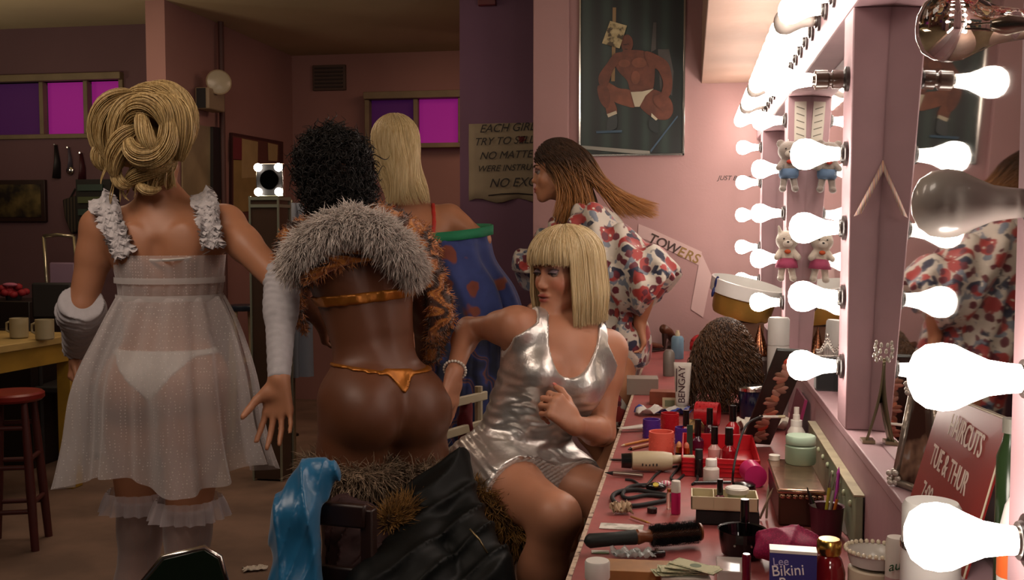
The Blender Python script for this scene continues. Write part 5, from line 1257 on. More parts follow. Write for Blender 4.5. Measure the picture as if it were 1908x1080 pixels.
cord('curler_cord', 'second black cable loop behind the yellow plug', [(1240, 925), (1205, 922), (1170, 928), (1160, 920), (1175, 906), (1210, 903), (1240, 908)], .0042, blackm)
cord('palette_cord', 'thin black cable drooping over the red tray', [(1390, 925), (1368, 905), (1366, 880, .80), (1376, 830, .84), (1392, 790, .87), (1420, 775, .86)], .0026, blackm)
p = D(1222, 918); t = thing('power_plug', 'black plug with a round yellow button', 'plug', (p[0], p[1]+.0, DZ+E0+.0085)); MB().ell((0, 0, 0.003), (.022, .012, .011), 20, 10).build('body', blackp, t, smooth=True); MB().lathe([(.006, .0), (.006, .003)], (0, -.008, .009), (0, -.5, .9), 16).build('button', mat('yellow_button', '#c2ad45', .4), t)
p = D(1240, 910); t = thing('candy_wrapper', 'pink and white crinkled candy wrapper by the roll-on bottle', 'candy wrapper', (p[0], p[1]+.016, DZ+E0)); 
m = MB(); m.ell((0, 0, .007), (.012, .009, .006), 12, 8)
for s_ in (-1, 1): m.sheet([[(s_*(.011+.009*j/3), (i/6-.5)*(.006+.016*j/3), .007+.004*math.sin(i*2.2)*j/3) for j in range(4)] for i in range(7)])
m.build('wrapper', ramp_mat('pink_white_wrap', 'wave', [(.4, '#d8c8c4'), (.6, '#c05a78')], 45, .4), t, smooth=True, solid=.0004)
lt('bottle_cap', 'small black round cap lying on the red counter', 'cap', D(1215, 955), [('cap', [(.009, 0), (.010, .001), (.010, .009), (.009, .010)], blackp)], n=20)
lt('roll_on_bottle', 'hot pink roll-on bottle with a tall white cap', 'bottle', D(1259, 957), [('bottle', [(.0085, 0), (.0092, .002), (.0092, .043)], pinkp), ('cap', [(.0095, .043), (.0090, .063), (.0080, .065)], white)], n=20)
lt('perfume_vial', 'small clear glass vial beside the pink roll-on bottle', 'vial', D(1247, 948), [('vial', [(.006, 0), (.0065, .03), (.004, .034)], mat('clear_glass', '#e8e0d0', .03, trans=.9)), ('cap', [(.0045, .034), (.0045, .040)], goldm)], n=14)
p = D(1156, 958); crumple('tissue', 'small crumpled tan tissue on the counter near the black cables', 'tissue', p+V(0, .006, 0), .036, .026, .020, mat('tan_tissue', '#b29678', .8), 12, .3)
stick('makeup_brush', 'thin wooden brush pointing at the round hairbrush', 'makeup brush', at_h(1176, 962, z_), at_h(1213, 975, z_), .0022, wood, goldm)
p = D(1158, 982); bp('greeting_card', 'white card with faint print and a yellow patch under the hairbrush', 'card', p+V(.0, .0, 0), (.080, .036, .0012), ramp_mat('printed_card', 'noise', [(.45, '#d8d2c8'), (.6, '#aaa69a')], 40, .7), -.02, bevel=0)
# cream compartment tray with things in it
a = D(1287, 978); b = D(1408, 962); cxx, cyy = (a[0]+b[0])/2, a[1]+.035; W_ = (b[0]-a[0])
bp('black_case', 'flat black case underneath the cream compartment tray', 'case', (cxx+.006, cyy, DZ), (W_*.94, .060, .028), blackm, 0, bevel=.003)
t = thing('compartment_tray', 'cream plastic tray with compartments', 'tray', (cxx, cyy, DZ+.0295)); m = MB(); m.box((0, 0, .0015), (W_, .066, .003))
for x_, y_, w_, d_ in ((-W_/2+.0015, 0, .003, .066), (W_/2-.0015, 0, .003, .066), (0, -.0315, W_, .003), (0, .0315, W_, .003), (-W_*.16, 0, .002, .066)): m.box((x_, y_, .013), (w_, d_, .024))
m.build('tray', cream, t, bevel=.0008)
zt = DZ+.0295+.0035
lt('nail_polish', 'mauve nail polish with tall black cap in the cream tray', 'nail polish', (cxx-.008, cyy-.01, zt), [('bottle', [(.010, 0), (.0115, .002), (.011, .014), (.005, .021)], mat('mauve_polish', '#7a3a48', .15)), ('cap', [(.006, .021), (.0055, .050)], blackp)], n=16)
p = (cxx+.024, cyy+.004, zt); lt('cream_jar', 'round jar with a wide white lid in the cream tray', 'jar', p, [('jar', [(.017, 0), (.018, .022)], mat('pale_green_jar', '#a9ac8c', .4)), ('lid', [(.0215, .022), (.022, .024), (.022, .031), (.0205, .032)], white), ('lid_inset', [(.0185, .0322), (.0185, .0326)], mat('grey_white', '#b9b4ac', .5))], n=30)
lt('cotton_pad', 'grey round compact in the first compartment of the cream tray', 'compact', (cxx-W_*.33, cyy-.006, zt), [('pad', [(.009, 0), (.010, .004), (.009, .009)], mat('grey_green', '#6d6a58', .7))], n=18)
# round hairbrush
a = at_h(1092, 1010, DZ+.020); b = at_h(1308, 992, DZ+.024); t = thing('round_hairbrush', 'large round hairbrush with black bristles and dark padded handle', 'hairbrush', (a[0], a[1], DZ+E0)); d = nrm(b-a); L = np.linalg.norm(b-a)
o0 = V(0, 0, .0215)
MB().lathe([(.001, -.004), (.008, 0), (.0125, .006), (.0115, L*.25), (.0130, L*.42), (.0110, L*.425)], o0, d, 20).build('handle', mat('black_rubber', '#161c1a', .55), t)
MB().lathe([(.0115, L*.42), (.0135, L*.44), (.0100, L*.50), (.0110, L*.545)], o0, d, 20).build('ferrule', mat('polished_brown_wood', '#7b4526', .35), t)
MB().lathe([(.0100, L*.54), (.0100, L*.97)], o0, d, 16).build('core', mat('polished_brown_wood', '#7b4526', .35), t)
MB().lathe([(.012, L*.97), (.0155, L*.975), (.0150, L*.99), (.006, L)], o0, d, 20).build('end_cap', mat('polished_brown_wood', '#7b4526', .35), t)
u_ = nrm(np.cross(d, UP)); v_ = np.cross(u_, d); pa = []
for j in range(46):
    for k in range(34):
        an = 2*math.pi*k/34+j*.09; q0 = o0+d*(L*(.555+.405*j/45)); rd = u_*math.cos(an)+v_*math.sin(an); pa.append([q0+rd*.0095, q0+rd*.0155, q0+rd*(.0208+.0006*math.sin(j*5+k*3))+d*.0006*math.sin(k)])
o = strands('bristles', np.array(pa)+local_of(t), .00055, blackm, t)
# --- nearest things, cut by the lower edge of the picture
p = at_h(1113, 1046, .830); lt('pill_bottle', 'white bottle with a flat white cap, nearest on the counter edge', 'bottle', (p[0], p[1], DZ), [('bottle', [(.016, 0), (.017, .003), (.017, .050), (.0145, .056)], white), ('cap', [(.0175, .056), (.0180, .058), (.0180, .079), (.0165, .0815)], mat('ribbed_white', '#dcd8d0', .4))], n=30)
p = D(1165, 1052); bp('wooden_tray', 'shallow wooden tray under the banknotes', 'tray', (p[0]+.02, p[1]-.055, DZ), (.115, .06, .018), wood, .05)
p = D(1210, 1055)
def note(i, x, y, z, rz, tl, lbl, grp=None):
    t = thing('banknote', lbl, 'banknote', (x, y, z), rz, grp, rot=(tl, .02, rz)); nm = ramp_mat('banknote_green', 'noise', [(.42, '#c3bd9a'), (.5, '#8f9474'), (.58, '#c3bd9a')], 55, .8)
    MB().box((0, 0, 0), (.078, .033, .0009)).build('paper', nm, t); MB().box((0, 0, .0006), (.070, .026, .0002)).build('border', mat('note_border', '#b8b592', .8), t); MB().lathe([(.009, .0008), (.009, .001)], (0, 0, 0), (0, 0, 1), 20).build('portrait', mat('note_portrait', '#6f7a62', .8), t)
    return t
bx, by = at_h(1262, 1060, .775)[:2]
for i in range(7):
    note(i, bx+(.004*i if i < 4 else .010+.003*i), by-.001*i, DZ+.0205+.0022*i, .30-.14*i+.3*(i % 2), 0, ['crumpled banknote at the bottom of the pile', 'banknote low in the pile beside the wooden tray', 'banknote sticking out towards the counter edge', 'banknote in the middle of the pile', 'banknote fanned towards the black bowl', 'banknote second from the top of the pile', 'top banknote of the pile with the portrait showing'][i], 'banknotes in a loose pile')
bp('paper_stack', 'thin stack of folded paper holding up the banknote pile', 'paper', (bx+.012, by-.003, DZ), (.075, .04, .0185), paper, .1)
p = D(1126, 1025); bp('matchbook', 'pale green and white slip of paper beneath the brush handle', 'paper', (p[0]-.006, p[1]-.012, DZ), (.030, .016, .001), ramp_mat('green_white', 'noise', [(.5, '#d0cabc'), (.52, '#7d9a6c')], 20, .7), .1, bevel=0)
p = D(1180, 1035); crumple('cellophane', 'crumpled clear wrapper behind the wooden tray', 'wrapper', p+V(0, -.012, 0), .07, .03, .012, mat('cellophane', '#b4b8b4', .15, alpha=.55), 5, .1, solid=.0006)
p = D(1226, 1032); t = thing('hair_clip', 'small black hair clip with a silver hinge by the banknotes', 'hair clip', (p[0], p[1]-.018, DZ+E0), .4); MB().box((0, 0, .006), (.026, .012, .010)).build('jaw', blackp, t, bevel=.003); MB().box((0, .006, .011), (.006, .004, .004)).build('hinge', silv, t)
p = at_h(1383, 985, .797); t = thing('bowl', 'glossy black two-handled bowl', 'bowl', (p[0], p[1], DZ+E0)); MB().lathe([(.022, 0), (.034, .006), (.0385, .030), (.0400, .046), (.0415, .047), (.0390, .045), (.036, .030), (.030, .010), (.002, .008)], (0, 0, 0), (0, 0, 1), 40).build('bowl', blackp, t, smooth=False)
for s_ in (-1, 1): MB().lathe([(.002, 0), (.002, .003)], (s_*.014, -.0355, .028), (0, -1, 0), 10).build('rivet', silv, t)
p = at_h(1388, 930, .84); lt('mascara_tube', 'black lacquered tube standing behind the black bowl', 'mascara', (p[0], p[1], DZ), [('tube', [(.0085, 0), (.0085, .05), (.0075, .051)], blackp), ('cap', [(.0080, .051), (.0072, .090)], blackp)], n=18)
p = at_h(1368, 1045, .775); t = thing('clear_box', 'clear plastic box lid beside the black bowl', 'plastic box', (p[0]-.002, p[1]-.01, DZ+E0)); m = MB(); m.box((0, 0, .012), (.052, .075, .022)); m.build('lid', mat('clear_plastic', '#cfc8c0', .08, alpha=.45), t, bevel=.002)
p = at_h(1391, 1032, .825); lt('lip_gloss', 'shiny maroon lip gloss tube standing beside the purple box', 'lip gloss', (p[0], p[1], DZ), [('tube', [(.0062, 0), (.0065, .072), (.005, .075)], mat('maroon_gloss', '#6a1024', .12, coat=.6))], n=18)
# magenta net bag
mg = SDF(V(-.09, -.07, -.01), V(.09, .08, .10), .003); rs = np.random.default_rng(21)
for k in range(11): mg.el(V(rs.uniform(-.038, .038), rs.uniform(-.022, .030), rs.uniform(.018, .042)), (rs.uniform(.018, .03), rs.uniform(.016, .026), rs.uniform(.014, .026)), None, .02)
X, Y, Z = mg.grids(); F = np.maximum(mg.F-.005*((1-np.abs(np.sin(X*48+Z*30+2*np.sin(Y*45))))**2-.2)-.003*((1-np.abs(np.sin(X*30-Z*75+1.5*np.sin(X*60))))**2)-.0008*np.sin(X*110+Y*60+4*np.sin(Z*40))-.0012*np.sin(Z*120+Y*100), -Z+.001); vs, fs = mg.mesh(F)
p = at_h(1466, 1012, .795); o = npmesh('magenta_scarf', relax(vs, fs, 1), fs, ramp_mat('magenta_net', 'voronoi', [(0, '#c21c5c'), (.5, '#8f1048')], 300, .6), None); o.location = (p[0]-.004, p[1]+.022, DZ+E0); tag(o, 'bunched magenta net scarf behind the purple wax box', 'scarf')
# wax box
p = at_h(1476, 1020, .862); t = thing('wax_box', 'purple and white hair remover box with white lettering', 'box', (p[0], p[1]-.012, DZ+E0), -.05); pm = mat('purple_blue_card', '#2c2c72', .45)
MB().box((0, 0, .056), (.062, .026, .112)).build('carton', pm, t, bevel=.0008); MB().box((0, -.0004, .1125), (.0625, .0262, .004)).build('top_flap', white, t)
MB().box((0, -.0134, .040), (.0622, .0005, .030)).build('pale_panel', mat('lilac_print', '#a79fc0', .5), t)
wt = mat('white_print', '#e4dcdc', .5)
text('lettering', 'Lee', mat('pale_print', '#b6aed0', .5), t, .015, (-.027, -.0136, .093), (1, 0, .1), (0, 0, 1), world=False)
text('lettering', 'Bikini', wt, t, .021, (-.028, -.0136, .078), (1, 0, .12), (0, 0, 1), world=False, sx=.95, ext=.0006); text('lettering', 'Bare', wt, t, .021, (-.018, -.0138, .062), (1, 0, .12), (0, 0, 1), world=False, sx=.95, ext=.0006)
p = at_h(1548, 1004, .875); lt('red_bottle', 'dark red glass bottle with a gold cap beside the purple box', 'bottle', (p[0]-.002, p[1], DZ), [('bottle', [(.020, 0), (.022, .004), (.022, .080), (.017, .098), (.012, .104)], mat('dark_red_glass', '#7a1018', .12, coat=.6)), ('cap', [(.015, .104), (.0165, .108), (.0165, .122), (.014, .125)], goldm)], n=30)
p = at_h(1601, 1037, .838); lt('nail_varnish_remover', 'white bottle with a red screw cap in front of the pearl dish', 'bottle', (p[0], p[1], DZ), [('bottle', [(.014, 0), (.0155, .003), (.0155, .055), (.012, .062)], white), ('cap', [(.0128, .062), (.0132, .064), (.0132, .086), (.012, .088)], redp)], n=26)
px_, py_ = .252, at_h(1630, 1012, .875)[1]
lt('cream_jar', 'wide white jar under the pearl-edged dish', 'jar', (px_, py_, DZ), [('jar', [(.030, 0), (.032, .004), (.032, .070)], mat('milk_glass', '#c9c4bc', .3)), ('lid', [(.034, .070), (.034, .090), (.032, .092)], mat('ivory_lid', '#cdbfa6', .4))], n=30)
t = thing('pearl_dish', 'oval dish trimmed with a row of pearls', 'dish', (px_, py_, DZ+.0935)); MB().lathe([(.020, 0), (.032, .004), (.036, .020), (.038, .021), (.033, .018), (.028, .006), (.002, .005)], (0, 0, 0), (0, 0, 1), 34).build('dish', mat('white_china', '#cfcac2', .25), t)
m = MB()
for k in range(30): a = 2*math.pi*k/30; m.ell((.0375*math.cos(a), .0375*math.sin(a), .0235), .0032, 8, 6)
m.build('pearls', mat('pearl_white', '#dccfb4', .2, coat=.5), t, smooth=True)
t = lt('cosmetics_tube', 'white can with green script and a pink stripe by the big white can', 'can', (.272, at_h(1672, 990, .90)[1]-.02, DZ), [('can', [(.0135, 0), (.014, .003), (.014, .140), (.012, .148)], white), ('stripe', [(.0142, .088), (.0142, .096)], mat('pink_band', '#c2a0a0', .5))], n=24)
text('lettering', 'aura', mat('green_ink', '#1d5a34', .5), t, .017, (-.0125, -.0146, .106), (1, 0, .25), (0, 0, 1), world=False, shear=.4)
bpy.data.objects.remove(t.children[-1]) if False else None
lt('setting_spray_can', 'big white spray can nearest the glowing low bulb', 'spray can', (.262, 1.155, DZ), [('can', [(.030, 0), (.031, .003), (.031, .205)], mat('satin_white_can', '#cfccc8', .3)), ('ring', [(.0318, .205), (.0318, .212)], silv), ('cap', [(.0305, .212), (.0305, .25), (.027, .256)], mat('white_cap', '#d4d2ce', .4))], n=36)
# --- copper box with jar and spray bottle
zc = .822; bl = at_h(1430, 853, zc); br = at_h(1518, 853, zc); fr_ = at_h(1547, 912, zc); fl_ = at_h(1453, 916, zc)
cx_, cy_ = (bl[0]+fr_[0])/2-.004, (bl[1]+fr_[1])/2; w_, l_ = .088, bl[1]-fr_[1]+.01
t = thing('copper_box', 'dented copper box with a shiny lid', 'box', (cx_, cy_, DZ+E0)); cop = mat('worn_copper', '#b8937a', .22, metal=.9, var=.35, vscale=30, bump=.4, bscale=25, bdist=.002)
MB().box((0, 0, .030), (w_-.006, l_-.006, .060)).build('body', mat('dark_copper', '#4c3226', .4, metal=.6, bump=.5, bscale=60), t, bevel=.004); MB().box((0, 0, .065), (w_, l_, .010)).build('lid', cop, t, bevel=.004, seg=3)
m = MB()
for k in range(7): m.ell((-w_/2+.010+k*(w_-.02)/6, -l_/2+.002, .056), (.006, .003, .005), 10, 6)
m.build('scalloped_edge', cop, t, smooth=True)
zl = DZ+.0705
jx, jy = at_h(1488, 852, zl)[:2]; jy = min(jy+.02, cy_+l_/2-.036)
lt('cold_cream_jar', 'sage green square-shouldered jar standing on the copper box', 'jar', (jx-.002, jy, zl), [('jar', [(.029, 0), (.031, .004), (.031, .036), (.027, .040)], green_j), ('lid', [(.0300, .041), (.0305, .043), (.0305, .055), (.028, .058)], mat('sage_lid', '#9bb09a', .4))], n=34)
lt('pill_box', 'small round white box on the far corner of the copper box', 'box', (cx_-w_/2+.014, cy_+l_/2-.014, zl), [('box', [(.011, 0), (.0115, .010), (.010, .011)], white)], n=22)
p = at_h(1482, 800, .84); lt('spray_bottle', 'white pump spray bottle behind the green jar', 'bottle', (p[0]+.002, max(p[1], cy_+l_/2+.03), DZ), [('bottle', [(.018, 0), (.020, .003), (.020, .085), (.012, .098)], white), ('collar', [(.013, .098), (.013, .112)], mat('ribbed_white', '#dcd8d0', .4)), ('pump', [(.008, .112), (.008, .125), (.006, .126), (.006, .142)], white)], n=24)
# cup of brushes
p = at_h(1552, 905+25, .815); t = lt('brush_cup', 'maroon cup holding makeup brushes', 'cup', (p[0]-.012, p[1]-.01, DZ), [('cup', [(.026, 0), (.030, .055), (.0315, .056), (.028, .054), (.024, .004)], mat('dark_maroon_cup', '#4a1426', .35))], n=28)
c0 = V(t.location[0], t.location[1], DZ+.006)
for lbl, dx, dy, tx, ty, h, cm, tm in (('yellow handled brush with dark tip in the maroon cup', -.006, -.004, .006, -.010, .115, '#b9b03a', silv), ('orange handled brush in the maroon cup', .004, -.006, .022, -.012, .095, '#c06a24', silv), ('silver brush leaning out of the maroon cup', 0, .006, .018, .012, .105, '#a8a29a', silv), ('fat silver lipstick brush slanting out of the maroon cup', -.008, .004, -.034, .006, .080, '#8c867e', blackp)):
    a = c0+V(dx, dy, 0); b = c0+V(tx, ty, h); stick('makeup_brush', lbl, 'makeup brush', a, b, .0028 if 'fat' not in lbl else .0055, mat('handle_'+cm, cm, .35, metal=.0), tm, .03)
p = at_h(1416, 905, .79); 
for k, (x_, l2) in enumerate(((1408, 'first'), (1420, 'second'))):
    a = at_h(x_+8, 965, DZ+.003); stick('tail_comb', 'long pale %s leaning on the copper box side' % ('file nearer the bowl,' if k == 0 else 'file nearer the copper box,'), 'nail file', a, V(cx_-w_/2-.007-.006*k, cy_-l_/2+.015+.03*k, DZ+.068), .0022, mat('pale_file', '#a89a84', .6))
p = D(1395, 905); t = thing('powder_compact', 'round black compact with a looped cable beside the magenta roller', 'compact', (p[0]-.012, p[1]-.045, DZ+E0)); MB().lathe([(.022, 0), (.024, .003), (.024, .014), (.018, .018), (.002, .019)], (0, 0, 0), (0, 0, 1), 28).build('case', blackp, t)
# eyeshadow palette leaning on the hairspray can
a = at_h(1404, 832, DZ+.004)+V(.008, .03, 0); b = PL(1478, 655, 0, .235); t = thing('eyeshadow_palette', 'long dark leaning palette with pairs of eyeshadow pans', 'palette', (a[0], a[1], DZ+E0)); d = nrm(b-a); L = np.linalg.norm(b-a)
u_ = nrm(np.cross(d, -CF)); n_ = nrm(np.cross(u_, d)); n_ = n_ if np.dot(n_, TOC) > 0 else -n_; o0 = V(0, 0, .004); hw = .037
m = MB(); c = [o0-u_*hw, o0+u_*hw, o0+u_*hw+d*L, o0-u_*hw+d*L]; ids = [m.pt(q) for q in c]+[m.pt(q-n_*.009) for q in c]
for q in ((0, 1, 2, 3), (7, 6, 5, 4), (0, 4, 5, 1), (1, 5, 6, 2), (2, 6, 7, 3), (3, 7, 4, 0)): m.face([ids[i] for i in q])
m.build('case', mat('dark_green_black_case', '#1e201c', .35), t, bevel=.002)
pc_ = ['#b58a78', '#8a6450', '#c08a78', '#a8705c', '#b98e74', '#c9503a', '#d08a6c', '#9a6a54', '#b8907e', '#8f6a5a']
for k in range(7):
    q = o0+d*(L*(.10+.130*k))+n_*.0006
    for j in range(4):
        an = -1.1+.72*j+(k % 2)*math.pi; ax1 = u_*math.cos(an)+d*math.sin(an); ax2 = d*math.cos(an)-u_*math.sin(an); qq = q+ax1*.015-u_*(.008 if k % 2 == 0 else -.008)
        c_ = pc_[(k*2+j) % 10]; R3 = Matrix([[float(v[i]) for v in (ax1, ax2, n_)] for i in range(3)]); m = MB(); m.ell(qq, (.0175, .0100, .0024), 14, 6, R3); m.build('eyeshadow_pan', mat('shadow_'+c_, c_, .7), t, smooth=True)
p = D(1488, 800); t = thing('folder', 'maroon folder leaning against the ledge behind the palette', 'folder', (.262, 2.72, DZ+E0)); t.rotation_euler = (0, .22, .0); MB().box((0, 0, .065), (.006, .20, .13)).build('cover', mat('maroon_cloth', '#5c1528', .6), t); MB().box((.0, -.101, .065), (.0075, .003, .131)).build('spine', mat('magenta_edge', '#8c1c50', .5), t)
t = thing('cigarette', 'white cigarette resting on the palette cable', 'cigarette', at_h(1415, 776, .856)); 
MB().lathe([(.0035, 0), (.0035, .045)], (0, 0, 0), (1, .2, .0), 12).build('paper', white, t); MB().lathe([(.0036, .045), (.0036, .062)], (0, 0, 0), (1, .2, 0), 12).build('filter', cream, t)
t.location = (t.location[0], t.location[1], t.location[2])
# pale green rail and plank by the ledge
t = thing('peg_rail', 'pale green wooden rail with small pegs standing against the ledge front', 'rail', (.292, 2.16, DZ+E0)); pg = mat('pale_green_paint', '#8c9478', .6, var=.25, vscale=14)
MB().box((0, 0, .046), (.014, .70, .092)).build('board', pg, t, bevel=.002); MB().box((.0, 0, .0935), (.018, .70, .003)).build('top_edge', mat('worn_cream_paint', '#b0a383', .6, var=.3, vscale=20), t)
for k in range(9): MB().ell((-.009, -.31+k*.075, .070), (.004, .006, .006), 10, 8).build('peg', mat('cream_peg', '#a9ad8c', .4), t, smooth=True)
a = at_h(1578, 990, DZ+.003); t = thing('plank', 'short pale grey plank leaning against the rail', 'plank', (a[0]-.002, a[1], DZ+E0), 0, rot=(0, .30, .15)); MB().box((0, 0, .055), (.008, .035, .110)).build('plank', mat('pale_grey_wood', '#98948a', .6, var=.2), t)
stick('pink_pencil', 'bright purple-pink pencil leaning by the pale plank', 'pencil', V(.268, a[1]+.035, DZ+.003), V(.282, a[1]+.075, DZ+.105), .0036, mat('magenta_pencil', '#a02a8c', .35), mat('magenta_pencil', '#a02a8c', .35))
# ================================================================== THINGS ON THE LEDGE
zl = ZL+E0
SC = [V(.302, 1.175, ZL+.001), V(.302, 1.475, ZL+.001), V(.345, 1.475, ZL+.160), V(.345, 1.175, ZL+.178)]
t = thing('haircuts_sign', 'red sign with white lettering about haircuts leaning on the mirror', 'sign', (SC[0][0], 1.325, ZL+.001)); off = V(*t.location)
yv = nrm(SC[3]-SC[0]); xv = V(0, -1, 0); n_ = nrm(np.cross(xv, yv)); m = MB(); c = [SC[1], SC[0], SC[3], SC[2]]; ids = [m.pt(q-off) for q in c]+[m.pt(q-n_*.003-off) for q in c]
for q in ((0, 1, 2, 3), (7, 6, 5, 4), (0, 4, 5, 1), (1, 5, 6, 2), (2, 6, 7, 3), (3, 7, 4, 0)): m.face([ids[i] for i in q])
m.build('board', mat('sign_red', '#8c1f1c', .35, var=.12, vscale=10), t)
m = MB(); m.tube([q-off+n_*.0005 for q in (SC[0], SC[3], SC[2])], .0012, 6); m.build('edge', mat('cream_edge', '#c9b9a0', .5), t)
wl = mat('sign_lettering', '#d6c4b8', .5); ss = 1.05
def stext(s, x, h, size): text('lettering', s, wl, t, size, (SC[1]+xv*x+yv*h+n_*.0008-off), xv, yv, world=False, sx=.78)
stext('HAIRCUTS', .092, .125, .040); stext('TUE & THUR', .048, .075, .040); stext('7:00 -', .050, .024, .040)
# picture frame
t = thing('photo_frame', 'ornate silver picture frame with bows, leaning on the mirror', 'picture frame', (.328, 1.56, zl), rot=(0, 0, 0)); fm = mat('tarnished_silver', '#a89c90', .3, metal=.7, bump=.5, bscale=120)
R = Matrix.Rotation(math.radians(-62), 3, 'Z') @ Matrix.Rotation(math.radians(-12), 3, 'X'); m = MB(); m.M = R.to_4x4()
W_, H_ = .085, .150
for x_ in (-1, 1): m.tube([(x_*W_/2, 0, .006), (x_*W_/2, 0, H_)], .006, 10)
for z__ in (.006, H_): m.tube([(-W_/2, 0, z__), (W_/2, 0, z__)], .006, 10)
m.build('frame', fm, t, smooth=True); m = MB(); m.M = R.to_4x4(); m.box((0, .001, H_/2), (W_-.006, .002, H_-.006)); m.build('picture', ramp_mat('old_photo', 'noise', [(.42, '#3a1f18'), (.52, '#8a6a58'), (.60, '#b8c2c8')], 16, .3), t)
m = MB(); m.M = R.to_4x4(); rs = np.random.default_rng(4)
for cx2, cz2 in ((-W_/2, .012), (W_/2, .012), (-W_/2, H_), (W_/2, H_), (0, H_+.006)):
    m = MB(); m.M = R.to_4x4()
    for k in range(7): a = k*.9; m.ell((cx2+.009*math.cos(a), -.004-.003*(k % 2), cz2+.009*math.sin(a)), (.0065, .003, .0045), 10, 6)
    m.build('bow', mat('pale_silver_bow', '#c6bcb4', .35, metal=.3), t, smooth=True)
# crystal trimmed strip
t = thing('glass_ornament', 'slender curved glass ornament with a crystal top standing at the mirror', 'ornament', (.322, 1.92, zl)); gm = mat('smoky_glass', '#8f8468', .15, metal=.5)
m = MB(); G = []
for i in range(14): s_ = i/13; G.append([(-.004+.018*s_+.020*math.sin(s_*2.2)*.6+.006*j, -.010+.020*j, .004+.150*s_) for j in (0, 1)])
m.sheet(G); m.build('curved_blade', gm, t, smooth=True, solid=.004); m = MB()
for k in range(9): m.ell((.014+.006*math.sin(k*2), .0+.006*math.cos(k*3), .150+.004*k), (.003, .003, .005), 8, 6)
m.build('crystals', mat('crystal', '#d2cabc', .08, metal=.2, coat=.7), t, smooth=True); MB().box((0, 0, .003), (.022, .03, .006)).build('foot', gm, t)
lt('green_bottle', 'dark green bottle behind the red sign near the post', 'bottle', (.330, 1.118, ZL), [('bottle', [(.013, 0), (.014, .003), (.014, .15), (.009, .165), (.007, .175)], mat('dark_green_glass', '#26361e', .2)), ('cap', [(.009, .175), (.009, .19)], mat('grey_cap', '#7a766c', .4))], n=24)
lt('squeeze_bottle', 'white squeeze bottle with an orange label beside the nearest post', 'bottle', (.3185, 1.055, ZL), [('bottle', [(.015, 0), (.017, .003), (.017, .085), (.011, .115), (.006, .125)], mat('milky_plastic', '#cfcbc8', .35)), ('label', [(.0173, .045), (.0173, .080)], mat('orange_label', '#d0602a', .5)), ('nozzle', [(.005, .125), (.003, .15)], white)], n=24)
lt('shampoo_bottle', 'blue capped white bottle on the ledge beneath the low bulb', 'bottle', (.262, .985, DZ), [('bottle', [(.018, 0), (.019, .003), (.019, .10), (.012, .115)], mat('milky_plastic', '#cfcbc8', .35)), ('blue_patch', [(.0193, .04), (.0193, .09)], bluep), ('cap', [(.011, .115), (.011, .13)], bluep)], n=24)
t = thing('tiara', 'silver rhinestone tiara on a dark velvet block', 'tiara', (.327, 2.545, zl)); MB().box((0, 0, .040), (.05, .05, .080)).build('velvet_block', mat('black_velvet', '#120d10', .9, sheen=.5), t, bevel=.006)
m = MB(); hs = lambda s_: .012+.030*math.exp(-(s_*3.2)**2)
for i in range(25):
    s_ = i/12-1; x_ = .023*math.sin(s_*1.5); y_ = -.022*math.cos(s_*1.5)
    m.ell((x_, y_, .084), .0024, 8, 6); m.ell((x_, y_, .084+hs(s_)), .003, 8, 6); m.tube([(x_, y_, .084), (x_, y_, .084+hs(s_))], .0010, 5)
m.ell((0, -.022, .134), .0045, 10, 8); m.build('rhinestones', mat('rhinestone_silver', '#d8d2cc', .12, metal=.8), t, smooth=True)
# paper strips tucked behind the mirror edge
def strip(label, pts, w_, m, sd=V(0, 1, 0)):
    G = [[p-sd*w_/2, p+sd*w_/2] for p in pts]; o = MB().sheet([[tuple(a) for a in g] for g in G]).build('paper_strip', m, smooth=True, solid=.0008); return tag(o, label, 'paper strip')
ys = 2.09-.055-.004
tk = ramp_mat('printed_ticket', 'wave', [(0, '#b8a488'), (.5, '#9a7a90'), (1, '#c49a7a')], 40, .7)
strip('printed paper strip sticking out of the mirror edge above the other', [PL(1657, 286, 1, ys-.003), PL(1640, 320, 1, ys-.006), PL(1618, 362, 1, ys-.010), PL(1598, 400, 1, ys-.012)], .022, tk, V(.8, -.5, .35)/1.0*.7)
strip('long narrow paper strip hanging down the mirror edge', [PL(1648, 404, 1, ys-.002), PL(1643, 470, 1, ys-.004), PL(1640, 560, 1, ys-.004), PL(1636, 650, 1, ys-.003)], .014, ramp_mat('red_blue_strip', 'noise', [(.4, '#a05a48'), (.55, '#5a4a78'), (.7, '#b88a6a')], 14, .7), V(1, -.3, 0)*.7)
t = thing('note_paper', 'white handwritten sheet taped beside the mirror on the teddy bear post', 'paper', (.338, 3.39-.055-.002, 1.60)); MB().box((0, 0, 0), (.036, .0012, .21)).build('sheet', paper, t)
m = MB()
for k in range(9): m.box((0, -.001, .085-k*.021), (.026, .0006, .003), Matrix.Rotation(.35, 3, 'Y'))
m.build('writing', mat('pencil_grey', '#7a7466', .8), t)
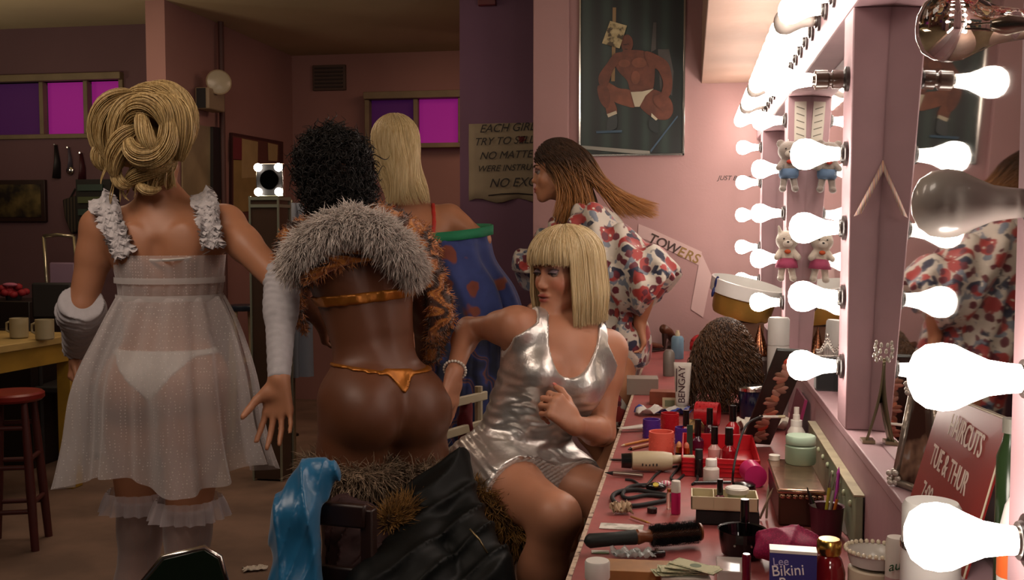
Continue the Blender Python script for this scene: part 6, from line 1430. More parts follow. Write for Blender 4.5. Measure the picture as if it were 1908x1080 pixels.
# plush toys on the third post
def bear(loc, lbl, fur_c, muzzle_c, outfit, feet, pig=False):
    t = thing('plush_toy', lbl, 'plush toy', loc); fm = mat('plush_'+fur_c, fur_c, .95, sheen=.5, bump=.6, bscale=260, bdist=.003); mm = mat('plush_'+muzzle_c, muzzle_c, .95, sheen=.4, bump=.5, bscale=260)
    S = SDF(V(-.075, -.075, -.14), V(.075, .075, .06), .003)
    S.el(V(0, 0, 0), (.034, .031, .031), None, .01); S.el(V(0, .002, -.052), (.027, .024, .034), None, .012)
    for q in (-1, 1):
        if pig: S.rc(V(q*.020, 0, .022), V(q*.026, -.002, .046), .008, .003, .006)
        else: S.el(V(q*.026, .003, .024), (.013, .006, .013), None, .006)
        S.rc(V(q*.020, -.006, -.036), V(q*.032, -.026, -.052), .010, .010, .006); S.rc(V(q*.013, -.004, -.080), V(q*.018, -.012, -.112), .011, .010, .006); S.el(V(q*.019, -.018, -.118), (.011, .016, .010), None, .005)
    vs, fs = S.mesh(); o = npmesh('body', vs+np.array(loc), fs, fm, t)
    MB().ell((0, -.026, -.009), (.015, .012, .012), 16, 10).build('muzzle', mm, t, smooth=True); MB().ell((0, -.038, -.004), (.004, .003, .003), 10, 6).build('nose', blackm, t, smooth=True)
    for q in (-1, 1): MB().ell((q*.012, -.0295, .006), .0028, 10, 8).build('eye', blackp, t, smooth=True)
    MB().lathe([(.022, 0), (.030, -.012), (.034, -.03)] if pig else [(.029, 0), (.029, -.02), (.024, -.03)], (0, .0, -.055), (0, 0, 1), 24, cap=False).build('outfit', mat('cloth_'+outfit, outfit, .8), t, smooth=True, solid=.003)
    m = MB(); m.ell((0, -.028, -.034), (.010, .008, .007), 10, 8); m.build('bow', mat('cloth_'+feet, feet, .8), t, smooth=True)
    m = MB(); m.tube([(0, .02, .028), (0, .033, .04)], .0012, 5); m.build('hanging_loop', white, t); return t
bear((.302, 3.30, 1.548), 'grey plush teddy bear in blue hung on the mirror post, above the horned one', '#8d8078', '#b3a89c', '#5a7290', '#b34030')
bear((.300, 3.30, 1.270), 'cream plush cow with little horns and a pink skirt hung on the mirror post', '#cabdae', '#d8ccc0', '#b04a6c', '#c2552c', True)
# ================================================================== POSTER WALL
YP = YB-.001
def W(px, py, y=YP): return PL(px, py, 1, y)
def plate(mb, pts, y, th=.0012, y2=None):
    n = len(pts); a = [mb.pt(W(x, z, y)) for x, z in pts]; b = [mb.pt(W(x, z, y)-V(0, th, 0)) for x, z in pts]
    mb.face(a); mb.face(b[::-1])
    for i in range(n): j = (i+1) % n; mb.face((a[i], a[j], b[j], b[i]))
a = W(1079, 292); b = W(1278, 2)
t = thing('framed_poster', 'tall framed poster of a squatting man in white briefs holding a placard', 'poster', (a[0], YP-.02, a[2]))
x0, x1, z0, z1 = a[0], b[0], a[2], b[2]+.04
m = MB(); r_ = .009
m.bb((x0, YP-.022, z0), (x0+r_, YP, z1)); m.bb((x1-r_, YP-.022, z0), (x1, YP, z1)); m.bb((x0, YP-.022, z0), (x1, YP, z0+r_)); m.bb((x0, YP-.022, z1-r_), (x1, YP, z1))
m.build('frame', mat('chrome', '#cfccc6', .15), t, world=True, bevel=.001)
MB().bb((x0+.004, YP-.008, z0+.004), (x1-.004, YP-.003, z1-.004)).build('backdrop', ramp_mat('dark_green_curtain', 'wave', [(0, '#0e1413'), (.5, '#16231f'), (1, '#24342e')], 3.2, .35, stretch=(1, .01, .03), distort=.05), t, world=True)
def cat_rom(q, k=5):
    n = len(q); o = []
    for i in range(n):
        p0, p1, p2, p3 = [np.array(q[(i+j) % n], float) for j in (-1, 0, 1, 2)]
        for s_ in np.linspace(0, 1, k+1)[:-1]: o.append(tuple(.5*((2*p1)+(-p0+p2)*s_+(2*p0-5*p1+4*p2-p3)*s_**2+(-p0+3*p1-3*p2+p3)*s_**3)))
    return o
def fig(name, polys, m, lay, parent):
    mb = MB()
    for iq, q in enumerate(polys):
        if name in ('torso', 'arm', 'leg', 'boot', 'head'): q = cat_rom(q)
        plate(mb, [(1080+x/3.6, y/3.6) for x, y in q], YP-.008-.0016*lay-.0006*iq, .0005)
    return mb.build(name, m, parent, world=True)
pic = fig('placard_pole', [[(222, 50), (245, 50), (236, 545), (212, 545)]], mat('tan_pole', '#8a6f4c', .6), 1, t)
fig('placard', [[(205, 140), (318, 172), (268, 325), (150, 290)]], ramp_mat('placard_print', 'noise', [(.42, '#4a4030'), (.5, '#a09068'), (.62, '#b3a27a')], 30, .6), 8, t)
sk1 = mat('print_skin', '#6b3a28', .4, var=.35, vscale=22); sk2 = mat('print_skin_lit', '#7b4630', .4, var=.3, vscale=22); skd = mat('print_skin_dark', '#3c2018', .4, var=.3, vscale=20)
el2 = lambda cx, cy, rx, ry, n=18: [(cx+rx*math.cos(2*math.pi*k/n), cy+ry*math.sin(2*math.pi*k/n)) for k in range(n)]
fig('back_figure', [[(495, 150), (515, 150), (512, 330), (478, 350)], [(525, 330), (600, 330), (630, 480), (620, 640), (540, 600)]], mat('print_dim_grey', '#45403c', .5), 1, t)
fig('torso', [[(225, 370), (300, 345), (350, 335), (440, 345), (495, 400), (505, 450), (490, 600), (420, 615), (345, 612), (318, 540), (255, 470)]], sk1, 3, t)
fig('head', [el2(318, 292, 40, 60), [(290, 340), (350, 335), (352, 372), (300, 375)]], sk1, 4, t)
fig('face_shade', [el2(305, 300, 14, 4), el2(325, 296, 8, 3), el2(312, 330, 13, 3)], skd, 5, t)
fig('chest_lights', [el2(300, 425, 40, 26), el2(400, 420, 50, 34), el2(375, 520, 30, 45)], sk2, 4, t)
fig('arm', [[(230, 368), (180, 430), (130, 505), (135, 570), (178, 592), (225, 470), (262, 420)], [(123, 575), (180, 580), (205, 640), (190, 725), (150, 700), (125, 640)]], sk1, 5, t)
fig('arm', [[(440, 345), (540, 380), (600, 435), (622, 560), (600, 645), (545, 650), (560, 560), (525, 470), (462, 440)], [(505, 640), (595, 625), (578, 690), (550, 735), (500, 690)]], sk1, 6, t)
fig('leg', [[(175, 545), (260, 590), (345, 610), (372, 715), (290, 705), (215, 670), (185, 610)], [(170, 640), (218, 660), (252, 748), (190, 782)]], sk2, 4, t)
fig('leg', [[(405, 705), (440, 640), (495, 600), (600, 655), (627, 740), (590, 800), (510, 795), (440, 752)]], sk1, 4, t)
fig('briefs', [[(343, 617), (420, 613), (497, 595), (442, 642), (402, 716), (370, 716)]], mat('print_cream', '#b5ab92', .5), 7, t)
fig('sock', [[(183, 765), (245, 742), (252, 762), (192, 787)]], mat('print_cream', '#b5ab92', .5), 7, t); fig('sock', [[(482, 758), (524, 798), (512, 808), (480, 782)]], mat('print_cream', '#b5ab92', .5), 7, t)
fig('boot', [[(195, 787), (246, 768), (250, 850), (205, 875), (180, 860)]], mat('print_boot', '#1c2424', .3), 6, t); fig('boot', [[(470, 800), (525, 812), (522, 890), (468, 862)]], mat('print_boot', '#1c2424', .3), 6, t)
fig('platform_edge', [[(12, 975), (470, 1012), (474, 1040), (12, 998)]], mat('print_grey_white', '#8b8a80', .5), 5, t)
fig('blue_line', [[(474, 1008), (655, 775), (660, 782), (478, 1022)], [(110, 878), (285, 872), (285, 888), (112, 894)]], mat('print_blue', '#3a5264', .5), 5, t)
# sash
sat = mat('pale_pink_satin', '#c4a4a0', .45, sheen=.3, bump=.15, bscale=40)
t = thing('sash', 'pale satin sash reading TOWERS pinned to the pink wall', 'sash', W(1262, 470)); m = MB(); plate(m, [(1190, 417), (1213, 426), (1308, 469), (1302, 494), (1227, 456), (1188, 440)], YP-.0015, .0012); m.build('lettered_band', sat, t, world=True)
m = MB(); plate(m, [(1306, 469), (1326, 513), (1310, 591), (1287, 576), (1302, 492)], YP-.003, .0012); m.build('hanging_end', sat, t, world=True)
u0 = nrm(W(1296, 477)-W(1215, 440)); letters = 'TOWERS'
for k, ch in enumerate(letters):
    kk = (0, .85, 1.95, 3.42, 4.28, 5.18)[k]; p = W(1206+15.9*kk, 449+7.2*kk, YP-.0042); text('lettering', ch, mat(['sash_ink_a', 'sash_ink_b'][k > 2], ['#3a2018', '#8a6a34'][k > 2], .4), t, .063, p, u0, nrm(V(-u0[2], 0, u0[0])), shear=.1, bold=.0011)
t = text('wall_writing', 'JUST BONE', mat('black_marker', '#1d1718', .7), None, .030, W(1337, 335, YP-.0006), V(1, 0, -.03), V(0, 0, 1), ext=.0003, shear=.3); tag(t, 'tiny black marker scribble on the pink wall beside the bulbs', 'writing')
# instruction paper
ys2 = 5.349
a = PL(874, 374, 1, ys2); b = PL(1030, 228, 1, ys2); t = thing('handwritten_notice', 'large curling paper notice with black handwriting for the girls', 'notice', (a[0], ys2, a[2])); G = []
for i in range(13): G.append([(lerp(a[0], b[0], i/12), ys2-.004-.004*math.sin(j*1.4+i*.6)-.010*(j == 0)*abs(math.sin(i*.9)), lerp(a[2]+.012*math.sin(i*1.1), b[2], j/8)) for j in range(9)])
MB().sheet(G).build('sheet', mat('aged_paper', '#8e8069', .85, var=.15), t, world=True, smooth=True, solid=.001)
ink = mat('black_marker', '#1d1718', .7)
for s_, x_, y_, sz in (('EACH GIRL', 893, 247, .060), ('TRY TO SELL', 883, 271, .056), ('NO MATTER', 893, 297, .056), ('WERE INSTRUCTED', 889, 320, .046), ('NO EXCUSES', 911, 349, .066)):
    text('lettering', s_, ink, t, sz, PL(x_, y_, 1, ys2-.012), V(1, 0, .03), V(0, 0, 1), shear=.35)
m = MB(); m.tube([PL(x_, y_, 1, ys2-.011) for x_, y_ in ((910, 364), (935, 361), (965, 360), (1000, 363))], .003, 5); m.build('underline', ink, t, world=True)
m = MB(); m.tube([PL(972+8*math.cos(k*2.2)*(1-k*.03), 259+6*math.sin(k*1.7), 1, ys2-.013) for k in range(14)], .0028, 5); m.build('red_scribble', mat('red_marker', '#6a1818', .7), t, world=True)
# ================================================================== BACK ROOM
def SW(px, py, x=-2.995): return PL(px, py, 0, x)
def sboard(name, pts, th, m, parent, x=-2.995):
    mb = MB(); n = len(pts); a = [mb.pt(SW(px, py, x)) for px, py in pts]; b = [mb.pt(SW(px, py, x)+V(th, 0, 0)) for px, py in pts]; mb.face(a); mb.face(b[::-1])
    for i in range(n): j = (i+1) % n; mb.face((a[i], a[j], b[j], b[i]))
    return mb.build(name, m, parent, world=True)
t = thing('notice_board', 'maroon framed notice board with yellowing papers', 'notice board', SW(478, 335))
sboard('frame', [(428, 247), (523, 264), (523, 400), (428, 423)], .02, mat('maroon_frame', '#3e1a17', .5), t)
sboard('cork', [(433, 253), (518, 268), (518, 395), (433, 414)], .006, mat('dark_cork', '#5a2f26', .9), t, -2.974)
yl_ = mat('yellowed_paper', '#a38a5e', .8, var=.15)
sboard('paper', [(450, 258), (480, 264), (479, 330), (450, 332)], .003, yl_, t, -2.966); sboard('paper', [(435, 298), (478, 300), (476, 392), (435, 396)], .003, mat('ochre_paper', '#8f7444', .8, var=.2), t, -2.968)
sboard('paper', [(499, 266), (517, 270), (516, 300), (500, 299)], .003, yl_, t, -2.966); sboard('paper', [(434, 256), (450, 258), (450, 298), (434, 296)], .003, mat('red_blue_leaflet', '#6a1f26', .7), t, -2.964)
t = thing('leaning_mirror', 'tall dim mirror on the side wall behind the updo', 'mirror', SW(365, 300)); sboard('glass', [(338, 228), (389, 236), (389, 365), (338, 375)], .01, mat('clouded_mirror', '#a39472', .3, metal=.25, var=.35, vscale=5), t)  # pale reflection put into the glass colour
sboard('frame', [(389, 236), (404, 238), (404, 372), (389, 372)], .03, mat('black_frame', '#120d0c', .5), t)
for k, (y0, y1) in enumerate(((243, 262), (267, 297), (307, 352), (362, 380))):
    o = sboard('memo_paper', [(405, y0), (418+2*(k % 2), y0+2), (417, y1+1), (406, y1)], .002, yl_, None); tag(o, ['small memo slip at the top of the column beside the notice board', 'second memo slip down beside the notice board', 'longest memo slip beside the notice board', 'lowest memo slip beside the notice board'][k], 'paper')
p = SW(375, 187); t = thing('emergency_light', 'beige wall box with a round lamp head on the side wall', 'lamp', p+V(.03, 0, 0)); MB().box((.03, 0, 0), (.09, .22, .13)).build('box', mat('beige_metal', '#8c7a62', .5), t, bevel=.008)
MB().lathe([(.02, 0), (.055, .01), (.075, .06), (.078, .065)], (.06, .03, .10), (.6, -.8, .1), 24).build('lamp_head', mat('tan_metal', '#8a785c', .4), t); MB().lathe([(.074, 0), (.05, .012), (.002, .018)], (.098, -.02, .107), (.6, -.8, .1), 24).build('lens', mat('milky_lens', '#a9a08a', .3), t)
MB().box((.025, -.112, 0), (.06, .004, .12)).build('side_panel', blackm, t)
# lit make-up mirror on a glass cabinet
c = P(503, 366, 5.3); t = thing('glass_cabinet', 'tall narrow chrome-edged glass cabinet under the little lit mirror', 'cabinet', (c[0], c[1], 0)); gl_ = mat('brown_glass', '#4a3a30', .12, metal=.3)
MB().box((0, 0, c[2]/2), (.150, .15, c[2]-.02)).build('body', gl_, t); m = MB()
for sx_ in (-1, 1):
    for sy_ in (-1, 1): m.box((sx_*.077, sy_*.077, c[2]/2), (.010, .010, c[2]))
for z_2 in (c[2]-.012, c[2]-.05): m.box((0, 0, z_2), (.165, .165, .016))
m.build('chrome_edges', mat('greenish_chrome', '#9aa08e', .25, metal=.6), t)
t = thing('makeup_mirror', 'small make-up mirror glowing with four corner bulbs', 'mirror', (c[0]+.005, c[1]-.0, c[2]+.001), 0); MB().box((0, 0, .085), (.150, .03, .170)).build('frame', mat('chrome', '#cfccc6', .15), t, bevel=.004); MB().box((0, -.016, .085), (.138, .003, .158)).build('panel', blackm, t)
MB().lathe([(.052, 0), (.050, .004), (.001, .005)], (0, -.0175, .085), (0, -1, 0), 30).build('round_mirror', mat('dark_mirror', '#3a3634', .1, metal=1), t)
for sx_ in (-1, 1):
    for z_2 in (.022, .148): MB().ell((sx_*.056, -.030, z_2), .021, 16, 10).build('bulb', bulb_on, t, smooth=True)
# left bay wall things
yb_ = yl-.001
def LW(px, py, y=yb_): return PL(px, py, 1, y)
t = thing('framed_picture', 'dark framed picture on the wall at the edge of the room', 'picture', LW(40, 375)); a = LW(-14, 413); b = LW(88, 335)
MB().bb((a[0], yb_-.03, a[2]), (b[0], yb_, b[2])).build('frame', mat('dark_wood_frame', '#2a1712', .5), t, world=True, bevel=.003); MB().bb((a[0]+.03, yb_-.034, a[2]+.03), (b[0]-.03, yb_-.03, b[2]-.03)).build('picture', ramp_mat('murky_print', 'noise', [(.4, '#1d1612'), (.55, '#4e4224'), (.7, '#6a5a34')], 9, .5), t, world=True)
for k, (x_, y0, y1, cm, w2, lbl) in enumerate(((106, 270, 332, '#161114', .035, 'dark tie-like strap hanging left of two others'), (130, 275, 318, '#4a4450', .022, 'grey strap with a shiny buckle hanging on the bay wall'), (153, 285, 338, '#3a1018', .034, 'black and dark red strap hanging near the updo'))):
    a = LW(x_, y0); b = LW(x_+3, y1); t = thing('hanging_strap', lbl, 'strap', a); m = MB(); m.tube([a-V(0, .012, 0), lerp(a, b, .5)-V(-.01, .02, 0), b-V(0, .012, 0)], [w2*.3, w2*.6, w2], 8, flat=.3); m.build('strap', mat('strap_'+cm, cm, .5), t, world=True, smooth=True)
    MB().cyl(a-V(0, 0, 0), a-V(0, .03, 0), .005).build('hook', silv, t, world=True)
    if k == 1: MB().ell(b-V(0, .015, .0), (.028, .01, .028), 14, 8).build('buckle', silv, t, world=True, smooth=True)
a = LW(215, 330)
t = thing('shelf_unit', 'dark shelf of small boxes beyond the left shoulder', 'shelf', LW(185, 400)); b = LW(160, 430); c = LW(222, 335)
MB().bb((b[0], yb_-.10, b[2]), (c[0], yb_, c[2])).build('case', mat('dark_case', '#17130f', .6), t, world=True)
for k in range(4):
    zz = lerp(b[2], c[2], (k+.5)/4.2); MB().bb((b[0]+.02, yb_-.115, zz-.018), (c[0]-.03*(k % 2)-.02, yb_-.10, zz+.022)).build('small_box', mat(['olive_box', 'teal_box'][k % 2], ['#4a5232', '#2f4038'][k % 2], .6), t, world=True)
t = thing('cloth_bag', 'dark patterned cloth bag hanging on the bay wall', 'bag', LW(140, 400)); m = MB(); plate(m, [(124, 372), (150, 364), (154, 430), (140, 436), (128, 405)], yb_-.008, .05); m.build('bag', ramp_mat('dark_plaid', 'wave', [(.3, '#15110f'), (.7, '#3c3226')], 14, .8), t, world=True, bevel=.01)
m = MB(); m.tube([LW(128, 374, yb_-.03), LW(140, 352, yb_-.015), LW(149, 365, yb_-.03)], .006, 6); m.build('strap', blackm, t, world=True)
# chrome chair with lilac back
c = P(112, 530, 6.15); t = thing('chrome_chair', 'chrome framed chair with a pale lilac back by the bay wall', 'chair', (c[0], c[1], 0)); ch = mat('old_chrome', '#b0a890', .22, metal=.8); zt_ = P(112, 440, 6.15)[2]
for s_ in (-1, 1): MB().tube([(s_*.10, .10, .0), (s_*.10, .08, .5), (s_*.105, .03, .9), (s_*.10, .0, zt_)], .011, 8).build('frame_post', ch, t, smooth=True); MB().tube([(s_*.10, -.26, 0), (s_*.10, -.24, .45), (s_*.10, .08, .46)], .011, 8).build('leg', ch, t, smooth=True)
MB().tube([(-.10, 0, zt_), (0, -.01, zt_+.01), (.10, 0, zt_)], .011, 8).build('top_rail', ch, t, smooth=True); MB().box((0, .03, .93), (.17, .02, .36)).build('backrest', mat('lilac_vinyl', '#8a7288', .4), t, bevel=.01); MB().box((0, -.09, .48), (.22, .34, .04)).build('seat', mat('lilac_vinyl', '#8a7288', .4), t, bevel=.012)
# red flowers on a dark cabinet, black chair
c = P(25, 560, 5.6); t = thing('side_cabinet', 'low dark cabinet at the edge of the room under red flowers', 'cabinet', (c[0]-.05, c[1]+.1, 0)); MB().box((0, 0, c[2]/2), (.36, .3, c[2])).build('body', mat('dark_cabinet', '#1b1310', .5), t, bevel=.004); MB().box((.0, -.155, c[2]*.75), (.30, .012, .16)).build('drawer', mat('dark_cabinet_front', '#241a15', .45), t, bevel=.003); MB().ell((0, -.168, c[2]*.75), .012, 10, 8).build('knob', brass, t)
t = thing('flower_bunch', 'bunch of dull red flowers with a pink one on the dark cabinet', 'flowers', (c[0]-.04, c[1]+.06, c[2]+.001)); rs = np.random.default_rng(8); m = MB()
for k in range(16): m.ell((rs.uniform(-.075, .08), rs.uniform(-.05, .05), rs.uniform(.022, .075)), (.024, .022, .020), 8, 6)
m.build('blossoms', mat('dull_red_flower', '#8a1420', .7, bump=.6, bscale=80), t, smooth=True); MB().ell((.0, -.03, .085), (.045, .025, .012), 12, 6).build('pink_blossom', mat('pink_petal', '#b0647c', .7), t, smooth=True)
MB().lathe([(.04, 0), (.045, .03), (.03, .035)], (0, 0, 0), (0, 0, 1), 16).build('pot', blackm, t)
c = P(98, 556, 5.42); t = thing('black_chair', 'black chair back behind the cream mugs', 'chair', (c[0], c[1], 0), .2); MB().box((0, 0, c[2]-.01), (.21, .035, .19)).build('backrest', blackm, t, bevel=.012)
for s_ in (-1, 1): MB().tube([(s_*.085, .03, 0), (s_*.085, .02, c[2]-.02)], .012, 8).build('post', blackm, t); MB().tube([(s_*.085, .34, 0), (s_*.085, .32, .44)], .012, 8).build('leg', blackm, t)
MB().box((0, .17, .45), (.23, .34, .04)).build('seat', blackm, t, bevel=.01)
# yellow table, mugs
ym = mat('worn_yellow_paint', '#a8842c', .55, var=.25, vscale=6); q1 = PL(150, 634, 2, .745); q0 = PL(-60, 668, 2, .745); d = nrm(q1-q0); n2 = V(-d[1], d[0], 0)
t = thing('yellow_table', 'chunky yellow painted wooden table at the edge of the room', 'table', (q1[0], q1[1], 0)); ang = math.atan2(d[1], d[0]); t.rotation_euler = (0, 0, ang); L = np.linalg.norm(q1-q0)
MB().box((-L/2, .30, .765), (L+.04, .64, .035)).build('table_top', mat('cream_yellow_top', '#b59a5c', .5, var=.3, vscale=5), t, bevel=.004); MB().box((-L/2, .02, .700), (L, .03, .095)).build('apron', ym, t); MB().box((-.005, .30, .700), (.03, .56, .095)).build('apron', ym, t)
for x_, y_ in ((-.04, .045), (-.04, .56), (-L+.04, .045), (-L+.04, .56)): MB().box((x_, y_, .374), (.078, .078, .746)).build('leg', ym, t, bevel=.003)
for k, (x_, y_) in enumerate(((26, 629), (74, 632))):
    p = PL(x_, y_+2, 2, .7835); t = thing('mug', ['cream mug nearer the edge of the picture on the yellow table', 'cream mug nearer the table corner'][k], 'mug', (p[0], p[1]+.04, .784)); mm_ = mat('cream_china', '#a39878', .35)
    MB().lathe([(.036, 0), (.042, .006), (.043, .096), (.0395, .097), (.038, .010), (.002, .008)], (0, 0, 0), (0, 0, 1), 28).build('cup', mm_, t); MB().tube([(-.042, 0, .080), (-.066, 0, .072), (-.068, 0, .036), (-.042, 0, .024)], .006, 8).build('handle', mm_, t, smooth=True)
def stool(px, py, d, zs, r, m1, m2, lbl, rz=.3, spread=1.28):
    c = P(px, py, d); t = thing('bar_stool', lbl, 'stool', (c[0], c[1], 0), rz); MB().lathe([(r*.92, zs-.035), (r, zs-.025), (r, zs-.008), (r*.93, zs), (r*.5, zs-.004), (.001, zs-.006)], (0, 0, 0), (0, 0, 1), 32).build('seat', m1, t)
    F_ = [(r*.72*math.cos(a), r*.72*math.sin(a)) for a in np.arange(4)*math.pi/2+math.pi/4]
    for x_, y_ in F_: MB().lathe([(.016, 0), (.019, .25), (.016, .50), (.013, zs-.03)], (x_*spread*1.25, y_*spread*1.25, 0), (x_*(1-spread*1.25), y_*(1-spread*1.25), zs-.03), 12).build('leg', m2, t)
    for k, zz in enumerate((.16, .19, .34, .37, .50)):
        i = k % 2; f_ = 1-(1-1/(spread*1.25))*zz/zs; sc2 = spread*1.25*f_
        for j in (0, 2): a = F_[(i+j) % 4]; b = F_[(i+j+1) % 4]; MB().cyl((a[0]*sc2, a[1]*sc2, zz), (b[0]*sc2, b[1]*sc2, zz), .010).build('rung', m2, t)
rst = mat('worn_red_paint', '#6e1d18', .45, var=.35, vscale=14)
stool(22, 735, 4.2, .640, .125, mat('red_stool_seat', '#7d1f18', .35, var=.2), mat('maroon_stool_leg', '#4a1a16', .5, var=.2), 'worn red wooden bar stool beside the yellow table', .35)
stool(452, 580, 6.3, .845, .10, mat('dark_blue_vinyl', '#1c2430', .3), mat('bare_wood_leg', '#a08c6c', .5), 'bar stool with black seat and pale legs between the dancers', .6, 1.35)
p = PL(518, 812, 2, .0); t = thing('shoe', 'black shoe lying on the floor behind the gloved hand', 'shoe', (p[0], p[1], .001), .3); R = []
for s_, z, w_, h in ((-.12, .02, .03, .05), (-.05, .02, .034, .055), (.03, .012, .038, .035), (.10, .010, .034, .024), (.13, .010, .012, .012)): R.append([(s_, w_*math.cos(a), z+h*.5+h*.5*math.sin(a)-.01) for a in np.linspace(0, 2*math.pi, 13)[:-1]])
MB().rings(R).build('upper', blackp, t, smooth=True); MB().box((0, 0, .006), (.23, .06, .010)).build('sole', blackm, t, bevel=.003)
p = PL(475, 1062, 2, 0); crumple('paper_scrap', 'small white scrap of paper on the concrete floor', 'paper scrap', p+V(0, 0, .001), .09, .04, .012, paper, 4, .5)
c = P(543, 420, 5.62); t = thing('hanging_garment', 'pale blue-grey garment hanging beyond the curly black hair', 'garment', (c[0], c[1], 0)); aw_ = nrm(TOC)
loft_cloth('cloth', [(P(545, 378, 5.62), CR*.05, aw_*.03), (P(545, 400, 5.62), CR*.075, aw_*.04), (P(545, 470, 5.62), CR*.095, aw_*.05), (P(545, 700, 5.62), CR*.11, aw_*.06)], mat('pale_blue_cloth', '#7f8794', .8), t, 60, 6, (.004, .014), 4)
MB().cyl((0, 0, 0), (0, 0, P(545, 372, 5.62)[2]), .012).lathe([(.14, 0), (.14, .02)], (0, 0, 0), (0, 0, 1), 24).build('stand', ch, t)
# ================================================================== CHAIRS AND CLOTHES NEAR THE CAMERA
def chairish(name, lbl, c, rz, zs, zt, m, w_=.40, rim=None, slats=0, d_=.38):
    t = thing(name, lbl, 'chair', (c[0], c[1], 0), rz)
    MB().box((0, d_/2, zs-.015), (w_, d_, .030)).build('seat', m, t, bevel=.010)
    for s_ in (-1, 1): MB().tube([(s_*(w_/2-.02), d_-.02, 0), (s_*(w_/2-.02), d_-.03, zs-.02)], .014, 8).build('leg', m, t)
    for s_ in (-1, 1): MB().tube([(s_*(w_/2-.02), -.02, 0), (s_*(w_/2-.02), 0, zs), (s_*(w_/2-.03), -.03, zt)], .015, 8).build('back_post', m, t)
    return t
# dark green folding chair at the lower edge
c = P(345, 1150, 1.80); t = thing('folding_chair', 'dark green metal chair whose rounded back edge glints at the bottom', 'chair', (c[0], c[1], 0), .55); gm_ = mat('dark_green_enamel', '#16261a', .3, coat=.4)
zt_ = P(365, 1024, 1.80)[2]; pts = [(-.075, 0, zt_-.16), (-.070, 0, zt_-.05), (-.035, 0, zt_-.010), (.035, 0, zt_), (.060, 0, zt_-.02), (.072, 0, zt_-.07), (.075, 0, zt_-.16)]
m = MB(); a = [m.pt(p) for p in pts]; b = [m.pt((p[0], .012, p[2])) for p in pts]; m.face(a); m.face(b[::-1])
for i in range(7): j = (i+1) % 7; m.face((a[i], a[j], b[j], b[i]))
m.build('backrest', gm_, t, bevel=.003); MB().tube([(x, .006, z) for x, y, z in pts], .006, 8).build('chrome_rim', silv, t, smooth=True)
for s_ in (-1, 1): MB().tube([(s_*.075, .006, zt_-.16), (s_*.09, .02, .45), (s_*.10, -.02, 0)], .009, 8).build('leg', silv, t, smooth=True); MB().tube([(s_*.10, -.24, 0), (s_*.09, -.12, .44)], .009, 8).build('leg', silv, t, smooth=True)
MB().box((0, -.08, .45), (.19, .22, .02)).build('seat', gm_, t, bevel=.006)
# dark wooden chair with blue satin
dw = mat('dark_brown_chair_wood', '#2b1712', .4); c = P(628, 1150, 2.16); rzc = -.12; zt_ = P(628, 934, 2.14)[2]
t = thing('dark_wooden_chair', 'dark wooden chair under a blue satin robe and maroon cloth', 'chair', (c[0], c[1], 0), rzc)
MB().box((0, -.01, zt_-.025), (.15, .020, .05)).build('top_rail', dw, t, bevel=.006); MB().box((0, -.01, zt_-.16), (.14, .016, .05)).build('middle_rail', dw, t, bevel=.005)
for s_ in (-1, 1): MB().box((s_*.075, 0, (zt_-.01)/2), (.028, .028, zt_-.01)).build('back_post', dw, t, bevel=.004); MB().box((s_*.10, -.30, .22), (.03, .03, .44)).build('leg', dw, t, bevel=.004)
MB().box((0, -.15, .455), (.26, .34, .03)).build('seat', dw, t, bevel=.006)
bs = attr_mat('blue_satin', .28, var=.15, vs=6, sheen=.3, bump=.2, bscale=20, bdist=.004)
S = SDF(P(565, 1090, 2.1)-V(.12, .10, .32), P(565, 960, 2.1)+V(.13, .12, .12), .004)
S.rc(P(590, 872, 2.12), P(548, 960, 2.08), .026, .040, .03); S.rc(P(548, 960, 2.08), P(536, 1090, 2.06), .036, .036, .03); S.rc(P(606, 885, 2.13), P(604, 925, 2.12), .024, .014, .03); S.rc(P(560, 960, 2.09), P(562, 1150, 2.07), .034, .04, .03); S.rc(P(560, 890, 2.11), P(530, 1000, 2.08), .02, .03, .03)
S.rc(P(536, 1090, 2.06), P(540, 1240, 2.06), .036, .042, .03)
X, Y, Z = S.grids(); u_2 = X*CR[0]+Y*CR[1]; F = S.F-.011*((1-np.abs(np.sin(u_2*48+Z*7+1.2*np.sin(Z*7))))**2-.3)-.004*(1-np.abs(np.sin(u_2*90-Z*22+np.sin(Z*15))))**2; vs, fs = S.mesh(F); vs = relax(vs, fs, 2)
c0 = vs.mean(0); t = thing('satin_robe', 'bright blue satin robe draped over the dark wooden chair', 'robe', c0); npmesh('cloth', vs, fs, bs, t, paint(vs, '#1f6f9e'))
def heap(name, lbl, cat, segs, m, seed, h=.005, disp=.006, fr=60, col=None, extra=None):
    pts = np.array([s_[0] for s_ in segs]+[s_[1] for s_ in segs]); S = SDF(pts.min(0)-.12, pts.max(0)+.12, h)
    for a, b, ra, rb in segs: S.rc(a, b, ra, rb, .03)
    X, Y, Z = S.grids(); r_ = np.random.default_rng(seed).normal(size=6); rg = lambda q: 2*(1-np.abs(np.sin(q)))**2.5-.6; w_ = rg(.5*fr*(X*r_[0]+Y*r_[1]+Z*.5)+1.2*np.sin(9*(X+Z)))+.6*rg(.8*fr*(X*r_[2]+Y*r_[3]+Z*r_[4])+.9*np.sin(17*X-12*Z)); vs, fs = S.mesh(S.F-disp*w_); vs = relax(vs, fs, 2)
    t = thing(name, lbl, cat, vs.mean(0)*V(1, 1, 0)+V(0, 0, vs[:, 2].min())); npmesh('cloth', vs, fs, m, t, col); return t, vs, fs
mc = mat('maroon_cloth_dark', '#34110f', .75, var=.3, bump=.2)
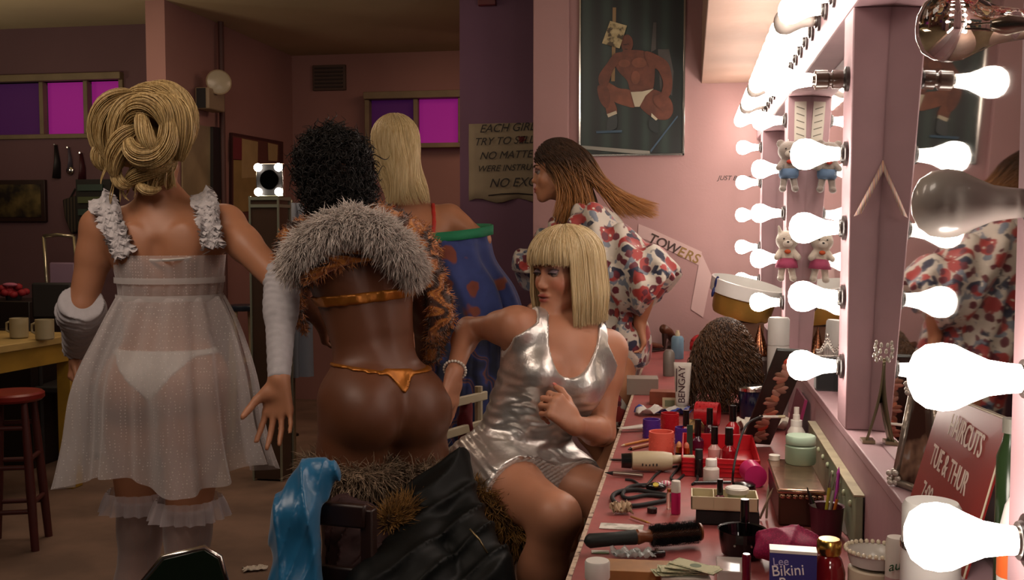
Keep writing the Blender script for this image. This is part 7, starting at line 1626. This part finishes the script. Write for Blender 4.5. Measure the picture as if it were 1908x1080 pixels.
heap('maroon_garment', 'dark maroon garment heaped on the wooden chair', 'garment', [(P(640, 950, 2.24), P(720, 985, 2.26), .035, .03), (P(650, 1000, 2.22), P(740, 1030, 2.24), .05, .05), (P(660, 1060, 2.2), P(760, 1080, 2.22), .06, .06), (P(690, 1150, 2.2), P(690, 1060, 2.2), .05, .05)], mc, 3)
lj = mat('black_leather', '#090b0a', .55, bump=.3, bscale=40, spec=.18)
t, vs, fs = heap('leather_jacket', 'black leather jacket slung over the chair beside the silver dress', 'jacket', [(P(846, 880, 2.42), P(800, 960, 2.32), .045, .06), (P(800, 930, 2.38), P(812, 1010, 2.32), .06, .07), (P(860, 900, 2.40), P(880, 1010, 2.28), .035, .06), (P(800, 1000, 2.25), P(690, 1090, 2.10), .055, .06), (P(870, 1010, 2.26), P(900, 1110, 2.20), .07, .08), (P(780, 1080, 2.16), P(780, 1250, 2.14), .09, .10), (P(900, 1110, 2.2), P(900, 1250, 2.2), .07, .08)], lj, 9, .0055, .011, 26)
m = MB(); m.tube([P(875, 985, 2.19), P(893, 1005, 2.18), P(908, 1030, 2.17)], .0022, 6); m.build('zip', mat('tarnished_zip', '#8c7a58', .3, metal=.8), t, world=True, smooth=True)
fx = ramp_mat('golden_brown_fur', 'noise', [(.3, '#3a2410'), (.7, '#a87a38')], 50, .8)
t, vs, fs = heap('fur_wrap', 'golden brown fur wrap under the silver dress', 'fur wrap', [(P(885, 925, 2.50), P(960, 975, 2.46), .035, .03), (P(905, 950, 2.50), P(985, 1005, 2.46), .03, .03)], mat('fur_wrap_base', '#3a2412', .9), 5, .006, .004); fur('fur', vs, fs, 3500, .038, .0011, fx, t.children[0] if t.children else t, .7, (.25, 0, -.4))
t2 = [o for o in bpy.data.objects if o.parent == t][0]
t, vs, fs = heap('gold_fringe', 'small patch of golden fringe beside the leather jacket', 'fringe', [(P(728, 968, 2.22), P(765, 945, 2.30), .016, .012)], mat('fur_wrap_base', '#3a2412', .9), 6, .004, .002); fur('fringe', vs, fs, 900, .03, .0010, fx, t, .5, (.1, 0, .3))
# white slatted chair she sits on
cw = P(860, 1000, 2.90); wm_ = mat('chipped_cream_paint', '#c2b79a', .5, var=.15)
sa = [((806, 758), (892, 738)), ((797, 818), (892, 790)), ((806, 862), (890, 836))]
pcx = P(945, 862, 2.74); t = thing('slatted_chair', 'cream slatted chair under the woman in the silver dress', 'chair', (pcx[0], pcx[1], 0)); pl_ = []
for k, (a, b) in enumerate(sa):
    A, B = P(*a, 2.84), P(*b, 3.02); d2 = nrm(B-A); m = MB(); m.prism([(-.0, -.013), (np.linalg.norm(B-A)+.03, -.013), (np.linalg.norm(B-A)+.03, .013), (-.0, .013)], A, d2, nrm(UP-d2*np.dot(d2, UP)), .012); m.build('back_slat', wm_, t, world=True, bevel=.003); pl_.append((A, B))
for e in (0, 1):
    tp = pl_[0][e]+UP*.03; tp = tp+(-CR*.0); MB().tube([V(tp[0], tp[1], 0), V(tp[0], tp[1], tp[2])], .012, 8).build('back_post', wm_, t, world=True)
fw = V(CR[0]*.9-CF[0]*.35, CR[1]*.9-CF[1]*.35, 0); fw = nrm(fw); zs = .545
A, B = pl_[0][0], pl_[0][1]; a0 = V(A[0], A[1], zs-.012); b0 = V(B[0], B[1], zs-.012); m = MB(); m.prism([(0, 0), (1, 0), (1, 1), (0, 1)], a0, b0-a0, fw*.36, .022); m.build('seat', wm_, t, world=True, bevel=.004)
for q in (a0+fw*.34, b0+fw*.34): MB().tube([V(q[0], q[1], 0), V(q[0], q[1], zs-.012)], .012, 8).build('leg', wm_, t, world=True)
heap('red_cloth', 'red cloth hanging down behind the cream chair slats', 'cloth', [(P(868, 752, 2.98), P(866, 900, 3.0), .022, .03), (P(866, 900, 3.0), P(862, 1180, 3.0), .03, .04)], mat('crimson_cloth', '#6a0f1a', .7, var=.3, bump=.2), 11, .006, .004)
